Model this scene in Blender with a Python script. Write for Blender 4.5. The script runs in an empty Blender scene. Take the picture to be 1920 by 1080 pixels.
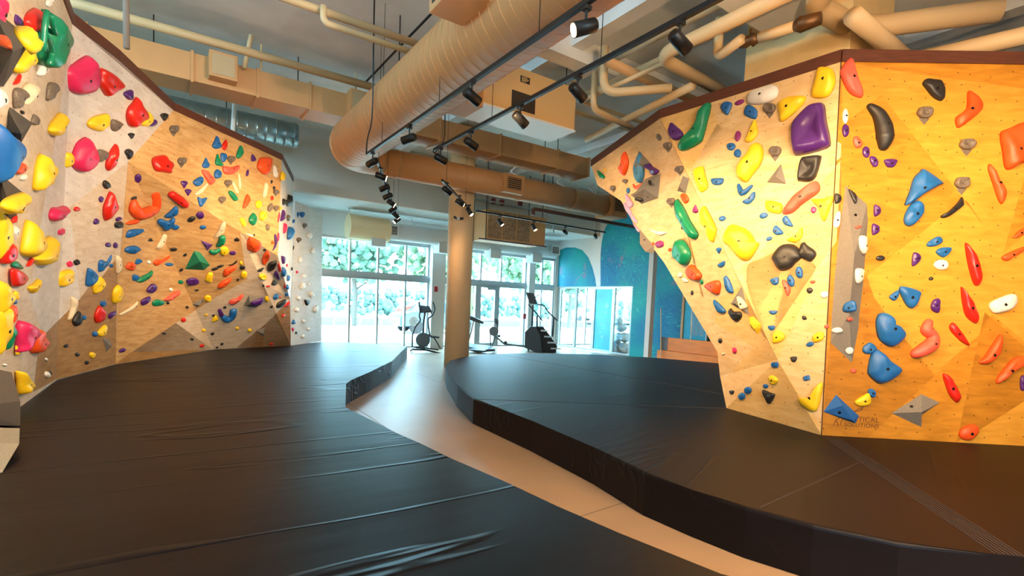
import bpy, bmesh, math, random
from mathutils import Vector, Matrix, noise

random.seed(11)
scn = bpy.context.scene
# ------------------------------------------------------------------ camera
F, CX, CY = 940.0, 960.0, 633.0
EYE = Vector((0, 0, 1.65))
_up = -Vector((375 - CX, -(633 + 14250 - CY), -F)); _up.normalize()
_x = Vector((2340 - CX, -(628 - CY), -F)); _x -= _up * _x.dot(_up); _x.normalize()
_y = _up.cross(_x)
ROT = Matrix((_x, _y, _up))
cam_data = bpy.data.cameras.new('camera')
cam_data.sensor_width = 36; cam_data.lens = F / 1920 * 36
cam_data.shift_y = (CY - 540) / 1920
cam_data.clip_start = .05; cam_data.clip_end = 400
cam = bpy.data.objects.new('camera', cam_data)
scn.collection.objects.link(cam)
cam.matrix_world = Matrix.Translation(EYE) @ ROT.to_4x4()
scn.camera = cam
# ------------------------------------------------------------------ view
scn.view_settings.view_transform = 'Standard'
scn.view_settings.look = 'None'
scn.view_settings.exposure = 1.45
scn.view_settings.gamma = 1.0
scn.view_settings.use_curve_mapping = False
# ------------------------------------------------------------------ sky and sun
W = bpy.data.worlds.new('sky'); scn.world = W; W.use_nodes = True
nt = W.node_tree; nt.nodes.clear()
wo = nt.nodes.new('ShaderNodeOutputWorld'); bg = nt.nodes.new('ShaderNodeBackground')
bg.inputs[0].default_value = (.45, .77, 1.0, 1); bg.inputs[1].default_value = 10
nt.links.new(bg.outputs[0], wo.inputs[0])
C = scn.collection
sun = bpy.data.lights.new('sun', 'SUN'); sun.energy = 5; sun.angle = .02; sun.color = (1, .95, .85)
so = bpy.data.objects.new('sun', sun); C.objects.link(so)
so.rotation_euler = (math.radians(32), math.radians(38), 0)     # from behind the building, never into the room
WIN_Y = 16.16
por = bpy.data.lights.new('window_daylight', 'AREA'); por.shape = 'RECTANGLE'; por.size = 9.6; por.size_y = 3.5
por.cycles.is_portal = True
po = bpy.data.objects.new('window_daylight', por); C.objects.link(po)
po.location = (8.4, WIN_Y + .1, 1.78); po.rotation_euler = (math.radians(-90), 0, 0)
por2 = bpy.data.lights.new('added_rear_window_daylight', 'AREA'); por2.shape = 'RECTANGLE'; por2.size = 5; por2.size_y = 2  # daylight portal for the rear window added as fill
por2.cycles.is_portal = True
po2 = bpy.data.objects.new('added_rear_window_daylight', por2); C.objects.link(po2)
po2.location = (-1, -6.15, 3.0); po2.rotation_euler = (math.radians(90), 0, 0)
por3 = bpy.data.lights.new('added_clerestory_daylight', 'AREA'); por3.shape = 'RECTANGLE'; por3.size = 1.0; por3.size_y = 14  # daylight portal for the added high windows
por3.cycles.is_portal = True
po3 = bpy.data.objects.new('added_clerestory_daylight', por3); C.objects.link(po3)
po3.location = (-6.15, 6, 5.22); po3.rotation_euler = (0, math.radians(-90), 0)
COOL = (1.0, .80, .60)
WARM = (1.0, .62, .30)

# ------------------------------------------------------------------ rays: a pixel's direction, met with a real plane
def ray(px, py): return (ROT @ Vector((px - CX, -(py - CY), -F))).normalized()
def atz(px, py, z): v = ray(px, py); return EYE + v * ((z - EYE.z) / v.z)
def aty(px, py, y): v = ray(px, py); return EYE + v * ((y - EYE.y) / v.y)
def atx(px, py, x): v = ray(px, py); return EYE + v * ((x - EYE.x) / v.x)
def atp(px, py, a, n): v = ray(px, py); return EYE + v * ((a - EYE).dot(n) / v.dot(n))
def proj(p):
    c = ROT.transposed() @ (Vector(p) - EYE)
    return (CX + F * c.x / -c.z, CY + F * c.y / c.z)

# ------------------------------------------------------------------ materials
def lin(c):
    if isinstance(c, str): c = [int(c[i:i+2], 16) / 255 for i in (0, 2, 4)]
    else: return tuple(c) + (1,)
    return tuple(v / 12.92 if v < .04045 else ((v + .055) / 1.055) ** 2.4 for v in c) + (1,)
MATS = {}
class N:
    def __init__(s, m): s.t = m.node_tree
    def __call__(s, typ, **k):
        n = s.t.nodes.new('ShaderNode' + typ)
        for a, v in k.items():
            if a.startswith('i'): n.inputs[int(a[1:])].default_value = v
            else: setattr(n, a, v)
        return n
    def l(s, a, b): s.t.links.new(a, b)
def mat(name, col, rough=.6, metal=0, spec=.5, noise_amt=0, nscale=6, bump=0, bscale=40, emit=0, coat=0, stretch=None):
    if name in MATS: return MATS[name]
    m = bpy.data.materials.new(name); m.use_nodes = True; n = N(m)
    b = m.node_tree.nodes['Principled BSDF']
    c = lin(col)
    b.inputs['Base Color'].default_value = c; b.inputs['Roughness'].default_value = rough
    b.inputs['Metallic'].default_value = metal; b.inputs['Specular IOR Level'].default_value = spec
    b.inputs['Coat Weight'].default_value = coat
    tc = n('TexCoord')
    src = tc.outputs['Object']
    if stretch:
        mp = n('Mapping'); mp.inputs['Scale'].default_value = stretch; n.l(src, mp.inputs[0]); src = mp.outputs[0]
    if noise_amt:
        t = n('TexNoise'); t.inputs['Scale'].default_value = nscale; t.inputs['Detail'].default_value = 5
        n.l(src, t.inputs['Vector'])
        r = n('ValToRGB'); e = r.color_ramp.elements
        e[0].position = .3; e[1].position = .7
        e[0].color = tuple(max(0, v * (1 - noise_amt)) for v in c[:3]) + (1,)
        e[1].color = tuple(min(1, v * (1 + noise_amt)) for v in c[:3]) + (1,)
        n.l(t.outputs[0], r.inputs[0]); n.l(r.outputs[0], b.inputs['Base Color'])
    if bump:
        t2 = n('TexNoise'); t2.inputs['Scale'].default_value = bscale; t2.inputs['Detail'].default_value = 3
        n.l(src, t2.inputs['Vector'])
        bp = n('Bump'); bp.inputs['Strength'].default_value = bump; bp.inputs['Distance'].default_value = .01
        n.l(t2.outputs[0], bp.inputs['Height']); n.l(bp.outputs[0], b.inputs['Normal'])
    if emit:
        b.inputs['Emission Color'].default_value = c; b.inputs['Emission Strength'].default_value = emit
    MATS[name] = m; return m

def wood(name, base, dark, grain=1.0, hole='3a2a18', rough=.5, dens=5.2):
    """plywood: grain along the sheet, cloudy figure, drilled bolt holes on a jittered grid (UV is metres in the panel's plane)"""
    if name in MATS: return MATS[name]
    m = bpy.data.materials.new(name); m.use_nodes = True; n = N(m); b = m.node_tree.nodes['Principled BSDF']
    uv = n('UVMap'); uv.uv_map = 'UVMap'
    mp = n('Mapping'); mp.inputs['Scale'].default_value = (1.1, 5, 1); mp.inputs['Rotation'].default_value = (0, 0, math.radians(38 + 50 * (len(MATS) % 3)))
    n.l(uv.outputs[0], mp.inputs[0])
    t = n('TexNoise'); t.inputs['Scale'].default_value = 3.2; t.inputs['Detail'].default_value = 7; t.inputs['Distortion'].default_value = .6
    n.l(mp.outputs[0], t.inputs['Vector'])
    r = n('ValToRGB'); e = r.color_ramp.elements
    e[0].position = .28; e[1].position = .72; e[0].color = lin(dark); e[1].color = lin(base)
    n.l(t.outputs[0], r.inputs[0])
    t3 = n('TexNoise'); t3.inputs['Scale'].default_value = 2.3; t3.inputs['Detail'].default_value = 4
    n.l(uv.outputs[0], t3.inputs['Vector'])
    r3 = n('ValToRGB'); r3.color_ramp.elements[0].position = .35; r3.color_ramp.elements[1].position = .75
    r3.color_ramp.elements[0].color = (.84, .80, .74, 1); r3.color_ramp.elements[1].color = (1, 1, 1, 1)
    n.l(t3.outputs[0], r3.inputs[0])
    mx = n('Mix', data_type='RGBA', blend_type='MULTIPLY'); mx.inputs[0].default_value = .8 * grain
    n.l(r.outputs[0], mx.inputs[6]); n.l(r3.outputs[0], mx.inputs[7])
    v = n('TexVoronoi', voronoi_dimensions='2D'); v.inputs['Scale'].default_value = dens; v.inputs['Randomness'].default_value = .45
    n.l(uv.outputs[0], v.inputs['Vector'])
    lt = n('Math', operation='LESS_THAN'); lt.inputs[1].default_value = .034
    n.l(v.outputs['Distance'], lt.inputs[0])
    m2 = n('Mix', data_type='RGBA'); n.l(lt.outputs[0], m2.inputs[0]); n.l(mx.outputs[2], m2.inputs[6])
    m2.inputs[7].default_value = lin(hole)
    n.l(m2.outputs[2], b.inputs['Base Color'])
    b.inputs['Roughness'].default_value = rough; b.inputs['Specular IOR Level'].default_value = .3
    MATS[name] = m; return m

# ------------------------------------------------------------------ mesh helpers
def link(name, me, m, parent=None, smooth=False):
    o = bpy.data.objects.new(name, me); C.objects.link(o)
    for x in (m if isinstance(m, (list, tuple)) else [m]): me.materials.append(x)
    if parent: o.parent = parent
    if smooth:
        for p in me.polygons: p.use_smooth = True
    return o
def wmat(o):
    m = o.matrix_basis.copy()
    while o.parent: o = o.parent; m = o.matrix_basis @ m
    return m
def obj(name, bm, m, parent=None, smooth=False, loc=None):
    """links bm as one object; world coordinates unless loc, then the origin sits there"""
    bmesh.ops.recalc_face_normals(bm, faces=bm.faces)
    me = bpy.data.meshes.new(name)
    if loc is None and parent is None and len(bm.verts):
        loc = sum((v.co for v in bm.verts), Vector()) / len(bm.verts); loc.z = min(v.co.z for v in bm.verts)
    if parent is not None:
        inv = wmat(parent).inverted(); bmesh.ops.transform(bm, matrix=inv, verts=bm.verts)
        bm.to_mesh(me); bm.free(); o = link(name, me, m, parent, smooth)
        return o
    bmesh.ops.translate(bm, vec=-Vector(loc), verts=bm.verts)
    bm.to_mesh(me); bm.free(); o = link(name, me, m, None, smooth); o.location = loc
    o.matrix_world = Matrix.Translation(loc)
    return o
def tag(o, label=None, cat=None, group=None, kind=None):
    if label: o['label'] = label
    if cat: o['category'] = cat
    if group: o['group'] = group
    if kind: o['kind'] = kind
    return o
def thing(name, loc, label, cat, group=None, rz=0):
    o = bpy.data.objects.new(name, None); C.objects.link(o); o.empty_display_size = .1
    o.matrix_world = Matrix.Translation(loc) @ Matrix.Rotation(rz, 4, 'Z')
    return tag(o, label, cat, group)
def box(bm, a, b, M=None):
    a, b = Vector(a), Vector(b)
    vs = [bm.verts.new((x, y, z)) for x in (a.x, b.x) for y in (a.y, b.y) for z in (a.z, b.z)]
    for f in ((0,1,3,2), (4,6,7,5), (0,4,5,1), (2,3,7,6), (0,2,6,4), (1,5,7,3)): bm.faces.new([vs[i] for i in f])
    if M: bmesh.ops.transform(bm, matrix=M, verts=vs)
    return bm
def bx(a, b, bev=0, M=None):
    bm = bmesh.new(); box(bm, a, b, M)
    if bev: bmesh.ops.bevel(bm, geom=bm.edges[:], offset=bev, segments=2, affect='EDGES', profile=.6)
    return bm
def frame(t):
    t = Vector(t).normalized(); a = Vector((0, 0, 1)) if abs(t.z) < .95 else Vector((1, 0, 0))
    u = t.cross(a).normalized(); return u, t.cross(u)
def tube(bm, pts, r, seg=10, caps=True):
    pts = [Vector(p) for p in pts]; rs = r if isinstance(r, (list, tuple)) else [r] * len(pts)
    rings = []; u = None
    for i, p in enumerate(pts):
        t = (pts[min(i + 1, len(pts) - 1)] - pts[max(i - 1, 0)]).normalized()
        if u is None: u, v = frame(t)
        else:
            u = (u - t * u.dot(t)); u = u.normalized() if u.length > 1e-5 else frame(t)[0]; v = t.cross(u)
        rings.append([bm.verts.new(p + (u * math.cos(k * 2 * math.pi / seg) + v * math.sin(k * 2 * math.pi / seg)) * rs[i]) for k in range(seg)])
    for a, b in zip(rings, rings[1:]):
        for k in range(seg): bm.faces.new((a[k], a[(k + 1) % seg], b[(k + 1) % seg], b[k]))
    if caps: bm.faces.new(rings[0][::-1]); bm.faces.new(rings[-1])
    return bm
def tb(pts, r, seg=10, caps=True): return tube(bmesh.new(), pts, r, seg, caps)
def arc(c, a, b, n=8):
    """quarter bend from c+a to c+b about c"""
    c, a, b = Vector(c), Vector(a), Vector(b)
    return [c + a * math.cos(i / n * math.pi / 2) + b * math.sin(i / n * math.pi / 2) for i in range(n + 1)]
def bend(P, r=.12, n=6):
    """rounds the corners of a polyline"""
    P = [Vector(p) for p in P]; out = [P[0]]
    for i in range(1, len(P) - 1):
        a = (P[i - 1] - P[i]); b = (P[i + 1] - P[i]); q = min(r, a.length * .45, b.length * .45)
        p0, p1 = P[i] + a.normalized() * q, P[i] + b.normalized() * q
        for k in range(n + 1):
            t = k / n; out.append(p0 * (1 - t) ** 2 + P[i] * 2 * t * (1 - t) + p1 * t * t)
    return out + [P[-1]]
def prism(bm, pts, h0, h1):
    lo = [bm.verts.new((p[0], p[1], h0)) for p in pts]; hi = [bm.verts.new((p[0], p[1], h1)) for p in pts]
    n = len(pts)
    for i in range(n): bm.faces.new((lo[i], lo[(i + 1) % n], hi[(i + 1) % n], hi[i]))
    bm.faces.new(lo[::-1]); bm.faces.new(hi)
    return bm
def inv_area(P):
    return sum(P[i][0] * P[(i + 1) % len(P)][1] - P[(i + 1) % len(P)][0] * P[i][1] for i in range(len(P))) / 2
# ================================================================== THE ROOM
CEIL = 5.9
concrete = mat('sealed_concrete', 'a88c70', rough=.36, noise_amt=.10, nscale=1.1, bump=.05, bscale=3)
white_wall = mat('white_painted_wall', 'cfd3d3', rough=.85, noise_amt=.02, nscale=2)
grey_wall = mat('warm_grey_painted_wall', 'c9c3b8', rough=.85, noise_amt=.03, nscale=2)
deck = mat('painted_concrete_ceiling', 'e4e6e4', rough=.9, noise_amt=.10, nscale=1.3, bump=.25, bscale=2)
duct_paint = mat('beige_painted_duct', 'c8945e', rough=.55, noise_amt=.03)
pipe_paint = mat('cream_painted_pipe', 'd6b88a', rough=.55)
black_metal = mat('black_metal', '141414', rough=.45, spec=.5)
dark_metal = mat('dark_bolt_metal', '241f1b', rough=.4, metal=.6)
alu = mat('aluminium_frame', 'aeb9bd', rough=.35, metal=.35)
white_metal = mat('white_enamelled_metal', 'e4e6e4', rough=.4)
galv = mat('galvanised_steel', 'a9b4b4', rough=.28, metal=.8, noise_amt=.12, nscale=9)
dark_wood = mat('dark_stained_wood', '5b3222', rough=.45, noise_amt=.25, nscale=3, stretch=(2, 2, 14))

def struct(name, bm, m, **k): return tag(obj(name, bm, m, **k), kind='structure')
XR = 13.2
struct('floor', bx((-6, -6, -.1), (26, WIN_Y + .1, 0)), concrete)
for i, (p0, p1) in enumerate([((646, 751), (765, 829)), ((1078, 972), (1190, 936)), ((700, 668), (830, 719))]):
    a, b = atz(*p0, 0), atz(*p1, 0); d = (b - a).normalized(); q = Vector((-d.y, d.x, 0)) * .004
    bm = bmesh.new(); bm.faces.new([bm.verts.new(v) for v in (a - q + Vector((0,0,.0015)), b - q + Vector((0,0,.0015)), b + q + Vector((0,0,.0015)), a + q + Vector((0,0,.0015)))])
    struct('trim_%d' % (i + 1), bm, mat('floor_joint_filler', '5d544a', rough=.8))
struct('ceiling', bx((-6, -6, CEIL), (26, WIN_Y + .3, CEIL + .15)), deck)
bm = bmesh.new(); box(bm, (-6.1, -6, 0), (-5.9, WIN_Y, 4.7)); box(bm, (-6.1, -6, 5.75), (-5.9, WIN_Y, CEIL)); box(bm, (-6.1, -6, 4.7), (-5.9, -1, 5.75)); box(bm, (-6.1, 13, 4.7), (-5.9, WIN_Y, 5.75))
struct('wall_left', bm, grey_wall)
bm = bmesh.new(); box(bm, (-6, -6.1, 0), (26, -5.9, 2.0)); box(bm, (-6, -6.1, 4.0), (26, -5.9, CEIL)); box(bm, (-6, -6.1, 2.0), (-3.5, -5.9, 4.0)); box(bm, (1.5, -6.1, 2.0), (26, -5.9, 4.0))
struct('wall_back', bm, grey_wall)
struct('wall_far_right', bx((25.9, -6, 0), (26.1, WIN_Y, CEIL)), white_wall)
# window wall: opening X 3.55..13.1, Z 0..3.53
bm = bmesh.new()
box(bm, (-6, WIN_Y, 0), (3.45, WIN_Y + .25, CEIL)); box(bm, (3.45, WIN_Y, 3.56), (26, WIN_Y + .25, CEIL))
box(bm, (19.5, WIN_Y, 0), (26, WIN_Y + .25, 3.56)); box(bm, (13.05, WIN_Y - .02, 0), (13.35, WIN_Y + .25, 3.56))
struct('wall_window', bm, white_wall)
# bulkhead and soffit in front of the windows
struct('wall_bulkhead', bx((-6, 13.8, 4.3), (XR, 14.0, CEIL)), grey_wall)
struct('ceiling_soffit', bx((-6, 14.0, 4.3), (XR, WIN_Y, 4.4)), white_wall)
# glazing grid of window wall
ux = lambda px, py=500: aty(px, py, WIN_Y).x
xs_top = [3.5, ux(657), ux(710), ux(762), ux(811), ux(846), ux(903), ux(941), ux(982), ux(1018), 13.05]
def glass_mat():
    m = bpy.data.materials.new('clear_glass'); m.use_nodes = True; n = N(m); m.node_tree.nodes.clear()
    o = n('OutputMaterial'); t = n('BsdfTransparent'); g = n('BsdfGlossy'); mx = n('MixShader'); fr = n('LayerWeight'); pw = n('Math', operation='POWER'); ma = n('Math', operation='MULTIPLY_ADD')
    t.inputs[0].default_value = (.93, .98, .98, 1); g.inputs['Roughness'].default_value = .02; fr.inputs[0].default_value = .5; pw.inputs[1].default_value = 4; ma.inputs[1].default_value = .5; ma.inputs[2].default_value = .05
    n.l(fr.outputs['Facing'], pw.inputs[0]); n.l(pw.outputs[0], ma.inputs[0]); n.l(ma.outputs[0], mx.inputs[0]); n.l(t.outputs[0], mx.inputs[1]); n.l(g.outputs[0], mx.inputs[2]); n.l(mx.outputs[0], o.inputs[0])
    return m
GLASS = glass_mat()
def window(name, x0, x1, z0, z1, mulls, w=.06):
    """one glazed frame with its own glass"""
    bm = bmesh.new(); y0, y1 = WIN_Y + .02, WIN_Y + .14
    box(bm, (x0, y0, z0), (x1, y1, z0 + w)); box(bm, (x0, y0, z1 - w), (x1, y1, z1))
    for x in [x0 + w / 2] + mulls + [x1 - w / 2]: box(bm, (x - w / 2, y0, z0 + w), (x + w / 2, y1, z1 - w))
    fr = struct(name, bm, alu)
    g = [x0] + mulls + [x1]
    for a, b in zip(g, g[1:]):
        obj('pane', bx((a + w / 2, WIN_Y + .075, z0 + w), (b - w / 2, WIN_Y + .083, z1 - w)), GLASS, fr)
    return fr
window('window_1', 3.5, 7.45, 2.46, 3.55, xs_top[1:4])
window('window_2', 3.5, 7.45, .02, 2.34, xs_top[1:4])
window('window_3', 7.95, 11.62, 2.46, 3.55, [ux(903), ux(941)])
window('window_4', 7.95, ux(897), .02, 2.34, [])
window('window_5', ux(937) , 11.62, .02, 2.34, [])
window('window_6', 11.9, 13.05, 2.46, 3.55, [ux(1018)])
window('window_7', 11.9, 13.05, .02, 2.34, [ux(1018)])
struct('trim_4', bx((3.45, WIN_Y - .03, 2.34), (13.05, WIN_Y + .16, 2.46), .005), alu)
# glazed entrance door between the two mullions
dr = struct('door_1', (lambda bm: (box(bm, (ux(897), WIN_Y+.03, .02), (ux(905), WIN_Y+.12, 2.34)), box(bm, (ux(931), WIN_Y+.03, .02), (ux(937), WIN_Y+.12, 2.34)),
     box(bm, (ux(905), WIN_Y+.03, .02), (ux(931), WIN_Y+.12, .16)), box(bm, (ux(905), WIN_Y+.03, 2.24), (ux(931), WIN_Y+.12, 2.34)), bm)[-1])(bmesh.new()), alu)
obj('pane', bx((ux(905), WIN_Y+.07, .16), (ux(931), WIN_Y+.08, 2.24)), GLASS, dr)
obj('push_bar', tb([(ux(906), WIN_Y, .98), (ux(930), WIN_Y, .98)], .018), alu, dr)
obj('door_closer', bx((ux(915), WIN_Y-.05, 2.16), (ux(930), WIN_Y+.03, 2.24), .01), alu, dr)
bm = bmesh.new()  # unseen rear window, put in to brighten the room
for z in (2.0, 3.92): box(bm, (-3.5, -6.05, z), (1.5, -5.95, z + .08))
for k in range(4): box(bm, (-3.5 + 1.64 * k, -6.05, 2.08), (-3.42 + 1.64 * k, -5.95, 3.92))
fb_ = struct('window_added_rear', bm, alu); obj('pane', bx((-3.42, -6.005, 2.08), (1.42, -5.995, 3.92)), GLASS, fb_)
bm = bmesh.new()  # unseen high window strip, added to light the ceiling
for z in (4.7, 5.68): box(bm, (-6.04, -1, z), (-5.96, 13, z + .07))
for k in range(8): box(bm, (-6.04, -1 + 1.99 * k, 4.77), (-5.96, -.93 + 1.99 * k, 5.68))
fb_ = struct('window_added_high', bm, alu); obj('pane', bx((-6.004, -.93, 4.77), (-5.996, 12.93, 5.68)), GLASS, fb_)
# pilasters
struct('column_2', bx((7.45, WIN_Y - .25, 0), (7.95, WIN_Y + .3, 3.7)), white_wall)
struct('column_3', bx((11.62, WIN_Y - .2, 0), (11.9, WIN_Y + .3, 3.7)), white_wall)
# round column
col_c = atz(857, 705, 0); CXY = Vector((5.95, 11.15))
bm = tb([(CXY.x, CXY.y, 0), (CXY.x, CXY.y, CEIL)], .31, 48)
struct('column_1', bm, mat('cream_painted_column', 'dcb98c', rough=.6, noise_amt=.02), smooth=False)
for p in bpy.data.objects['column_1'].data.polygons: p.use_smooth = len(p.vertices) == 4
# wall X=13.2: partition glazing up to z 2.42 from Y 12.05 to 16.16, painted wall above
bm = bmesh.new()
box(bm, (XR, 12.05, 2.45), (XR + .2, WIN_Y, CEIL)); box(bm, (XR, 9.95, 0), (XR + .2, 12.05, CEIL)); box(bm, (XR, 8.4, 2.3), (XR + .2, 9.95, CEIL))
box(bm, (XR, -6, 0), (XR + .2, 8.4, CEIL))
struct('wall_right', bm, white_wall)
yy = lambda px, py=600: atx(px, py, XR).y
def pane_x(name, y0, y1, z0, z1, w=.05, m=alu, glass=True):
    bm = bmesh.new(); x0, x1 = XR + .02, XR + .1
    box(bm, (x0, y0, z0), (x1, y1, z0 + w)); box(bm, (x0, y0, z1 - w), (x1, y1, z1)); box(bm, (x0, y0, z0 + w), (x1, y0 + w, z1 - w)); box(bm, (x0, y1 - w, z0 + w), (x1, y1, z1 - w))
    f = struct(name, bm, m)
    if glass: obj('pane', bx((XR + .055, y0 + w, z0 + w), (XR + .063, y1 - w, z1 - w)), GLASS, f)
    return f
ys = [WIN_Y - .03, yy(1077), yy(1110), yy(1148), yy(1182)]
pane_x('window_8', ys[1], ys[0], .03, 2.44); pane_x('window_9', ys[2], ys[1], .03, 2.44)
d2 = pane_x('door_2', ys[3], ys[2], .03, 2.44, .09, alu, False)
cyan = mat('cyan_door_film', '12b4dc', rough=.35, noise_amt=.15, nscale=2.5)
obj('door_film', bx((XR + .05, ys[3] + .09, .12), (XR + .07, ys[2] - .09, 2.35)), cyan, d2)
bm = bmesh.new()
for (v, w, r) in ((.5, .6, .05), (.62, .75, .035), (.4, .9, .03), (.55, 1.05, .045), (.35, 1.5, .06), (.7, 1.3, .03), (.3, 1.75, .1)):
    yv = ys[3] + .09 + (ys[2] - ys[3] - .18) * v; bmesh.ops.create_circle(bm, cap_ends=True, segments=14, radius=r, matrix=Matrix.Translation((XR + .045, yv, w)) @ Matrix.Rotation(math.pi / 2, 4, 'Y'))
obj('bubble_print', bm, mat('pale_cyan_print', '6fdcf0', rough=.4), d2)
obj('pull_handle', tb(bend([(XR + .02, ys[2] - .12, .85), (XR - .05, ys[2] - .12, .85), (XR - .05, ys[2] - .12, 1.15), (XR + .02, ys[2] - .12, 1.15)], .03), .012), alu, d2)
pane_x('window_10', ys[4], ys[3], .03, 2.44)
# the room behind the partition
struct('wall_side_room', bx((19.4, 12, 0), (19.6, WIN_Y, 3.6)), white_wall)
struct('wall_side_room_back', bx((13.4, 11.95, 0), (19.5, 12.05, 2.45)), white_wall)
struct('ceiling_side_room', bx((13.4, 11.95, 2.6), (19.5, WIN_Y, 2.7)), white_wall)
window('window_11', 13.45, 19.4, .02, 2.6, [14.9, 16.4, 17.9])

# mural: painted arches on the wall, as thin coats of paint
def mural_mat():
    m = bpy.data.materials.new('teal_mural_paint'); m.use_nodes = True; n = N(m); b = m.node_tree.nodes['Principled BSDF']
    tc = n('TexCoord'); geo = n('NewGeometry')
    t = n('TexNoise'); t.inputs['Scale'].default_value = .55; t.inputs['Detail'].default_value = 2; n.l(geo.outputs['Position'], t.inputs['Vector'])
    r = n('ValToRGB'); e = r.color_ramp.elements; e[0].position = .36; e[0].color = lin('0a6a9c'); e[1].position = .66; e[1].color = lin('109a9e')
    n.l(t.outputs[0], r.inputs[0])
    w = n('TexNoise'); w.inputs['Scale'].default_value = .8; w.inputs['Detail'].default_value = 1.5; w.inputs['Distortion'].default_value = 2.2
    n.l(geo.outputs['Position'], w.inputs['Vector'])
    k1 = n('Math', operation='MULTIPLY'); k1.inputs[1].default_value = 26; n.l(w.outputs[0], k1.inputs[0])
    k2 = n('Math', operation='FRACT'); n.l(k1.outputs[0], k2.inputs[0])
    r2 = n('ValToRGB'); e = r2.color_ramp.elements; e[0].position = 0; e[0].color = (.8,.8,.8,1); e[1].position = .22; e[1].color = (0,0,0,1); n.l(k2.outputs[0], r2.inputs[0])
    m1 = n('Mix', data_type='RGBA'); n.l(r2.outputs[0], m1.inputs[0]); n.l(r.outputs[0], m1.inputs[6]); m1.inputs[7].default_value = lin('2cbcb4')
    t3 = n('TexNoise'); t3.inputs['Scale'].default_value = 1.25; t3.inputs['Detail'].default_value = 3; t3.inputs['Distortion'].default_value = 1.2
    mp = n('Mapping'); mp.inputs['Location'].default_value = (3.1, 1.7, .4); n.l(geo.outputs['Position'], mp.inputs[0]); n.l(mp.outputs[0], t3.inputs['Vector'])
    r3 = n('ValToRGB'); e = r3.color_ramp.elements; e[0].position = .62; e[0].color = (0,0,0,1); e[1].position = .72; e[1].color = (.6,.6,.6,1); n.l(t3.outputs[0], r3.inputs[0])
    m2 = n('Mix', data_type='RGBA'); n.l(r3.outputs[0], m2.inputs[0]); n.l(m1.outputs[2], m2.inputs[6]); m2.inputs[7].default_value = lin('9a6c93')
    n.l(m2.outputs[2], b.inputs['Base Color']); b.inputs['Roughness'].default_value = .7
    return m
MURAL = mural_mat()
def mural(pts, label):
    bm = bmesh.new(); f = bm.faces.new([bm.verts.new((XR - .004, y, z)) for y, z in pts])
    e = bmesh.ops.extrude_face_region(bm, geom=[f]); bmesh.ops.translate(bm, vec=(.004, 0, 0), verts=[v for v in e['geom'] if isinstance(v, bmesh.types.BMVert)])
    return tag(obj('mural', bm, MURAL), label, 'mural')
P1 = [(WIN_Y - .02, 2.46), (WIN_Y - .02, 3.95)] + [(a.y, a.z) for a in (atx(1062, 464, XR), atx(1078, 464, XR), atx(1092, 469, XR), atx(1103, 482, XR), atx(1111, 502, XR), atx(1116, 522, XR))] + [(yy(1118, 539), 2.46)]
m1_ = mural(P1, 'teal mural arch of thin squiggled lines above the glass partition')
P2 = [(yy(1126, 539), 2.46)] + [(a.y, a.z) for a in (atx(1126, 480, XR), atx(1128, 455, XR), atx(1133, 432, XR), atx(1143, 412, XR), atx(1158, 398, XR), atx(1172, 391, XR), atx(1188, 388, XR))] + [(10.3, 5.45), (9.0, 5.3), (8.4, 5.0), (8.4, 2.31), (9.94, 2.31), (9.94, .02), (12.04, .02), (12.04, 2.46)]
m2_ = mural(P2, 'tall teal mural with pink flame-like smudges down to the floor')

# pipe-boxed square post
pb = atz(1212, 678, 0)
struct('column_4', bx((12.35, 10.5, 0), (12.53, 10.68, CEIL), .006), white_wall)
# doorway region beyond the post
d3 = struct('door_3', (lambda bm: (box(bm, (XR-.06, 9.87, 0), (XR+.02, 9.95, 2.32)), box(bm, (XR-.06, 8.4, 2.24), (XR+.02, 9.87, 2.32)), bm)[-1])(bmesh.new()), mat('tan_door_frame', 'b39a78', rough=.6))
obj('door_leaf', bx((XR - .03, 9.02, .02), (XR + .01, 9.86, 2.23), .004), mat('bright_blue_door', '17a5d8', rough=.5, noise_amt=.08), d3)
window('window_12', 15, 19, 0.9, 1.0, [])
struct('wall_corridor', bx((15.2, 7.5, 0), (15.3, 12, 2.6)), mat('bright_white_wall', 'f2f2ee', rough=.8))
# ================================================================== CLIMBING WALLS
ZM, HT = .35, 4.5
birch = wood('pale_birch_plywood', 'e2d3bf', 'cbb698', dens=5.5)
grey_birch = wood('cool_lit_birch_plywood', 'e6dfd8', 'd0c8c0', dens=5.5)  # paler grey tone paints in the cooler light on this stretch
honey = wood('honey_plywood', 'dcb680', 'bd8f56')
amber = wood('amber_stained_plywood', 'c9924c', '9a672c', hole='2c1a0a')
tan = wood('tan_stained_plywood', 'b98f5c', '96703f')
ply = wood('cream_plywood', 'ecd0a0', 'd8b27c', hole='6b5233')
ply2 = wood('light_gold_plywood', 'ebc98a', 'dab06a', hole='6b4a20')
gold = wood('golden_plywood', 'd59430', 'b2761c', hole='4a3010')  # golden hue of these sheets holds the warm lamp light
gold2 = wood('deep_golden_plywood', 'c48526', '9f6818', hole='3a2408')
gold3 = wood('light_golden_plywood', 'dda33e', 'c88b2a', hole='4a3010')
white_ply = wood('daylit_white_plywood', 'dcdbd8', 'cfcdc9', dens=5.5)  # white carries the window daylight on the far facets

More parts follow.
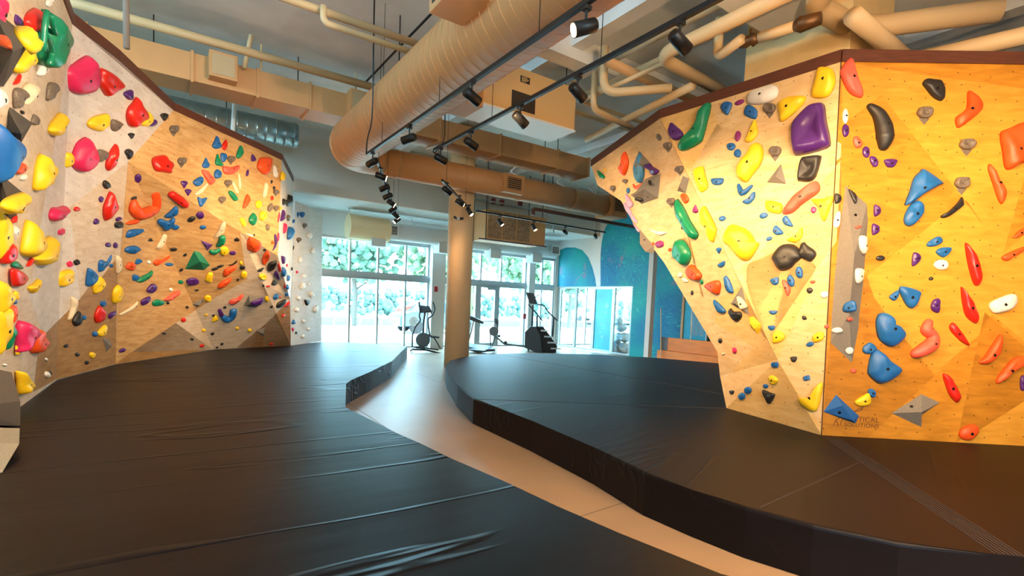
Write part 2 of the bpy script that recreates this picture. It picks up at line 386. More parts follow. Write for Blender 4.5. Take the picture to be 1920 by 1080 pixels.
def nrm(a, b, c): return (b - a).cross(c - a).normalized()
class Wall:
    """panels meeting at folds; every panel is a set of triangles, kept with the pixels they cover so holds and stains can be set on them"""
    def __init__(s, name, label): s.root = thing(name, (0, 0, 0), label, 'climbing wall'); s.T = []
    def facet(s, pts, m, see=True, name='panel'):
        n = nrm(pts[0], pts[1], pts[2])
        if n.dot(EYE - pts[0]) < 0: n = -n
        bm = bmesh.new(); uvl = bm.loops.layers.uv.new('UVMap')
        u = Vector((0, 0, 1)).cross(n).normalized(); v = n.cross(u)
        if nrm(pts[0], pts[1], pts[2]).dot(n) < 0: pts = pts[::-1]
        fr = [bm.verts.new(p) for p in pts]; bk = [bm.verts.new(p - n * .05) for p in pts]
        fs = [bm.faces.new(fr), bm.faces.new(bk[::-1])] + [bm.faces.new((fr[i], bk[i], bk[(i + 1) % len(pts)], fr[(i + 1) % len(pts)])) for i in range(len(pts))]
        for f in fs:
            for l in f.loops: l[uvl].uv = (l.vert.co.dot(u), l.vert.co.dot(v))
        o = obj(name, bm, m, s.root)
        if see:
            P = [proj(p) for p in pts]
            for i in range(1, len(pts) - 1): s.T.append(([P[0], P[i], P[i + 1]], pts[0], n, u, v, (pts[0], pts[i], pts[i + 1])))
        return o
    def find(s, px, py):
        best, bd = None, 1e9
        for t in s.T:
            P = t[0]; sg = [(P[(i + 1) % 3][0] - P[i][0]) * (py - P[i][1]) - (P[(i + 1) % 3][1] - P[i][1]) * (px - P[i][0]) for i in range(3)]
            if min(sg) >= -.01 or max(sg) <= .01: return t
            d = 1e9
            for i in range(3):
                ax, ay = P[i]; bx_, by_ = P[(i + 1) % 3]; L = (bx_ - ax) ** 2 + (by_ - ay) ** 2 + 1e-9
                k = max(0, min(1, ((px - ax) * (bx_ - ax) + (py - ay) * (by_ - ay)) / L)); d = min(d, math.hypot(px - ax - k * (bx_ - ax), py - ay - k * (by_ - ay)))
            if d < bd: best, bd = t, d
        return best
    def stain(s, px, m, lift=.0015):
        """a plywood sheet of another tone, cut to the folds"""
        bm = bmesh.new(); uvl = bm.loops.layers.uv.new('UVMap')
        for t in s.T:
            P = [Vector(q) for q in px]; T = [Vector(q) for q in t[0]]
            if inv_area(T) < 0: T = T[::-1]
            for i in range(3):
                a, b = T[i], T[(i + 1) % 3]; e = b - a; Q = []
                side = lambda p: e.x * (p.y - a.y) - e.y * (p.x - a.x)
                for j in range(len(P)):
                    p, q = P[j], P[(j + 1) % len(P)]; sp, sq = side(p), side(q)
                    if sp >= 0: Q.append(p)
                    if sp * sq < 0: Q.append(p + (q - p) * (sp / (sp - sq)))
                P = Q
                if len(P) < 3: break
            if len(P) < 3 or abs(inv_area(P)) < 8: continue
            n, u, v = t[2], t[3], t[4]
            W3 = [atp(p.x, p.y, t[1], n) + n * lift for p in P]
            vs = [bm.verts.new(w) for w in W3]; f = bm.faces.new(vs)
            for l in f.loops: l[uvl].uv = (l.vert.co.dot(u) + .3, l.vert.co.dot(v) + .7)
        me = bpy.data.meshes.new('stained_sheet'); bm.to_mesh(me); bm.free()
        return link('stained_sheet', me, m, s.root)
    def trim(s, pts, h=.12, t=.06):
        bm = bmesh.new()
        for a, b in zip(pts, pts[1:]):
            d = (b - a).normalized(); q = Vector((d.y, -d.x, 0)) 
            if q.dot(EYE - a) < 0: q = -q
            vs = [a + q * .02 , b + q * .02, b - q * t, a - q * t]
            prism(bm, vs, HT, HT + h)
        return obj('top_trim', bm, dark_wood, s.root)

# ---- left wall
LW = Wall('climbing_wall', 'long birch plywood bouldering wall with a dark top board, curving away on the left')
t1, t2, t3, t4, t5 = atz(135, 45, HT), atz(222, 112, HT), atz(325, 207, HT), atz(528, 300, HT), atz(549, 340, HT)
b0, b1, b2, b3, b4, b5 = [atz(x, y, ZM) for x, y in ((38, 763), (105, 712), (215, 683), (400, 655), (545, 648), (603, 640))]
n_l1 = nrm(b0, b1, t1); ft = atp(8, 0, b0, n_l1); ft = b0 + (ft - b0) * ((HT - b0.z) / (ft.z - b0.z))
LW.facet([b0, b1, t1, ft], birch)
LW.facet([b1, b2, t1], birch)
n_l2 = nrm(t3, t1, b2); V1 = atp(240, 303, t3, n_l2)
LW.facet([b2, V1, t3, t1], birch)
LW.facet([t1, t3, t2], birch)
n_u = nrm(t3, t4, V1); E1 = atp(521, 480, t3, n_u); M2 = atp(450, 435, t3, n_u)
LW.facet([t3, t4, E1, V1], honey)
n_w = nrm(V1, b2, b4); E2 = atp(544, 562, V1, n_w)
for tri in ([V1, b2, b3], [V1, b3, M2], [M2, b3, b4], [M2, b4, E2], [M2, E2, E1]): LW.facet(tri, honey)
n_e = nrm(t4, t5, E2); E3 = atp(549, 500, t4, n_e)
for tri in ([t4, t5, E3], [t4, E3, E1], [E1, E3, E2]): LW.facet(tri, white_ply)
n_f = nrm(b4, b5, b5 + Vector((0, 0, 1)))
LW.facet([b4, b5, atp(604, 402, b4, n_f), atp(553, 376, b4, n_f), b4 + (atp(553, 376, b4, n_f) - b4) * .4], white_ply)
near = [b0, Vector((-1.55, 5.4, ZM)), Vector((-1.6, 2.2, ZM)), Vector((-2.2, -2, ZM))]
nt_ = [ft, Vector((-1.6, 5.2, HT)), Vector((-1.65, 2.1, HT)), Vector((-2.3, -2, HT))]
for i in range(3):
    LW.facet([near[i], near[i + 1], nt_[i]], birch, i == 0); LW.facet([near[i + 1], nt_[i + 1], nt_[i]], birch, False)
LW.trim([nt_[2], nt_[1], ft, t1, t2, t3, t4, t5])
for P, m in [
    ([(104, 255), (135, 45), (225, 105), (325, 207), (240, 303), (130, 388)], grey_birch),
    ([(53, 552), (104, 255), (130, 388), (150, 560), (85, 625), (77, 617)], grey_birch),
    ([(150, 560), (165, 540), (190, 520), (222, 480), (218, 600), (217, 683), (160, 700), (103, 712), (85, 625)], tan),
    ([(62, 735), (77, 617), (85, 625), (104, 712)], tan),
    ([(218, 560), (240, 303), (450, 435), (462, 520), (400, 560), (247, 660), (217, 680)], honey),
    ([(247, 660), (400, 560), (470, 520), (545, 560), (545, 648), (400, 656)], birch),
    ([(215, 683), (247, 660), (330, 606), (400, 656)], tan),
    ([(443, 652), (497, 608), (544, 562), (545, 649)], amber),
    ([(497, 608), (520, 590), (544, 640), (530, 650)], honey),
    ([(450, 435), (521, 480), (544, 562), (500, 560), (462, 520)], birch),
    ([(330, 207), (528, 300), (521, 480), (380, 392)], honey),
]: LW.stain(P, m)

# ---- right wall: two cream faces and the golden face round the arete
RW = Wall('climbing_wall', 'tall cream and golden plywood bouldering wall with an arete, standing on the dark mat')
T0, T1, T2 = atz(1109, 312, HT), atz(1238, 222, HT), atz(1577, 116, HT)
A0 = atz(1540, 816, ZM); c0 = atz(1362, 765, ZM)
n1 = nrm(T1, T2, A0); S0 = atp(1458, 675, T1, n1)
RW.facet([T1, T2, A0, S0], ply)
n2 = nrm(T0, T1, S0); q = [atp(x, y, T0, n2) for x, y in ((1350, 705), (1345, 660), (1245, 492), (1186, 415), (1165, 377), (1120, 347))]
RW.facet([S0, q[0], q[1], q[2], q[3], q[4], q[5], T0, T1], ply)
RW.facet([S0, c0, q[0]], ply2); RW.facet([S0, A0, c0], ply)
g1 = atz(1920, 836, ZM); ng = nrm(T2, A0, g1)
gdir = Vector((g1.x - A0.x, g1.y - A0.y, 0)).normalized()
gT = T2 + gdir * 6; gB = A0 + gdir * 6
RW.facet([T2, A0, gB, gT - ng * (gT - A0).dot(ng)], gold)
RW.trim([T0, T1, T2, T2 + gdir * 6], .13)
bm = bmesh.new(); prism(bm, [(T0.x + .1, T0.y, 0), (T0.x + 2.2, T0.y - .3, 0), (gT.x, gT.y + .1, 0), (T2.x + .12, T2.y + .05, 0), (T1.x + .12, T1.y, 0)], HT - .06, HT - .02); obj('top_deck', bm, dark_wood, RW.root)
for P, m in [
    ([(1237, 219), (1330, 190), (1345, 232), (1372, 250), (1310, 330), (1290, 330)], ply2),
    ([(1290, 330), (1345, 232), (1430, 182), (1577, 270), (1577, 295), (1440, 400)], ply),
    ([(1577, 300), (1577, 440), (1520, 520), (1440, 640), (1400, 590), (1400, 500)], ply2),
    ([(1390, 500), (1500, 450), (1530, 500), (1510, 560), (1458, 675), (1420, 600)], ply2),
    ([(1340, 605), (1414, 652), (1357, 712), (1346, 660)], ply),
    ([(1357, 712), (1414, 652), (1340, 605), (1345, 560), (1390, 535), (1458, 675), (1500, 741), (1540, 800), (1541, 817), (1362, 766)], ply2),
    ([(1500, 741), (1458, 675), (1520, 560), (1556, 480), (1541, 800)], ply),
    ([(1109, 312), (1180, 262), (1300, 470), (1250, 490)], ply),
    ([(1300, 360), (1330, 400), (1390, 540), (1300, 560), (1250, 470), (1290, 440)], ply),
]: RW.stain(P, m)
for P, m in [
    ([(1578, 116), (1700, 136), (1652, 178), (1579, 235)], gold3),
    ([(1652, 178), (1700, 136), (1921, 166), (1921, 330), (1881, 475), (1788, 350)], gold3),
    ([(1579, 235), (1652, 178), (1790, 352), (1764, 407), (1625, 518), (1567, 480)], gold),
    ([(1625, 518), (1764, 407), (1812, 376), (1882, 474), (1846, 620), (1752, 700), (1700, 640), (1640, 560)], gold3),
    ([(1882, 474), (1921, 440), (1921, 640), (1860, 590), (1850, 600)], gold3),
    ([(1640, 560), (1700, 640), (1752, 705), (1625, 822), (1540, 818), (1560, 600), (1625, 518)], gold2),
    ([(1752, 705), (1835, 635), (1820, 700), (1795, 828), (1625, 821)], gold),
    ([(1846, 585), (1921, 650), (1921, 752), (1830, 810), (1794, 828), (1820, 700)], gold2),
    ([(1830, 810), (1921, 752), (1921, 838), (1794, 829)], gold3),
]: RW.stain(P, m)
# thin dark brown line along the arete edge
obj('arete_seam', tb([A0, T2], .006, 6), mat('dark_brown_seam', '4a2d12', rough=.7), RW.root)
obj('panel_seam', tb([T1, S0], .004, 6), mat('pale_seam', 'a8875a', rough=.7), RW.root)

# logo stencilled low on the golden wall, half hidden by the blue volume
def stencil(txt, px, py, hgt_px, m, parent, width=None):
    t = RW.find(px, py); n, u, v = t[2], t[3], t[4]
    a = atp(px, py, t[1], n); b = atp(px, py - hgt_px, t[1], n); H = (b - a).length
    cu = bpy.data.curves.new('lettering', 'FONT'); cu.body = txt; cu.size = H * 1.38; cu.extrude = .001; cu.space_character = 1.08
    tmp = bpy.data.objects.new('tmp', cu); C.objects.link(tmp); dg = bpy.context.evaluated_depsgraph_get()
    me = bpy.data.meshes.new_from_object(tmp.evaluated_get(dg)); bpy.data.objects.remove(tmp)
    o = link('lettering', me, m, parent)
    u2 = u if proj(a + u)[0] > proj(a)[0] else -u
    Mx = Matrix((u2, v, u2.cross(v))).transposed().to_4x4(); Mx.translation = a + n * .003
    o.matrix_world = Mx; return o
ink = mat('dark_brown_ink', '6e3f14', rough=.7)
stencil('VERTICAL', 1584, 789, 9.5, ink, RW.root); stencil('SOLUTIONS', 1582, 799.5, 8, ink, RW.root)
t = RW.find(1566, 795)
def onG(px, py, lift=.004): return atp(px, py, A0, ng) + (ng if ng.dot(EYE - A0) > 0 else -ng) * lift
bm = bmesh.new()
for L in ([(1562, 797), (1567, 788), (1574, 783)], [(1567, 788), (1571, 795), (1570, 799)], [(1574, 783), (1579, 784), (1575, 797)], [(1600, 772), (1607, 768), (1614, 764), (1619, 763)], [(1600, 772), (1611, 770), (1618, 764)]):
    tube(bm, [onG(*p) for p in L], .004, 5)
obj('climber_logo', bm, ink, RW.root)

# two big low volumes at the foot of the wall, cut by the picture's edge
def poly(name, faces, m, label):
    bm = bmesh.new(); V = {}
    for f in faces:
        bm.faces.new([V.setdefault(tuple(round(c, 4) for c in p), None) or V.__setitem__(tuple(round(c, 4) for c in p), bm.verts.new(p)) or V[tuple(round(c, 4) for c in p)] for p in f])
    bmesh.ops.contextual_create(bm, geom=[e for e in bm.edges if len(e.link_faces) < 2]); o = obj(name, bm, m)
    return tag(o, label, 'climbing volume', 'plywood volumes on the bouldering walls')
gv = mat('dark_grey_volume_coating', '5d5348', rough=.9, bump=.3, bscale=90); lv = mat('light_speckled_coating', 'b3a992', rough=.85, noise_amt=.15, nscale=90, bump=.3, bscale=90)
a_, b_, c_, d_ = aty(-60, 680, 6.5), aty(22, 698, 6.5), aty(38, 752, 6.2), aty(-60, 764, 6.0)
e_, f_ = aty(38, 799, 6.3), aty(-60, 795, 6.1)
bk = [Vector((-1.62, p.y + .25, p.z)) for p in (a_, b_, e_, f_)]
poly('climbing_volume', [[a_, b_, c_, d_], [d_, c_, e_, f_], [b_, bk[1], bk[2], e_, c_], [a_, bk[0], bk[1], b_], [f_, e_, bk[2], bk[3]]], gv, 'dark grey angular volume low on the birch wall at the left edge')
t_a, t_b = aty(-60, 800, 5.6), aty(37, 803, 5.6); m_a, m_b = aty(-60, 826, 5.1), aty(36, 832, 5.2); g_a, g_b = atz(-60, 897, ZM + .002), atz(4, 886, ZM + .002)
poly('climbing_volume', [[t_a, t_b, m_b, m_a], [m_a, m_b, g_b, g_a], [t_b, Vector((-1.5, t_b.y + .3, t_b.z)), Vector((-1.5, g_b.y + .6, ZM + .002)), g_b, m_b]], lv, 'pale speckled block resting on the black mat at the left edge')
# ================================================================== CRASH MATS
def fabric(name, col, ang, wr=1.0, sheen=.1, rough=.5):
    m = bpy.data.materials.new(name); m.use_nodes = True; n = N(m); b = m.node_tree.nodes['Principled BSDF']
    b.inputs['Roughness'].default_value = rough; b.inputs['Specular IOR Level'].default_value = .27; b.inputs['Specular Tint'].default_value = (.72, .82, 1, 1)
    b.inputs['Sheen Weight'].default_value = sheen; b.inputs['Sheen Roughness'].default_value = .4
    geo = n('NewGeometry')
    t0 = n('TexNoise'); t0.inputs['Scale'].default_value = 1.3; t0.inputs['Detail'].default_value = 6; n.l(geo.outputs['Position'], t0.inputs['Vector'])
    r0 = n('ValToRGB'); e = r0.color_ramp.elements; c = lin(col); e[0].position = .3; e[1].position = .75
    e[0].color = tuple(v * .75 for v in c[:3]) + (1,); e[1].color = tuple(v * 1.3 for v in c[:3]) + (1,)
    n.l(t0.outputs[0], r0.inputs[0]); n.l(r0.outputs[0], b.inputs['Base Color'])
    mp = n('Mapping'); mp.inputs['Rotation'].default_value = (0, 0, -ang); n.l(geo.outputs['Position'], mp.inputs[0])
    mp2 = n('Mapping'); mp2.inputs['Scale'].default_value = (.10, .85, 1); n.l(mp.outputs[0], mp2.inputs[0])
    t1_ = n('TexNoise'); t1_.inputs['Scale'].default_value = 1.7; t1_.inputs['Detail'].default_value = 3; t1_.inputs['Roughness'].default_value = .45; t1_.inputs['Distortion'].default_value = .35; n.l(mp2.outputs[0], t1_.inputs['Vector'])
    # folds: sharp ridges where the stretched noise crosses its middle
    s1 = n('Math', operation='SUBTRACT'); s1.inputs[1].default_value = .5; n.l(t1_.outputs[0], s1.inputs[0])
    ab = n('Math', operation='ABSOLUTE'); n.l(s1.outputs[0], ab.inputs[0])
    mr = n('MapRange'); mr.inputs['From Min'].default_value = 0; mr.inputs['From Max'].default_value = .022; mr.inputs['To Min'].default_value = .7; mr.inputs['To Max'].default_value = 0
    mr.interpolation_type = 'SMOOTHSTEP'; n.l(ab.outputs[0], mr.inputs[0])
    # where folds occur at all
    t2_ = n('TexNoise'); t2_.inputs['Scale'].default_value = .55; t2_.inputs['Detail'].default_value = 1; n.l(geo.outputs['Position'], t2_.inputs['Vector'])
    mr2 = n('MapRange'); mr2.inputs['From Min'].default_value = .38; mr2.inputs['From Max'].default_value = .62; n.l(t2_.outputs[0], mr2.inputs[0])
    mu = n('Math', operation='MULTIPLY'); n.l(mr.outputs[0], mu.inputs[0]); n.l(mr2.outputs[0], mu.inputs[1])
    t4_ = n('TexNoise'); t4_.inputs['Scale'].default_value = 5; t4_.inputs['Detail'].default_value = 5; n.l(mp2.outputs[0], t4_.inputs['Vector'])
    ad = n('Math', operation='MULTIPLY_ADD'); ad.inputs[1].default_value = .16; n.l(t4_.outputs[0], ad.inputs[0]); n.l(mu.outputs[0], ad.inputs[2])
    ad2 = n('Math', operation='MULTIPLY_ADD'); ad2.inputs[1].default_value = .5; n.l(t1_.outputs[0], ad2.inputs[0]); n.l(ad.outputs[0], ad2.inputs[2])
    bp = n('Bump'); bp.inputs['Strength'].default_value = 1; bp.inputs['Distance'].default_value = .02 * wr
    n.l(ad2.outputs[0], bp.inputs['Height']); n.l(bp.outputs[0], b.inputs['Normal'])
    return m
a_, b_ = atz(200, 935, ZM), atz(900, 838, ZM); ang_l = math.atan2(b_.y - a_.y, b_.x - a_.x)
fab_l = fabric('black_mat_vinyl', '07090f', ang_l, 1.0, sheen=0, rough=.43)
fab_r = fabric('warm_tinted_mat_vinyl', '130d0e', ang_l + .25, .3, sheen=0, rough=.5)  # brown base paints in the warm light's tint on dark vinyl
def smooth_poly(P, n=4):
    out = []
    for i in range(len(P)):
        p0, p1, p2, p3 = P[i - 1], P[i], P[(i + 1) % len(P)], P[(i + 2) % len(P)]
        for k in range(n):
            t = k / n; out.append(.5 * ((2 * p1) + (p2 - p0) * t + (2 * p0 - 5 * p1 + 4 * p2 - p3) * t * t + (3 * p1 - 3 * p2 + p3 - p0) * t ** 3))
    return out
def crash_mat(pts, m, label):
    pts = [Vector((p[0], p[1])) for p in pts]
    if inv_area(pts) < 0: pts = pts[::-1]
    bm = bmesh.new(); prism(bm, pts, .002, ZM)
    top = [e for e in bm.edges if all(abs(v.co.z - ZM) < 1e-4 for v in e.verts) and len(e.link_faces) == 2]
    bmesh.ops.bevel(bm, geom=top, offset=.025, segments=3, affect='EDGES', profile=.5)
    bmesh.ops.triangulate(bm, faces=[f for f in bm.faces if len(f.verts) > 4])
    o = obj('crash_mat', bm, m); return tag(o, label, 'crash mat', 'bouldering crash mats')
edge_l = [atz(x, y, ZM) for x, y in ((603, 640), (640, 641), (700, 644), (763.7, 649.3), (754, 657.8), (734.8, 677), (696, 696.3), (657.8, 713), (645.7, 720), (643.5, 764), (701, 790), (744, 812), (792, 833), (845, 859), (947, 903), (1047, 950), (1163, 1000), (1350, 1080))]
LM_ = crash_mat([near[3] , near[2], near[1], b0, b1, b2, b3, b4] + edge_l + [Vector((3.0, .2)), Vector((3.3, -2))], fab_l, 'large black wrinkled floor mat along the birch wall')
front_r = [atz(x, y, ZM) for x, y in ((838, 694), (835, 684), (843, 676), (865, 670), (900, 665), (960, 662.5), (1000, 662), (1100, 664), (1220, 670), (1345, 681))]
edge_r = [atz(x, y, ZM) for x, y in ((2050, 1052), (1912, 1043.5), (1862, 1038.7), (1687, 1017.7), (1526, 985), (1400, 951.7), (1300, 919), (1210, 886.7), (1117, 840), (1000, 790), (888, 747), (858, 722))]
RM_ = crash_mat(front_r + [Vector((12.2, 6.5)), Vector((12.2, -1.5)), Vector((6.5, -1.5))] + edge_r, fab_r, 'large dark brown floor mat under the cream and golden wall')
seam_m = mat('worn_seam_webbing', '3a302d', rough=.8)
def strip(px, w, name, par, n=1, gap=0, h=.002):
    a, b = [atz(x, y, ZM) for x, y in px]; d = (b - a).normalized(); s = Vector((-d.y, d.x, 0))
    bm = bmesh.new()
    for i in range(n):
        o = s * ((i - (n - 1) / 2) * gap); q = s * w / 2
        vs = [a + o - q, b + o - q, b + o + q, a + o + q]; prism(bm, vs, ZM, ZM + h)
    return obj(name, bm, seam_m, par)
strip(((936, 664), (1357, 739)), .02, 'seam', RM_); strip(((897, 748.5), (1366, 766)), .02, 'seam', RM_)
strip(((1560, 822), (1893, 1041)), .012, 'velcro_joint', RM_, 7, .024)
strip(((1425, 952), (1610, 868)), .012, 'seam', RM_)
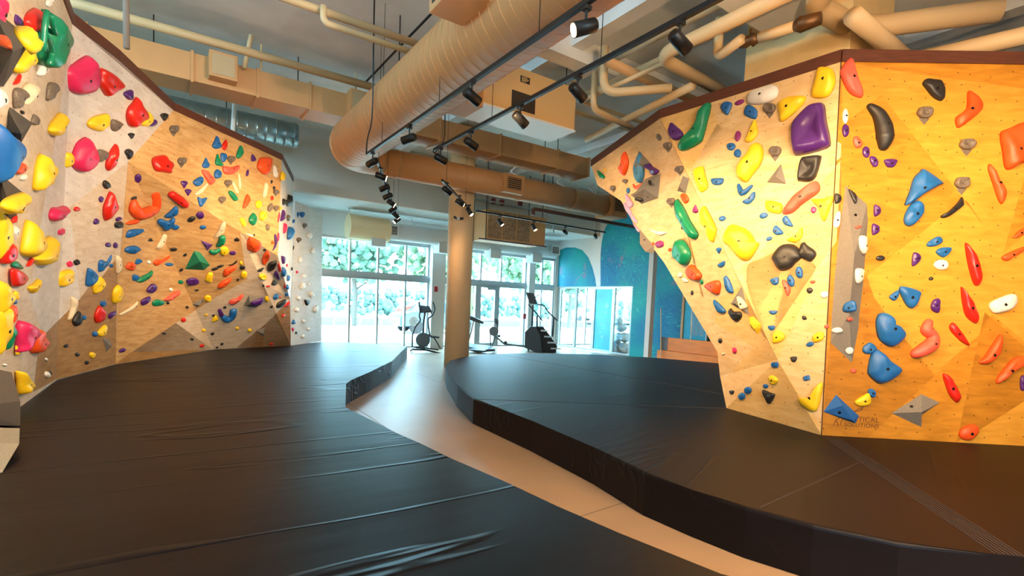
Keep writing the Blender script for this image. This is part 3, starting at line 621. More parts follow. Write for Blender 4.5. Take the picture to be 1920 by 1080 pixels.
HOLDS = """
V a -14 14 10 30 78 101 10 164 -14 154 ^14.4,93.9|dark grey triangular volume on the left bouldering wall
V a 10 200 14 194 71 242 46 272 10 241 ^36.1,250.4|grey kite volume on the left bouldering wall
V a -5 329 12 336 59 371 36 406 19 413 -5 394 ^9.6,374.8|shadowed grey wedge volume on the left bouldering wall
V e 190.2 635.3 207.1 635.3 204.7 655.8 199.9 660.6|small grey shard volume on the left bouldering wall
V v 376.3 450.7 399.3 458.9 388.9 470.7 ^385.9,458.9|purple pyramid on the left bouldering wall
V g 364 471 375 473 394 497 383 507 347 505 ^375,490|green pyramid on the left bouldering wall
V e 456.7 573.3 466.7 554.2 496.7 555 495 566.7 480 576.7 ^469.2,570 ^493.3,565.8|grey box volume on the left bouldering wall
V e 480 620 497.5 613.3 495 631.7|small grey pyramid on the left bouldering wall
V e 360 570 380 560 381.7 566.7 370 576.7|small grey-brown slanting slender climbing volume right of the coral tadpole
V e 1180 366 1202 354 1210 335 1240 324 1235 371 1202 383|large sandy grey volume on the cream overhanging wall
V e 1197.4 282.9 1219.2 303.3 1205.9 320.6 1185.6 320.6|grey-brown angular climbing volume just above the steel-blue kite
V e 1280.3 329.8 1292.5 334.8 1285.4 362.4 1269.1 358.3|little grey spike volume on the cream overhanging wall
V e 1198.7 430.9 1227.2 461.5 1225.2 475.8 1217 473.7 1202.8 464.6|grey-brown slanting slender climbing volume left of the two-lobed green boulder
V e 1390.4 536.7 1404.5 590.2 1369.9 569.7|grey spike under the seam on the cream overhanging wall
V y 1404.5 594.9 1412.4 593.4 1426.6 607.5 1426.6 615.4 1421.9 627.4 1406.1 612.2|yellow angular block on the cream overhanging wall
V e 1464.3 307.5 1474.1 345.2 1437.4 342.1|grey triangle volume on the cream overhanging wall
V e 1586 348 1626 383 1628 412 1619 532 1612 590 1610 617 1598 680 1558 642 1560 600 1566 515 1579 400 ^1600,480 ^1596,590|tall narrow grey volume on the golden wall
V b 1568 740 1611 780 1604 794 1544 772 ^1578.8,760.5 ^1601.2,788.8|blue pyramid volume on the golden wall
V e 1672 775 1728 739 1762 755 1728 778 1728 801 ^1727,772.5|grey kite-shaped volume on the golden wall
B v 1483 249 1487 227 1513 198 1532 191 1543 194 1547 223 1554 259 1548 276 1495 290 1485 282|big glossy purple hold on the cream overhanging wall
B b -14 230 0 233 14 245 36 262 47 279 48 293 39 301 22 312 10 327 0 336 -14 341|huge dark blue hold on the left bouldering wall
B g 85 29 94 14 102 24 104 34 120 48 132 79 132 96 118 116 104 120 94 129 88 123 81 101 81 72 84 46|large dark green ribbed shell climbing hold on the left bouldering wall
B o 1881 248 1897 238 1936 228 1936 293 1915 306 1900 316 1890 312 1885 282|huge orange dome climbing hold on the golden wall
B p 122 131 144 122 171 107 183 116 190 132 189 154 178 171 154 179 137 173 126 157|large deep pink dome climbing hold on the left bouldering wall
B y 1352 449 1366 421 1385 423 1403 433 1415 453 1421 457 1403 486 1385 485 1366 463|wide pale yellow hold on the cream overhanging wall
B b 1630 692 1636 665 1648 655 1670 675 1691 690 1690 700 1675 712 1655 720 1640 712 1631 702|big blue whale-shaped hold on the golden wall
B b 1645 605 1650 589 1662 586 1674 594 1676 606 1690 612 1700 626 1695 638 1678 650 1662 646 1649 632|blue kidney-shaped hold on the golden wall
B b 1736 316 1770 340 1766 345 1745 357 1730 366 1718 376 1703 384 1700 380 1709 355 1716 333 1728 320|blue axe-shaped hold on the golden wall
B y 1411 268 1421 267 1429 278 1428 296 1421 312 1409 327 1397 341 1382 333 1379 317 1385 305 1400 285|long leaning yellow hold on the cream overhanging wall
B p 140 295 149 271 164 260 173 262 182 279 184 298 178 315 157 324 144 317 139 307|bright pink egg climbing hold on the left bouldering wall
B y -10 387 0 392 18 416 18 447 7 464 0 483 -10 483|tall amber hold at the wall edge
B g 1321 192 1327 190 1331 196 1324 227 1316 257 1310 267 1287 280 1275 282 1269 276 1273 269 1287 255 1304 229 1316 202|long glossy green hold on the cream overhanging wall
B y -10 584 0 581 18 574 18 615 7 649 0 664 -10 664|big yellow slab at the wall edge
B k 1446 480 1460 461 1478 456 1493 462 1501 476 1500 484 1490 492 1479 503 1466 507 1456 503 1448 490|large charcoal egg climbing hold on the cream overhanging wall
B y 1532 127 1548 124 1560 129 1565 143 1563 161 1548 181 1520 180 1527 151|yellow dome by the trim on the cream overhanging wall
B y 46 462 52 430 59 412 70 430 84 454 83 464 66 483 48 478|large yellow fin climbing hold on the left bouldering wall
T o 307.4 355.2 3 292.6 358.9 10.4 294.8 373 9.8 294.1 389.3 8.1 282.2 398.9 8.6 264.4 402.6 8.9 255.6 392.2 9.2 255.6 380.4 5.3|large orange hook climbing hold on the left bouldering wall
B c 1465 399 1483 370 1507 351 1527 338 1536 347 1532 361 1503 382 1483 399|long coral hold on the cream overhanging wall
B y -10 526 14 535 26 550 26 559 14 576 0 586 -10 586|amber slab at the wall edge
B k 1501 298 1513 292 1536 290 1538 298 1529 329 1517 340 1499 339 1495 335|charcoal pocketed slab climbing hold on the cream overhanging wall
T k 1635.2 196.6 5.2 1650.7 212.2 9.3 1659.8 235.5 11.9 1662.4 256.3 12.4 1660.6 271.8 7.8|long charcoal hold on the golden wall
B o 1815 202 1817 173 1823 169 1841 186 1844 202 1830 217 1802 238 1795 230 1796 217|orange boomerang climbing hold on the golden wall
B c 1594 107 1600 115 1604 137 1620 176 1612 181 1594 171 1581 147 1578 129|coral slab at the arete on the golden wall
B w 1399 182 1409 170 1436 160 1452 158 1459 168 1452 184 1430 194 1403 194|long white loaf climbing hold on the cream overhanging wall
B y 65 481 84 457 104 445 111 454 108 476 101 488 79 498 67 490|large cream-yellow dome climbing hold on the left bouldering wall
B r 193 130 200 130 217 140 232 154 235 164 217 171 205 181 200 178 189 159 190 144|red shield beside the pink dome on the left bouldering wall
T c 1745 603.8 6 1740 618.8 8.5 1752 628.8 7.5 1748.8 645 10.5 1733.8 656.2 10 1718.8 663.8 7|coral S-shaped hold on the golden wall
B y 1458 192 1479 180 1509 180 1499 200 1466 227 1460 214|yellow wedge by the loaf on the cream overhanging wall
B y 30 104 48 83 65 83 66 101 58 120 36 136 26 125|yellow pocket on the triangular volume on the left bouldering wall
B r 261 183 267 197 277 212 279 224 265 231 249 240 241 224 243 205 253 193|glossy red fin climbing hold on the left bouldering wall
B w 1857 571 1867 562 1896 551 1908 554 1908 569 1896 581 1870 588 1860 582|white bone-shaped hold on the golden wall
B p 36 624 43 602 72 614 70 627 40 662 37 649|magenta vase-shaped hold on the left bouldering wall
B y 4 384 14 372 43 368 60 371 48 387 31 398 14 401 6 394|yellow hold under the grey wedge on the left bouldering wall
B r 1812 460 1816 456 1831 480 1841 509 1841 528 1835 536 1827 529 1817 494|upper red blade climbing hold on the golden wall
B y 83 289 90 300 100 317 96 336 84 348 70 356 72 319|tall yellow leaf climbing hold on the left bouldering wall
B b 1698 403 1709 383 1723 375 1733 383 1733 398 1719 417 1707 424 1698 418|blue oblong hold on the golden wall
B k 1732 155 1739 146 1752 147 1765 150 1773 166 1773 182 1766 188 1752 181 1739 166|charcoal double-lobed hold on the golden wall
B g 1260 466 1266 450 1278 451 1286 461 1292 476 1290 490 1282 499 1270 490 1262 482|two-lobed green boulder climbing hold on the cream overhanging wall
B g 1266 373 1272 380 1281 394 1291 415 1304 435 1306 443 1301 450 1294 446 1283 427 1272 411 1265 400 1264 380|long scaly green hold on the cream overhanging wall
B r 1804 539 1808 541 1826 567 1835 590 1835 603 1829 606 1813 592 1806 565|middle red blade climbing hold on the golden wall
B b 1688 545 1694 536 1725 545 1727 554 1718 574 1709 578 1699 569|blue shield climbing hold on the golden wall
B y 1496 746 1516 746 1532 722 1542 721 1530 770 1504 762|yellow boomerang at the arete foot on the cream overhanging wall
B o 1838 679 1848 668 1875 629 1882 632 1878 658 1865 675 1852 683 1840 682|orange-red slanted hold on the golden wall
B o 59 634 72 617 84 627 91 640 79 658 61 663|orange fan climbing hold on the left bouldering wall
B r 288 297 309 290 316 297 327 307 322 321 322 325 309 323 293 319|faceted red-orange chunk climbing hold on the left bouldering wall
B p -10 0 14 0 11 24 2 46 -10 48|deep pink corner hold on the left bouldering wall
B r 3.6 471.2 12 456.7 24.1 454.3 33.7 468.8 28.9 485.6 14.4 495.2 3.6 492.8|dark red ball climbing hold on the left bouldering wall
B o 1856 307 1860 309 1873 335 1887 362 1886 374 1880 382 1873 372 1864 345 1855 318|orange-red blade below the dome on the golden wall
B r 19.3 504.1 36.1 506.5 54.2 516.1 56.6 525.8 43.3 534.2 28.9 538.3 21.7 530.6|crimson cone climbing hold on the left bouldering wall
B y 1521.3 372.7 1543.7 371.7 1562.1 367.6 1556 388 1547.8 410.4 1541.7 412.4 1535.6 390 1525.4 379.8|yellow Y-shaped hold on the cream overhanging wall
B y 1298.7 318.5 1316 310.4 1320 322.6 1326.2 349.1 1316 359.3 1309.9 357.3 1303.7 341|yellow block across the seam on the cream overhanging wall
B y 166.1 231.2 178.2 220.3 205.9 215 204.7 231.2 192.6 244.4 185.4 246.8 171 240.8|yellow creased lump climbing hold on the left bouldering wall
B r 49.4 31.3 57.8 20.5 74.6 20.5 80.7 30.1 77.1 39.7 65 48.2 57.8 60.2 51.8 53|red drop at the wall top
B k 1495.9 473.6 1501 457.3 1507.1 453.2 1513.2 459.3 1527.4 469.5 1529.1 479.7 1519.3 489.9 1509.1 486.8 1496.9 479.7|charcoal figure-eight hold on the cream overhanging wall
B r 1769.5 703.8 1776.2 701.2 1785 710 1802 742.5 1798.8 753.8 1792.5 753.8 1780 737.5|red wedge low on the wall
B r 210.7 359.7 219.1 377.3 219.1 396.5 201.1 415.3 196.2 394.1 202.3 374.8|tall red diamond climbing hold on the left bouldering wall
B y 1310.8 402.4 1316.9 386.1 1325 398.3 1339.3 428.9 1337.3 447.2 1333.2 454.4 1328.1 437|narrow yellow strip climbing hold on the cream overhanging wall
B y 104.7 525.8 113.2 511.3 137.3 506 140.1 518.5 134.8 530.6 113.2 537.8|yellow boulder lump climbing hold on the left bouldering wall
B o 1800 812.5 1810 800 1830 796.2 1836.2 807.5 1822.5 825 1805 823.8|orange hold at the mat edge on the golden wall
B y 33.7 699.1 40.9 701.5 62.6 716 61.4 723.2 48.2 735.2 39.7 740.1 36.1 720.8|yellow arrowhead climbing hold on the left bouldering wall
B y 96.3 233.6 105.9 223.9 122.8 216.7 125.2 231.2 118 243.2 103.5 254 95.1 243.2|yellow lump above the pale panel seam on the left bouldering wall
B p 93.9 398.9 101.1 388.1 115.6 390.5 133.6 391.7 125.2 403.7 105.9 413.4 96.3 411|pink wedge climbing hold on the left bouldering wall
B o 486.7 303 492.6 294.8 508.9 295.6 510.4 303 505.9 322.2 501.5 327.4 494.1 325.2 485.2 314.8|broad orange plate climbing hold on the left bouldering wall
B r 221.5 271.3 223.5 288.2 216.7 307.4 205.9 321.4 200.3 312.2 204.7 293 214.3 276.1|red leaf by the egg on the left bouldering wall
B v 1251.8 241.1 1256.9 228.9 1265 234 1277.3 245.2 1279.3 254.4 1269.1 262.5 1258.9 260.5 1252.8 251.3|purple ear-shaped hold on the cream overhanging wall
B h 1197.8 285.9 1205.5 318.5 1202.9 338.9 1195.8 343 1187.2 318.5|steel-blue kite climbing hold on the cream overhanging wall
B r 1781.2 612.5 1786.2 605 1792.5 608.8 1817.5 643.8 1816.2 647.5 1802.5 640 1786.2 623.8|lower red blade climbing hold on the golden wall
B o 1284.3 506.3 1292.4 496.5 1300.6 500.2 1312.8 514.5 1311.8 522.6 1304.7 526.3 1290.4 520.6|upper orange heart climbing hold on the cream overhanging wall
B o 460.7 465.2 465.9 450.4 471.9 446.7 490.4 457 488.1 465.9 480.7 471.9 471.9 471.9|orange block climbing hold on the left bouldering wall
B k 1765.1 403.8 1778.4 396.6 1795.2 380.9 1804.9 368.4 1808.5 378.5 1806.1 385.8 1783.2 403.8 1768.8 408.6|charcoal wing climbing hold on the golden wall
B o 1319.9 536.9 1329.1 528.7 1343.4 525.7 1349.5 534.8 1345.4 552.2 1335.2 548.1|lower orange heart climbing hold on the cream overhanging wall
B o 1879.5 482.1 1889.1 474.8 1925.3 460.4 1925.3 466.4 1901.2 482.1 1889.1 488.8 1881.9 486.9|orange tongue above the white bone on the golden wall
B b 294.8 417.4 303 411.5 316.3 415.9 323.7 410 329.6 411.5 326.7 420.4 316.3 432.2 308.9 432.2 303 426.3|blue curled jug climbing hold on the left bouldering wall
B y 1604.5 757.5 1606.2 750 1627.5 737.5 1632.5 742.5 1632.5 757.5 1615 762|pale yellow jug climbing hold on the golden wall
B b 168.6 502.9 185.4 518.5 175.8 533 163.7 535.9 164.9 513.7|blue shark-fin hold on the left bouldering wall
T r 323.7 366.3 6.2 338.5 377.4 7.1 348.9 385.6 5.9|red sausage climbing hold on the left bouldering wall
B o 1169.3 283.9 1175.4 296.1 1176.4 310.4 1168.3 329.8 1159.1 318.5 1165.2 306.3|orange leaf climbing hold on the cream overhanging wall
B b 1579.7 583.2 1583.3 568.8 1601.4 563.9 1605.5 580.8 1593 585.1|blue jug on the narrow volume on the golden wall
B r 187.8 573.9 196.2 585.9 196.2 600.4 183 606.4 178.7 593.2|red drop low on the wall
B y 1448.6 628 1456.5 619.5 1470.7 628 1465.9 639 1448.6 643.7|yellow wedge on the lower seam on the cream overhanging wall
T b 438.3 584.2 6 435.8 595 5.7 425.8 600.3 6 418.7 595 4|blue U-shaped hold on the left bouldering wall
B c 420 311.9 436.3 313.3 448.1 309.6 449.6 314.8 439.3 325.9 423 325.9|coral boomerang climbing hold on the left bouldering wall
B n 134.8 557.1 144.5 559.5 144.5 576.3 136 593.2 128.8 600.4 134.8 576.3|cream blade climbing hold on the left bouldering wall
B k 1365.2 587.1 1368.3 578.2 1374.6 583.9 1387.2 585.5 1388.8 594.9 1377.8 602.8|dark heart-shaped hold on the cream overhanging wall
B k 1428.8 731.3 1443.9 736.6 1451.8 739.8 1447.1 750.8 1440.8 757.7 1434.5 747.6|black tooth-shaped hold on the cream overhanging wall
B b 1356.6 520.6 1360.7 517.5 1367.8 528.7 1372.9 543 1372.9 549.5 1363.7 548.1 1358.7 534.8|upper slate-blue leaf climbing hold on the cream overhanging wall
T b 1383.8 346.2 2.9 1390.9 361.5 5.7 1408.3 348.3 2.6|blue V-shaped hold on the cream overhanging wall
B n 416.3 419.3 423.7 417.8 420 436.3 402.2 448.1 409.6 431.9|cream bone climbing hold on the left bouldering wall
B b 1336.9 562.4 1347.4 569.5 1358.7 581.7 1357.6 587.4 1347.4 585.8 1340.3 575.6|lower slate-blue leaf climbing hold on the cream overhanging wall
B g 256.7 528.3 265 520 278.3 513.3 286.7 507.5 286.7 513.3 278.3 523.3 266.7 529.2|dark green leaf climbing hold on the left bouldering wall
B o 418.3 516.7 421.7 506.7 431.7 501.7 441.7 498.3 444.2 501.7 435 510 423.3 519.2|upper orange tongue climbing hold on the left bouldering wall
B n 294.1 464.8 303 448.5 307.4 438.1 313.3 438.9 308.9 455.9 301.5 467|cream stub climbing hold on the left bouldering wall
B g 476.3 398.5 482.2 408.1 482.2 414.1 476.3 423 468.1 415.6 468.9 406.7|green diamond climbing hold on the left bouldering wall
B o 408.3 538.3 415 530 428.3 523.3 434.2 520.8 433.3 526.7 423.3 536.7 411.7 541.7|lower orange tongue climbing hold on the left bouldering wall
B c 309.2 561.7 320 554.2 331.7 546.7 339.2 546.7 335 553.3 323.3 561.7 311.7 564.2|coral tadpole climbing hold on the left bouldering wall
B v 275.8 546.7 280 538.3 286.7 532.5 294.2 535 293.3 544.2 285 550|upper plum hold on the left bouldering wall
T n 226.7 590 1.7 241.7 581.7 3 253.3 573.3 3.3 258.3 567.5 1.7|cream banana climbing hold on the left bouldering wall
B c 429.2 570 433.3 563.3 445 560 453.3 553.3 457.5 555 450 563.3 438.3 571.7|coral tongue climbing hold on the left bouldering wall
B g 451.1 272.6 456.3 279.3 456.3 288.1 449.6 297 443.7 292.6|green wedge near the trim on the left bouldering wall
B k 500.8 506.7 505 494.2 519.2 490.3 516.7 498.3 510 506.7|black pocketed plate climbing hold on the left bouldering wall
T g 417.8 446.7 5.6 415.6 455.6 5.9 410.4 461.5 3.6|green sausage climbing hold on the left bouldering wall
B v 470 568.3 483.3 563.3 495 560 493.3 566.7 480 573.3 470.8 572.5|purple blade on the box volume on the left bouldering wall
B o 465.2 363.7 469.6 374.1 461.5 388.9 456.3 388.9 460 372.6|orange spike climbing hold on the left bouldering wall
B v 265 566.7 268.3 561.7 281.7 555.8 283.3 561.7 275 570 266.7 572.5|lower plum hold on the left bouldering wall
B b 544.8 424.3 550.7 430.7 551.9 437.2 544.2 448.2 540.9 445 541.6 432|sky-blue gem climbing hold on the far white wall panel
B o 288.3 493.3 295 487.5 306.7 486.7 320 479.2 318.3 482.5 306.7 490 293.3 498.3|orange lizard-like hold on the left bouldering wall
B k 519.2 577.5 521.7 568.3 536.7 561.3 535 568.3 528.3 575.8|black leaf-shaped plate climbing hold on the left bouldering wall
B n 497 344.4 503 345.9 498.5 368.1 493.3 368.1|tall cream strip climbing hold on the left bouldering wall
B v 517.8 439.3 520 452.6 516.3 465.9 511.9 469.6 515.6 457 514.8 442.2|long violet strip climbing hold on the left bouldering wall
B k 570.8 563.3 575.8 561.7 581.7 565.8 575.8 573.3|black arrowhead climbing hold on the far white wall panel
B o 1870 715 1878 700 1902 672 1925 669 1925 681 1895 702 1875 719|orange slanting slender hold below and right of the orange-red slanted hold
B n 44.5 166.1 57.8 156.5 72.2 166.1 72.2 178.2 45.8 195 43.3 180.6|cream tapering hold above and right of the grey kite volume
B y 24.1 43.3 40.9 50.6 57.8 65 72.2 87.9 67.4 96.3 48.2 77.1|yellow slanting slender hold just below the red drop at the wall top
S e 1720.1 211 1725.3 200.9 1735 199.2 1745.4 200.1 1749.9 207.7 1747.6 216.1 1740.9 221.1 1743.2 223.7 1735 232.9 1726 222.8 1729 220.3 1723 216.9|grey-brown pocketed arrow-shaped hold below the charcoal double-lobed hold
B w -7.2 166.1 4.8 168.6 16.9 190.2 9.6 199.9 -7.2 202.3|white tapering hold above and left of the grey kite volume
S e 1799.6 270.8 1804.8 261.1 1814.5 259.5 1825 260.3 1829.4 267.6 1827.2 275.7 1820.5 280.6 1822.7 283 1814.5 291.9 1805.6 282.2 1808.6 279.7 1802.6 276.5|grey-brown pocketed arrow-shaped hold below the orange boomerang
S e 1790.7 343.2 1795.7 333.1 1804.9 331.4 1814.9 332.3 1819.2 339.8 1817.1 348.3 1810.6 353.3 1812.8 355.9 1804.9 365.1 1796.4 355 1799.2 352.5 1793.5 349.1|grey-brown pocketed arrow-shaped hold above the charcoal wing
B y 1435.8 375.8 1462.2 379.8 1466.3 390 1460.2 400.2 1437.8 394.1|yellow tapering hold left of the long coral hold
B y 1410.3 230.8 1415.4 223.6 1419.5 238.9 1419.5 251.1 1407.2 265.4 1396 264.4 1403.2 249.1|yellow upright slender hold above the long leaning yellow hold
B e 28.4 164.9 51.8 172.2 48.2 179.4 33.7 197.4 28.4 199.9|grey-brown tapering hold above the grey kite volume
B o 38.5 303.9 30.9 306.3 25.3 312.5 25.3 319.4 30.9 325.6 38.5 326.8 46.2 324.8 51.8 319.6 51.7 312.3 46.1 307.1|orange round hold just below and right of the huge dark blue hold
B o 19.2 77.1 16.1 70.5 10.3 66.8 1.8 66.3 -4.1 70 -7.3 77.1 -5.3 83.6 2.1 87.3 10 87.8 17.4 84.1|orange round hold just above and left of the dark grey triangular volume
S e 1440.8 283.5 1444.9 275 1452.5 273.6 1460.7 274.3 1464.2 280.7 1462.4 287.8 1457.2 292.1 1458.9 294.2 1452.5 302.1 1445.4 293.5 1447.8 291.4 1443.1 288.5|grey-brown pocketed arrow-shaped hold above the grey triangle volume
S e 1430.2 203.1 1434.3 194.5 1441.9 193.1 1450.1 193.8 1453.6 200.2 1451.8 207.3 1446.6 211.6 1448.3 213.8 1441.9 221.6 1434.8 213 1437.2 210.9 1432.5 208.1|grey-brown pocketed arrow-shaped hold just below the long white loaf
B w 1778.6 496.5 1777.2 490.2 1770.1 486.9 1761.9 486.9 1754.8 490.2 1751.7 496.5 1755.4 502.8 1761.8 506.1 1770.3 506.1 1776.7 502.9|white oval hold left of the upper red blade
B y 177 531.8 190.2 518.5 198.7 533 192.6 542.6 178.2 551|yellow tapering hold just below and right of the blue shark-fin hold
B y 213.1 547.4 223.9 534.2 232.4 548.6 221.5 566.7 213.1 567.9|yellow tapering hold just above and left of the cream banana
B y 276.9 209.5 286.5 216.7 286.5 231.2 274.5 237.2 262.5 233.6 267.3 226.3|yellow tapering hold just below and right of the glossy red fin
B b 1401.1 195.7 1418.4 205.3 1415.4 222.6 1394.6 213.5|blue tapering hold just below and left of the long white loaf
B g 14.4 634.1 21.7 607.6 31.3 623.3 15.7 655.8|green upright slender hold just left of the magenta vase-shaped hold
B b 1618.8 660 1620 650 1632.5 642 1643.8 651.2 1640 661.2 1627.5 663.8|blue tapering hold above and left of the big blue whale-shaped hold
B w 1613.4 443.5 1624.3 442.3 1626.2 455.6 1623.1 474.8 1618.3 474.8 1613.4 462.8|white upright slender hold above the tall narrow grey volume
B v 1745.9 573.6 1751.9 561.5 1762.7 560.3 1762.7 578.4 1760.3 586.8 1749.5 583.2|purple tapering hold right of the blue shield
B b 1738.7 456.8 1751.9 445.9 1763.9 443.1 1768.3 453.2 1756.7 460.4 1742.3 462.3|blue tapering hold below and right of the blue oblong hold
B b 1755.5 472.4 1766.3 464 1784.4 464 1780.8 474.8 1768.8 482.5|blue tapering hold above and left of the upper red blade
B y 124 289.4 134.8 287 139.7 300.2 132.4 312.2 122.8 312.2|yellow tapering hold just left of the bright pink egg
B o 19.3 576.3 28.9 572.7 32.5 585.9 27.7 600.4 19.3 607.6|orange upright slender hold just below and right of the amber slab at the wall edge
B b 1350.2 200.2 1358.3 190 1371.6 193.1 1366.5 210.4 1360.4 214.9|blue tapering hold above and right of the long glossy green hold
B y 53 537.8 65 531.8 77.1 523.3 77.1 533 65 549.8 55.4 546.2|yellow tapering hold just below and right of the crimson cone
B w 79.5 103.5 87.9 130 83.1 138.5 72.2 139.7 74.6 122.8|white upright slender hold just below and right of the yellow pocket on the triangular volume
B e 92.7 154.1 110.8 161.3 109.6 166.1 98.7 173.4 89.1 185.4|grey-brown tapering hold left of the large deep pink dome
B y 1474.5 450.1 1490.8 441 1503 426.7 1504 443 1490.8 454.2|yellow slanting slender hold just above and left of the charcoal figure-eight hold
B v 1658.8 299.2 1670.7 297.1 1682.6 299.2 1681.4 306.3 1676.6 312.7 1670.7 313.9 1664.7 312.7 1659.9 306.3|purple half-round hold below the long charcoal hold
B c 380 318.5 388.9 320.7 403.7 337 402.2 343 394.8 345.9 383 328.1|coral slanting slender hold left of the coral boomerang
B w 1606.2 504.9 1620.2 504.9 1618.3 520.6 1612.2 531.9 1606.2 527.8|white tapering hold just right of the tall narrow grey volume
B e 186.6 280.9 204.7 285.8 202.3 295.4 187.8 303.8 185.4 297.8|grey-brown tapering hold just left of the red leaf by the egg
B y 1522.6 631.1 1535.2 621.7 1544.7 626.4 1541.5 637.4 1525.8 642.2|yellow tapering hold right of the yellow wedge on the lower seam
B b 235.6 472.2 239.3 464.1 255.6 461.1 265.2 467.8 255.6 474.4 249.6 475.9|blue tapering hold above and left of the dark green leaf
B e 211.9 223.9 231.2 231.2 226.3 237.2 216.7 246.8 209.5 240.8|grey-brown compact hold just right of the yellow creased lump
B v 1205.9 310.4 1216.1 306.3 1222.2 312.4 1234.5 319.6 1230.4 326.7 1222.2 328.7 1216.1 318.5|purple tapering hold just right of the steel-blue kite
B b 308.1 407 317.8 398.1 329.6 387.8 335.6 393.7 332.6 402.6 320.7 408.5|blue tapering hold just above and right of the blue curled jug
B w 19.3 425.4 28.9 423 33.7 439.9 26.5 451.9 19.3 437.4|white tapering hold just right of the tall amber hold at the wall edge
B k 137.3 600.4 150.5 583.5 154.1 605.2 144.5 611.2 139.7 610|black tapering hold just below the cream blade
B v 1918.8 703.2 1915 706.2 1913 714.4 1913.1 723.4 1915.1 731.6 1918.8 733.2 1922.5 730.5 1924.5 723.6 1924.4 714.1 1922.4 707.3|purple upright slender hold below and right of the orange-red slanted hold
B n 1380.9 557.1 1390.4 558.7 1401.4 574.5 1392 580.1 1385.7 577.6|cream tapering hold just below and right of the grey spike under the seam
B n 219.1 480 226.3 482.4 230 501.7 221.5 513.7 217.9 494.4|small cream upright slender hold above and left of the dark green leaf
B b 237.8 445.6 243.7 432.2 268.9 430 267.4 435.2 249.6 443.3|small blue flat-lying slender hold below and left of the large orange hook
B b 185.4 492 192.6 487.7 204.7 494.4 192.6 507.7 185.4 508.9|small blue tapering hold just above and right of the blue shark-fin hold
B w 1568.2 400.2 1576.3 397.2 1574.3 422.6 1566.2 426.7 1563.1 418.5|small white upright slender hold just below and right of the yellow Y-shaped hold
B v 232.4 175.4 240.1 170.2 249.4 169.2 251.1 176.7 250.1 184.3 246.3 187.2 241.6 187.4 235.9 182.3|small purple half-round hold just above and left of the glossy red fin
B v 1713.4 473.6 1725.4 477.3 1725.4 489.3 1711 498.9|small purple tapering hold above the blue shield
B c 1600.2 258.8 1608 255 1616.5 266.6 1615.7 274.4 1609.2 277 1602.8 273.1|small coral tapering hold below and left of the long charcoal hold
B v 1636.7 440.2 1634.9 429.6 1636.7 419 1643.1 420 1648.7 424.3 1649.8 429.6 1648.7 434.9 1643.1 439.1|small purple half-round hold above and right of the tall narrow grey volume
B b 413.9 276.9 407.4 279.3 400.9 276.9 399.3 271.6 402.9 263.9 406.4 255.6 408.4 255.6 411.9 263.9 415.6 271.6|small blue teardrop-shaped hold left of the green wedge near the trim
B b 1390.9 378.8 1401.1 371.7 1411.3 360.5 1415.4 360.5 1414.4 371.7 1403.2 382.9|small blue slanting slender hold just below and right of the blue V-shaped hold
B b 1496.1 499.2 1492.6 502.7 1491.2 508.1 1492 515.3 1495.2 519.9 1500 521.5 1503.7 519.4 1504.9 512.8 1504.1 506.1 1500.7 500.3|small blue oval hold just below and right of the large charcoal egg
B b 1333.3 334.8 1354.7 333.8 1354.7 343 1346.5 347.1 1335.3 345|small blue tapering hold just right of the yellow block across the seam
B v 1585.9 231.8 1582.1 234.3 1579.7 241 1580 248.4 1582.5 255.1 1585.9 256.4 1589.7 254.3 1592.2 248.6 1591.9 240.8 1589.4 235.2|small purple oval hold left of the long charcoal hold
B g 21.7 492 31.3 489.6 48.2 502.9 40.9 505.3 22.9 500.5|small green flat-lying slender hold just above the crimson cone
S e 318.6 242.4 321.5 235.9 327 234.8 332.9 235.3 335.4 240.2 334.2 245.6 330.4 248.9 331.6 250.5 327 256.4 321.9 249.9 323.6 248.3 320.3 246.1|small grey-brown pocketed arrow-shaped hold above the faceted red-orange chunk
B v 1633.3 292.2 1631 295.6 1632 302.3 1635 308.4 1640.3 312.7 1644.7 312 1646.6 307.8 1646.3 302.2 1643 295.6 1638.3 292.5|small purple oval hold below the long charcoal hold
B b 1480.3 515.3 1476.8 518.8 1475.2 524.2 1476.8 531.3 1480.2 535.8 1484.3 537.6 1488 535.5 1489.4 528.8 1487.9 522.2 1484.2 516.5|small blue oval hold just below the large charcoal egg
B w 1585.1 203.2 1582.3 206.5 1580.2 212.8 1579.9 221.9 1582 228.2 1585.1 231.7 1588 229.6 1590.1 221.6 1590.4 213.1 1588.3 205.2|small white upright slender hold below the coral slab at the arete
B v 1622.4 274 1619.1 277.1 1617.5 282.4 1618.3 289.4 1621.6 293.7 1626.2 295.7 1629.6 293.4 1631 286.9 1630.3 280.3 1626.8 274.7|small purple oval hold below and left of the long charcoal hold
B y 429.9 471.1 428.2 466.4 423.3 463 418 463 413.1 466.4 412.2 471.1 413.8 475.8 417.8 479.2 423.5 479.2 427.5 475.8|small yellow round hold just below the green sausage
B v 1640.2 405.3 1638.5 394.4 1640.2 383.6 1645.9 384.7 1651 389 1652 394.4 1651 399.8 1645.9 404.2|small purple half-round hold below and left of the blue axe-shaped hold
B b 1466.3 410.4 1474.5 403.9 1485.7 420.6 1484.7 425.1 1470.4 420.6|small blue tapering hold below and left of the long coral hold
B v 350 526.7 360 521.7 370 523.3 374.2 530 361.7 534.7 351.7 533.3|small purple tapering hold just below the green pyramid
B k 69.8 45.8 77.1 37.3 84.3 40.9 83.1 54.2 69.8 57.8|small black tapering hold just below and right of the red drop at the wall top
B e 59 226.3 65 213.1 75.8 226.3 72.2 236 62.6 232.4|small grey-brown tapering hold just right of the grey kite volume
B o 503 470.4 506.7 477.8 503 488.1 494.1 496.3 491.1 489.6 494.8 477.8|small orange upright slender hold just above and left of the black pocketed plate
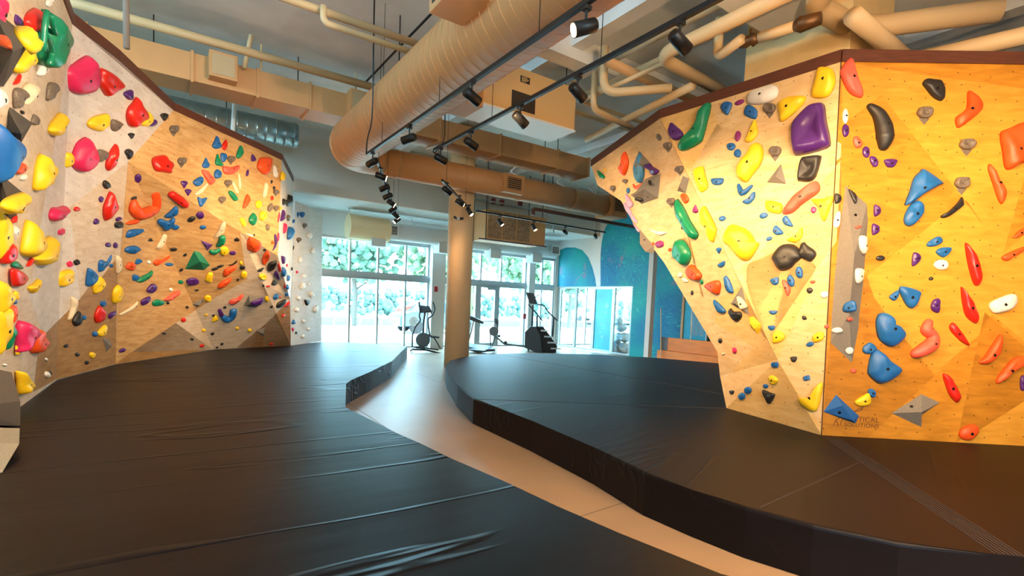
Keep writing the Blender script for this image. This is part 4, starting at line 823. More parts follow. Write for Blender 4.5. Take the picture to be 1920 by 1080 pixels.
B c 1465.9 525.7 1473.8 527.2 1481.7 543 1477 554.9 1472.2 546.1|small coral upright slender hold below the large charcoal egg
B o 1900 445.9 1910.8 432.7 1925.3 425.5 1925.3 435.1 1908.4 444.7|small orange slanting slender hold just above the orange tongue above the white bone
B y 184.2 622.1 199.9 608.8 199.9 624.5 190.2 631.2 184.2 629.3|small yellow tapering hold just above the small grey shard volume
B y 20.5 316 14.5 317.5 10.9 320.7 11.6 325.3 15.1 328.6 20.5 330.4 26.4 329.2 30 325.2 29.4 320.9 25.8 316.9|small yellow oval hold just below the huge dark blue hold
B b 363 340.4 377 330.7 382.2 335.9 378.5 346.3 369.6 349.3|small blue tapering hold above and right of the red sausage
B b 1450 426.7 1456.1 422.6 1468.8 436.9 1456.1 440.6 1449 434.8|small blue tapering hold above the large charcoal egg
S e 333.7 302.2 336.4 296.2 341.5 295.2 346.9 295.7 349.3 300.2 348.1 305.2 344.6 308.2 345.8 309.7 341.5 315.2 336.8 309.2 338.4 307.7 335.3 305.7|small grey-brown pocketed arrow-shaped hold just right of the faceted red-orange chunk
B b 1668.8 554.3 1685.7 543.5 1684.5 556.7 1677.3 563.9 1670 560.3|small blue tapering hold just left of the blue shield
B b 1630.9 729.1 1627.8 732.2 1628.2 737.9 1631.4 742.5 1636.2 745.8 1640.3 745.3 1642.8 741 1642.8 736.2 1639.4 731.2 1635.2 728.8|small blue oval hold just above and right of the pale yellow jug
B o 236.7 501.7 241.7 493.3 250 492.5 255 498.3 250 507.5 238.3 505|small orange tapering hold just above and left of the dark green leaf
B v 30.1 24.1 43.3 44.5 42.1 51.8 28.4 40.9|small purple upright slender hold just left of the red drop at the wall top
B k 236.2 281.7 242.5 279.7 248.7 281.7 250.3 286 246.8 292.3 243.4 299 241.5 299 238.2 292.3 234.6 286|small black teardrop-shaped hold just right of the red leaf by the egg
S e 1265.5 317.7 1268.2 311.9 1273.2 310.9 1278.5 311.4 1280.8 315.7 1279.7 320.6 1276.2 323.5 1277.4 324.9 1273.2 330.3 1268.6 324.5 1270.1 323 1267.1 321.1|small grey-brown pocketed arrow-shaped hold just above the little grey spike volume
B k 1566.9 381.8 1565.3 372.1 1566.9 362.4 1572.3 363.4 1577 367.3 1578 372.1 1577 376.9 1572.3 380.8|small black half-round hold just above and right of the yellow Y-shaped hold
B b 1378.7 274.6 1377.2 269.9 1372.6 267.5 1367.6 267.7 1363 270.1 1362 274.6 1363.7 279.2 1367.4 281.6 1372.8 281.4 1376.5 279|small blue round hold above and left of the long leaning yellow hold
S e 1244.1 273.7 1246.5 267.6 1251.2 266.6 1256.2 267.1 1258.3 271.7 1257.2 276.8 1254 279.8 1255.1 281.4 1251.2 287 1246.9 280.9 1248.3 279.3 1245.5 277.3|small grey-brown pocketed arrow-shaped hold just below and left of the purple ear-shaped hold
B y 1440.8 706.7 1448.6 704.2 1458.1 713 1450.2 721.8 1442.3 716.1|small yellow compact hold just above the black tooth-shaped hold
B b 409.2 317.2 405.2 318.9 402.9 323.8 402.6 329.1 404.8 334 409.2 334.9 413.2 333.3 415.5 329.3 415.8 323.6 413.5 319.6|small blue oval hold just left of the coral boomerang
B g 286.7 566.7 296.7 561.7 310 566.7 303.3 572.5 288.3 573.3|small green tapering hold just right of the lower plum hold
B y 494.9 395.6 491.1 396.2 488 401 487.6 406.6 489.8 411.8 493.2 414 497.1 411.8 500.1 407.8 500.6 402 498.3 397.5|small yellow oval hold just right of the green diamond
B b 1443.2 525 1450.3 520.6 1458.6 519.4 1459.9 525.4 1458.6 531.5 1455.1 533.9 1450.9 534.3 1446 530.4|small blue half-round hold below and left of the large charcoal egg
S e 1250.2 377.8 1252.7 372 1257.3 371 1262.3 371.5 1264.4 375.9 1263.4 380.7 1260.1 383.6 1261.2 385 1257.3 390.4 1253 384.6 1254.4 383.1 1251.6 381.2|small grey-brown pocketed arrow-shaped hold just below and left of the little grey spike volume
Q k 215.3 420.7 217.2 417.3 229.4 415.8 231.7 419.1 231.8 427 220 428.2 216.3 426.1|small black blocky hold just below and right of the tall red diamond
B y 390 513.3 399.2 512.5 398.3 521.7 395.8 530 385 526.7|small yellow tapering hold just left of the lower orange tongue
B b 371.1 369.3 377 372.2 388.9 370.7 381.5 384.8 375.6 387|small blue tapering hold just right of the red sausage
B w 1580 619.2 1577.6 616 1572.9 614 1566.1 614.3 1561.4 616.3 1558.8 619.2 1560.4 622.5 1566.4 624.5 1572.7 624.2 1578.6 622.2|small white oval hold below and left of the blue jug on the narrow volume
B v 260.2 326.8 255.9 328 253.1 331.1 251.8 336.2 253.4 340.2 257.4 342.9 261.6 342.4 264.6 338.3 265.8 333.6 264.3 328.7|small purple round hold below and left of the faceted red-orange chunk
B k 197.3 338.4 194.1 341.5 193.4 346.6 195.5 351.2 199.3 354.7 203.1 354.2 206.5 351.5 207.4 347 205.2 342.2 201.6 339.3|small black oval hold just above the tall red diamond
B m 1243.5 458 1242.5 453.7 1238.4 451.4 1233.4 451.8 1229.4 454.1 1227.2 458 1229.3 462.3 1233.4 464.7 1238.4 464.3 1242.6 461.9|small magenta round hold just left of the two-lobed green boulder
B b 1382.4 279 1378.3 281.2 1376 284.7 1375.6 289.8 1378 293.4 1382.4 294.9 1386.4 294 1388.8 289.7 1389.1 284.9 1386.8 280.5|small blue round hold just above and left of the long leaning yellow hold
B g 429.6 359.3 434.8 357.8 446.7 371.1 445.2 376.3 439.3 376.3 431.1 365.2|small green slanting slender hold just left of the orange spike
B m 1384.9 245.1 1381.8 245.7 1378.9 250.9 1377.5 256.8 1378.5 262.7 1381.4 265.2 1384.7 263 1387.5 258.8 1388.9 252.5 1387.8 247.6|small magenta oval hold above and left of the long leaning yellow hold
B b 392 313.6 386.7 315.6 381.3 313.6 380 309.3 383 303 385.9 296.3 387.5 296.3 390.3 303 393.3 309.3|small blue teardrop-shaped hold left of the coral boomerang
B w 1600.4 658 1599.6 653.7 1595.4 651.2 1590.7 651.7 1586.6 654.2 1584.9 658 1587.1 662.3 1590.6 664.8 1595.5 664.3 1599.1 661.8|small white round hold above and left of the big blue whale-shaped hold
B l 1172.3 363.4 1185.6 379.7 1184.6 387.8 1179.5 388.8 1174.4 377.6|small lilac upright slender hold just below and left of the large sandy grey volume
B w 1553 552.4 1552 548.4 1547.7 545.8 1543 546.2 1538.6 548.8 1537.3 552.4 1539.3 556.5 1542.8 559 1547.8 558.6 1551.3 556.1|small white round hold above and left of the blue jug on the narrow volume
B o 1276.2 363.4 1285.4 364.4 1290.5 375.6 1284.4 381.7 1278.3 373.6|small orange tapering hold just below the little grey spike volume
B n 368.1 361.1 387.4 344.1 390.4 346.3 377 362.6 368.1 366.3|small cream slanting slender hold above and right of the red sausage
B k 1591.8 354.4 1605 364.1 1606.2 379.7 1601.4 378.5|small black upright slender hold left of the blue oblong hold
B v 383.2 404.1 382.2 400.4 378.4 397.8 373.5 397.8 369.8 400.5 367.6 404.1 369.6 407.7 373.6 410.4 378.3 410.3 382.3 407.7|small purple round hold below and right of the red sausage
S e 427.4 298.1 429.7 292.7 434.1 291.9 438.7 292.3 440.7 296.3 439.7 300.7 436.7 303.4 437.7 304.7 434.1 309.6 430.1 304.3 431.4 303 428.7 301.2|small grey-brown pocketed arrow-shaped hold just above the coral boomerang
Q p 108.1 433.7 110 430.7 121.6 429.2 123.7 432.1 123.8 439.2 112.5 440.4 109 438.5|small pink blocky hold just below the pink wedge
B w 1215 428.9 1231.3 433 1249.6 435 1241.5 441.1 1229.3 438.1|small white flat-lying slender hold below and left of the long scaly green hold
T g 396.3 471.9 3.3 403.7 473.3 5 415.6 467.4 2.1|small green flat-lying slender hold just below and right of the purple pyramid
B v 295.4 226.7 292.9 224.6 287.7 225.6 282.9 228 279.4 232.1 279.7 235.8 283.3 237.2 287.7 236.8 292.9 234.2 295.5 230.6|small purple oval hold just below and right of the glossy red fin
B g 408.1 288.1 411.9 300 419.3 308.9 415.6 311.9 404.4 306.7|small green notched hold just above and left of the coral boomerang
B b 1408.8 731.9 1407.2 727.8 1403.5 725.3 1399.2 725.7 1395.4 728.2 1394.7 731.9 1395.7 736 1399.1 738.5 1403.5 738.1 1406.9 735.5|small blue round hold just left of the black tooth-shaped hold
B o 237 418.9 249.6 413 264.4 411.5 257 418.9 242.2 421.9|small orange flat-lying slender hold just below and left of the large orange hook
S e 421.5 342.7 423.8 337.9 428.1 337 432.8 337.4 434.8 341.1 433.8 345.2 430.8 347.6 431.8 348.9 428.1 353.3 424.1 348.4 425.5 347.2 422.8 345.6|small grey-brown pocketed arrow-shaped hold just below the coral boomerang
S e 410.1 373.9 412.4 369 416.7 368.1 421.4 368.6 423.4 372.2 422.4 376.3 419.4 378.7 420.4 380 416.7 384.4 412.7 379.6 414.1 378.3 411.4 376.7|small grey-brown pocketed arrow-shaped hold left of the orange spike
B b 414.8 288.1 423 287.4 426.2 295.6 420 304.4 415.6 300|small blue tapering hold just above and left of the coral boomerang
B k 303 213.8 308.9 212.4 314.9 213.8 316.4 217.1 313 221.8 309.8 226.8 308 226.8 304.8 221.8 301.5 217.1|small black teardrop-shaped hold right of the glossy red fin
B b 1439.2 401.8 1436.2 398.9 1432.2 397.9 1427.4 399.6 1424.5 402.5 1423.8 405.9 1425.6 409 1430.3 409.8 1434.8 408.2 1438.5 405.2|small blue oval hold below and right of the blue V-shaped hold
B k 1660 483.8 1657.8 480.6 1654 478.7 1648.4 479 1644.6 481 1642.7 483.8 1643.8 486.9 1648.6 488.8 1653.8 488.5 1658.6 486.5|small black oval hold above and right of the tall narrow grey volume
B b 1396.6 742.9 1395.7 738.8 1392.5 736.3 1388.4 736.7 1385.2 739.3 1383.4 742.9 1385 747 1388.5 749.5 1392.5 749.1 1395.9 746.6|small blue round hold left of the black tooth-shaped hold
B m 1395.2 187.4 1392.3 185.9 1386.9 186.7 1381.5 189 1377.4 192.6 1377.6 195.6 1380.3 197.2 1384.9 196.7 1390.6 194.4 1394 191.1|small magenta flat-lying slender hold left of the long white loaf
Q b 1445.4 682.4 1446.9 679.3 1456.7 678.1 1458.6 681.2 1458.9 688.6 1449.3 689.5 1446.3 687.4|small blue blocky hold below the yellow wedge on the lower seam
B y 461 509.8 456.9 509.2 453.7 511 451.5 515 451.6 518.7 453.9 522 457.8 523 461.4 520.5 463.4 516.8 463.7 512.4|small yellow round hold just right of the upper orange tongue
B w 51.6 332.7 50.1 329 46.9 327.2 42.3 327.3 39.1 329.2 37.2 332.7 38.4 336.4 42.4 338.2 46.7 338.1 50.7 336.3|small white round hold just left of the tall yellow leaf
B y 485.5 375.6 482.1 376.6 480.4 380.4 480.5 385.3 482.2 389.1 485.5 391.2 488.9 389.2 490.6 385.2 490.5 380.5 488.7 376.5|small yellow oval hold just right of the orange spike
B k 537 372.4 542.2 375 544.2 365.9 548.1 376.3 543.5 388 537.7 381.5|small black notched hold above the sky-blue gem
Q b 1505.1 709 1506 705.8 1515.6 702.9 1517.9 705.4 1519.3 712.3 1510.1 714.9 1506.7 713.5|small blue blocky hold just above the yellow boomerang at the arete foot
B y 397 560 395.4 556.7 392.3 554.8 387.8 554.5 384.6 556.4 382.8 560 384 563.3 387.9 565.2 392.1 565.5 396.1 563.6|small yellow round hold just below and left of the lower orange tongue
B y 499.6 519.2 498.8 515.3 495.5 513.4 491.4 513.6 488.1 515.5 486.3 519.2 488 523 491.4 524.9 495.5 524.8 498.9 522.8|small yellow round hold just below and left of the black pocketed plate
B e 510.5 380.4 507.2 381.8 504.1 385 502.3 390 502.7 394.5 504.7 396.4 507.4 396.5 510.7 393 512.4 388.1 512.1 383.3|small grey-brown oval hold just below the tall cream strip
B y 450.4 408.9 457 409.6 462.2 420 458.5 425.9 452.6 418.5|small yellow upright slender hold just left of the green diamond
B v 340.9 339.9 345.9 338.5 351 339.9 352.2 343.1 349.4 347.7 346.7 352.6 345.2 352.6 342.5 347.7 339.6 343.1|small purple teardrop-shaped hold just above the red sausage
B k 366.9 408.4 364.1 406.4 360.2 406.2 355.4 408.2 352.5 410.8 351.6 414 353.7 416.2 358.5 416.1 363 414.2 366.7 411.3|small black oval hold just below and right of the red sausage
Q b 188.2 569 188.9 565.9 197.2 563.4 199.4 566.1 201 573 192.9 575.1 189.9 573.6|small blue blocky hold just above the red drop low on the wall
B o 1184.6 345 1192.7 349.1 1204.9 343 1199.8 354.2 1189.6 354.2|small orange notched hold just left of the large sandy grey volume
B y 30.1 648.6 37.3 646.1 37.3 660.6 31.3 665.4|small yellow upright slender hold just below and left of the magenta vase-shaped hold
B r 424.4 261.5 426.7 271.9 422.2 282.2 416.3 274.1|small red tapering hold just above and left of the green wedge near the trim
B k 1481.7 669.5 1488 668.1 1494.3 669.5 1493.7 674.2 1491.1 678.3 1488 679.1 1484.8 678.3 1482.3 674.2|small black half-round hold below and right of the yellow wedge on the lower seam
B y 179.8 665.9 179 662.2 175.7 660.4 172.1 660.5 168.7 662.3 167.7 665.9 169.3 669.5 172 671.4 175.8 671.3 178.5 669.4|small yellow round hold just below and left of the small grey shard volume
B w 87.9 -2.4 103.5 0 89.1 10.8|small white tapering hold above and right of the red drop at the wall top
B y 27.7 545 36.1 552.2 33.7 560.7 26.5 560.7|small yellow tapering hold just right of the amber slab at the wall edge
B b 1525.5 643.4 1523.7 641.3 1519.8 640.5 1515.2 641.6 1512.3 644.3 1510.9 647.3 1513.1 649.3 1517.5 650.1 1522 649 1525.4 646.1|small blue oval hold right of the yellow wedge on the lower seam
Q p 125.7 496 125.7 492.9 133 489.3 135.6 491.5 138.4 498 131.2 501.3 128.1 500.2|small pink blocky hold just above the yellow boulder lump
Q k 138.4 492.9 138.5 489.7 145.8 486.1 148.4 488.4 151.2 494.9 144 498.1 140.9 497.1|small black blocky hold just above and right of the yellow boulder lump
B l 1168.3 380.7 1175.4 383.7 1184.6 400 1175.4 396|small lilac slanting slender hold below the steel-blue kite
B k 1524 544.5 1523 541.3 1519.7 539 1516.1 539.2 1512.8 541.4 1512 544.5 1513.3 547.8 1516 550.1 1519.8 549.9 1522.4 547.7|small black round hold below the charcoal figure-eight hold
B w 514.1 308.9 520.7 323.7 519.3 332.6 513.3 328.1|small white upright slender hold just below and right of the broad orange plate
B m 1525 387.5 1522.1 388.1 1520.1 391.5 1519.8 395.3 1521.7 398.7 1525 400.1 1527.9 398.3 1529.9 395.4 1530.3 391.4 1528.3 388.5|small magenta round hold just left of the yellow Y-shaped hold
B r 49.4 497.6 60.2 483.2 66.2 488 53 498.8|small red slanting slender hold just above and right of the crimson cone
B b 1360.4 408.3 1358.1 405.7 1354.7 404.3 1350.6 405.3 1347.9 407.8 1347.4 410.6 1348.6 413.4 1352.4 414.8 1356.3 413.8 1359.4 411.3|small blue oval hold just above and right of the narrow yellow strip
B b 249.2 525 250 515.8 258.3 515.8 261.7 520 254.2 526.7|small blue tapering hold just left of the dark green leaf
B m 1307.2 398.4 1303.1 399.9 1299.1 398.4 1298 395 1300.3 390 1302.5 384.7 1303.7 384.7 1305.9 390 1308.2 395|small magenta teardrop-shaped hold just above and right of the long scaly green hold
B g 1119.4 319.6 1132.6 328.7 1132.6 334.8 1126.5 333.8 1120.4 325.7|small green slanting slender hold below and left of the orange leaf
B n 434.1 340 439.3 343 448.1 360.7 442.2 360.7|small cream upright slender hold just above and left of the orange spike
B w 89.1 696.8 86 697.6 84.2 700.9 83.9 704.5 85.7 707.8 89.1 708.8 92.2 707.3 94 704.6 94.3 700.8 92.5 698.1|small white round hold right of the yellow arrowhead
B b 1439.8 611.2 1446.4 610 1453 611.2 1452.4 615.2 1449.7 618.8 1446.4 619.5 1443.1 618.8 1440.5 615.2|small blue half-round hold just above and left of the yellow wedge on the lower seam
B b 1441.4 582.8 1449.3 581.9 1457.1 582.8 1456.3 586.2 1453.2 589.1 1449.3 589.7 1445.3 589.1 1442.2 586.2|small blue half-round hold just above and right of the yellow angular block
B l 1168.1 384.1 1176.3 392.2 1193.6 412.6 1193.6 418.7 1184.4 404.4 1172.2 392.2|small lilac slanting slender hold below the orange leaf
B v 348.3 355.3 353 354.1 357.8 355.3 359 358.2 356.3 362.3 353.7 366.7 352.3 366.7 349.8 362.3 347.1 358.2|small purple teardrop-shaped hold just above and right of the red sausage
B v 184 410.6 180.9 409.7 177.8 411.8 176 414.9 175.8 418.6 178 421.1 181.5 421.3 184.3 419.8 186.2 416.5 186.1 413.4|small purple round hold just below and left of the tall red diamond
B e 1232.3 250.4 1230.4 252.8 1230.2 256.9 1231.9 260.9 1234.7 263.9 1237.2 263.8 1239.3 261.8 1239.7 258.2 1237.9 254 1235.2 251.5|small grey-brown oval hold just left of the purple ear-shaped hold
S e 1143.8 353.1 1145.6 348.8 1148.9 348.1 1152.5 348.4 1154 351.7 1153.2 355.2 1150.9 357.4 1151.7 358.4 1148.9 362.4 1145.8 358.1 1146.9 357 1144.8 355.6|small grey-brown pocketed arrow-shaped hold below and left of the orange leaf
B v 204.7 588.4 220.3 583.5 211.9 593.2 204.7 598|tiny purple slanting slender hold just right of the red drop low on the wall
B w 584.2 436.4 580.6 436.2 577.5 437.7 576 441 576.3 444.4 578.4 446.5 581.4 447.6 584.6 445.9 586.1 442.7 586 439.1|tiny white round hold just right of the sky-blue gem
B r 24.1 155.3 39.7 139.7 38.5 149.3 31.3 155.3|tiny red slanting slender hold just below the yellow pocket on the triangular volume
S e 512.9 360.2 514.7 356.2 518.1 355.6 521.7 355.9 523.3 358.9 522.5 362.2 520.1 364.2 520.9 365.2 518.1 368.9 515 364.9 516 363.9 513.9 362.6|tiny grey-brown pocketed arrow-shaped hold just right of the tall cream strip
B y 530.7 321.2 528.8 322.9 527.7 327.8 527.5 333.1 528.6 338 530.7 338.9 532.5 337.3 533.7 333.3 533.9 327.6 532.7 323.6|tiny yellow upright slender hold above the sky-blue gem
B k 1207.3 376.3 1205.1 374 1201 372.2 1195.4 371.1 1190.9 371.3 1189.3 373.1 1189.9 375.1 1194.4 376.9 1199.9 378 1204.8 377.9|tiny black flat-lying slender hold just below and left of the large sandy grey volume
B k 241.8 250.4 246.8 249.3 251.8 250.4 253.1 252.9 250.3 256.4 247.6 260.2 246.1 260.2 243.4 256.4 240.5 252.9|tiny black teardrop-shaped hold just below the glossy red fin
B w 565 531.7 571.7 530 572.5 538.3 565 543.3 563.3 538.3|tiny white tapering hold just above the black arrowhead
B b 184.4 626.2 183.1 623.1 180.2 621.1 177 621.4 174.1 623.4 173.5 626.2 174.3 629.3 176.9 631.2 180.3 630.9 182.8 629|tiny blue round hold just above and left of the small grey shard volume
B b 1345.4 496.1 1357.6 489 1357.6 497.2 1349.5 501.6|tiny blue tapering hold just above the upper slate-blue leaf
B r 24.1 408.6 32.5 403.7 30.1 417 22.9 417|tiny red tapering hold just below the yellow hold under the grey wedge
S e 513.3 389.9 514.9 385.9 518.1 385.2 521.4 385.5 522.9 388.5 522.2 391.9 520 393.9 520.7 394.9 518.1 398.5 515.2 394.5 516.1 393.5 514.2 392.2|tiny grey-brown pocketed arrow-shaped hold just below and right of the tall cream strip
B r 151.1 392.2 149.4 389.7 146.3 387.9 142.4 388.1 139.4 389.8 138.6 392.2 139.3 394.7 142.5 396.4 146.3 396.3 149.5 394.6|tiny red oval hold just right of the pink wedge
B n 446.7 325.2 451.1 332.6 451.9 351.9 448.9 351.9|tiny cream upright slender hold just below and right of the coral boomerang
B b 254.2 495 256.7 486.7 263.3 485.8 267.5 490 260 495|tiny blue tapering hold just above and left of the dark green leaf
B v 513.3 515 519.2 508.3 525 521.7 521.7 523.3|tiny purple tapering hold just below and right of the black pocketed plate
B w 583.9 546.5 581.4 548.2 580.3 551.6 581.2 555 583.4 557.8 586 558 588.6 556.6 589.8 553.6 588.8 550 586.7 547.6|tiny white oval hold just above and right of the black arrowhead
B b 322.2 427.8 328.1 421.1 337 426.3 329.6 431.5|tiny blue tapering hold just below and right of the blue curled jug
B w 595 572.5 598.3 578.3 591.7 586.7 586.7 581.7|tiny white tapering hold just below and right of the black arrowhead
T v 411.7 581.7 3 415.8 591.7 4|tiny purple upright slender hold just above and left of the blue U-shaped hold
B v 190.2 368.1 187.5 369.1 186.1 371.7 186 375.4 187.4 378.1 190.2 379.7 192.9 378.4 194.3 375.3 194.4 371.8 193 368.7|tiny purple oval hold just above and left of the tall red diamond
"""
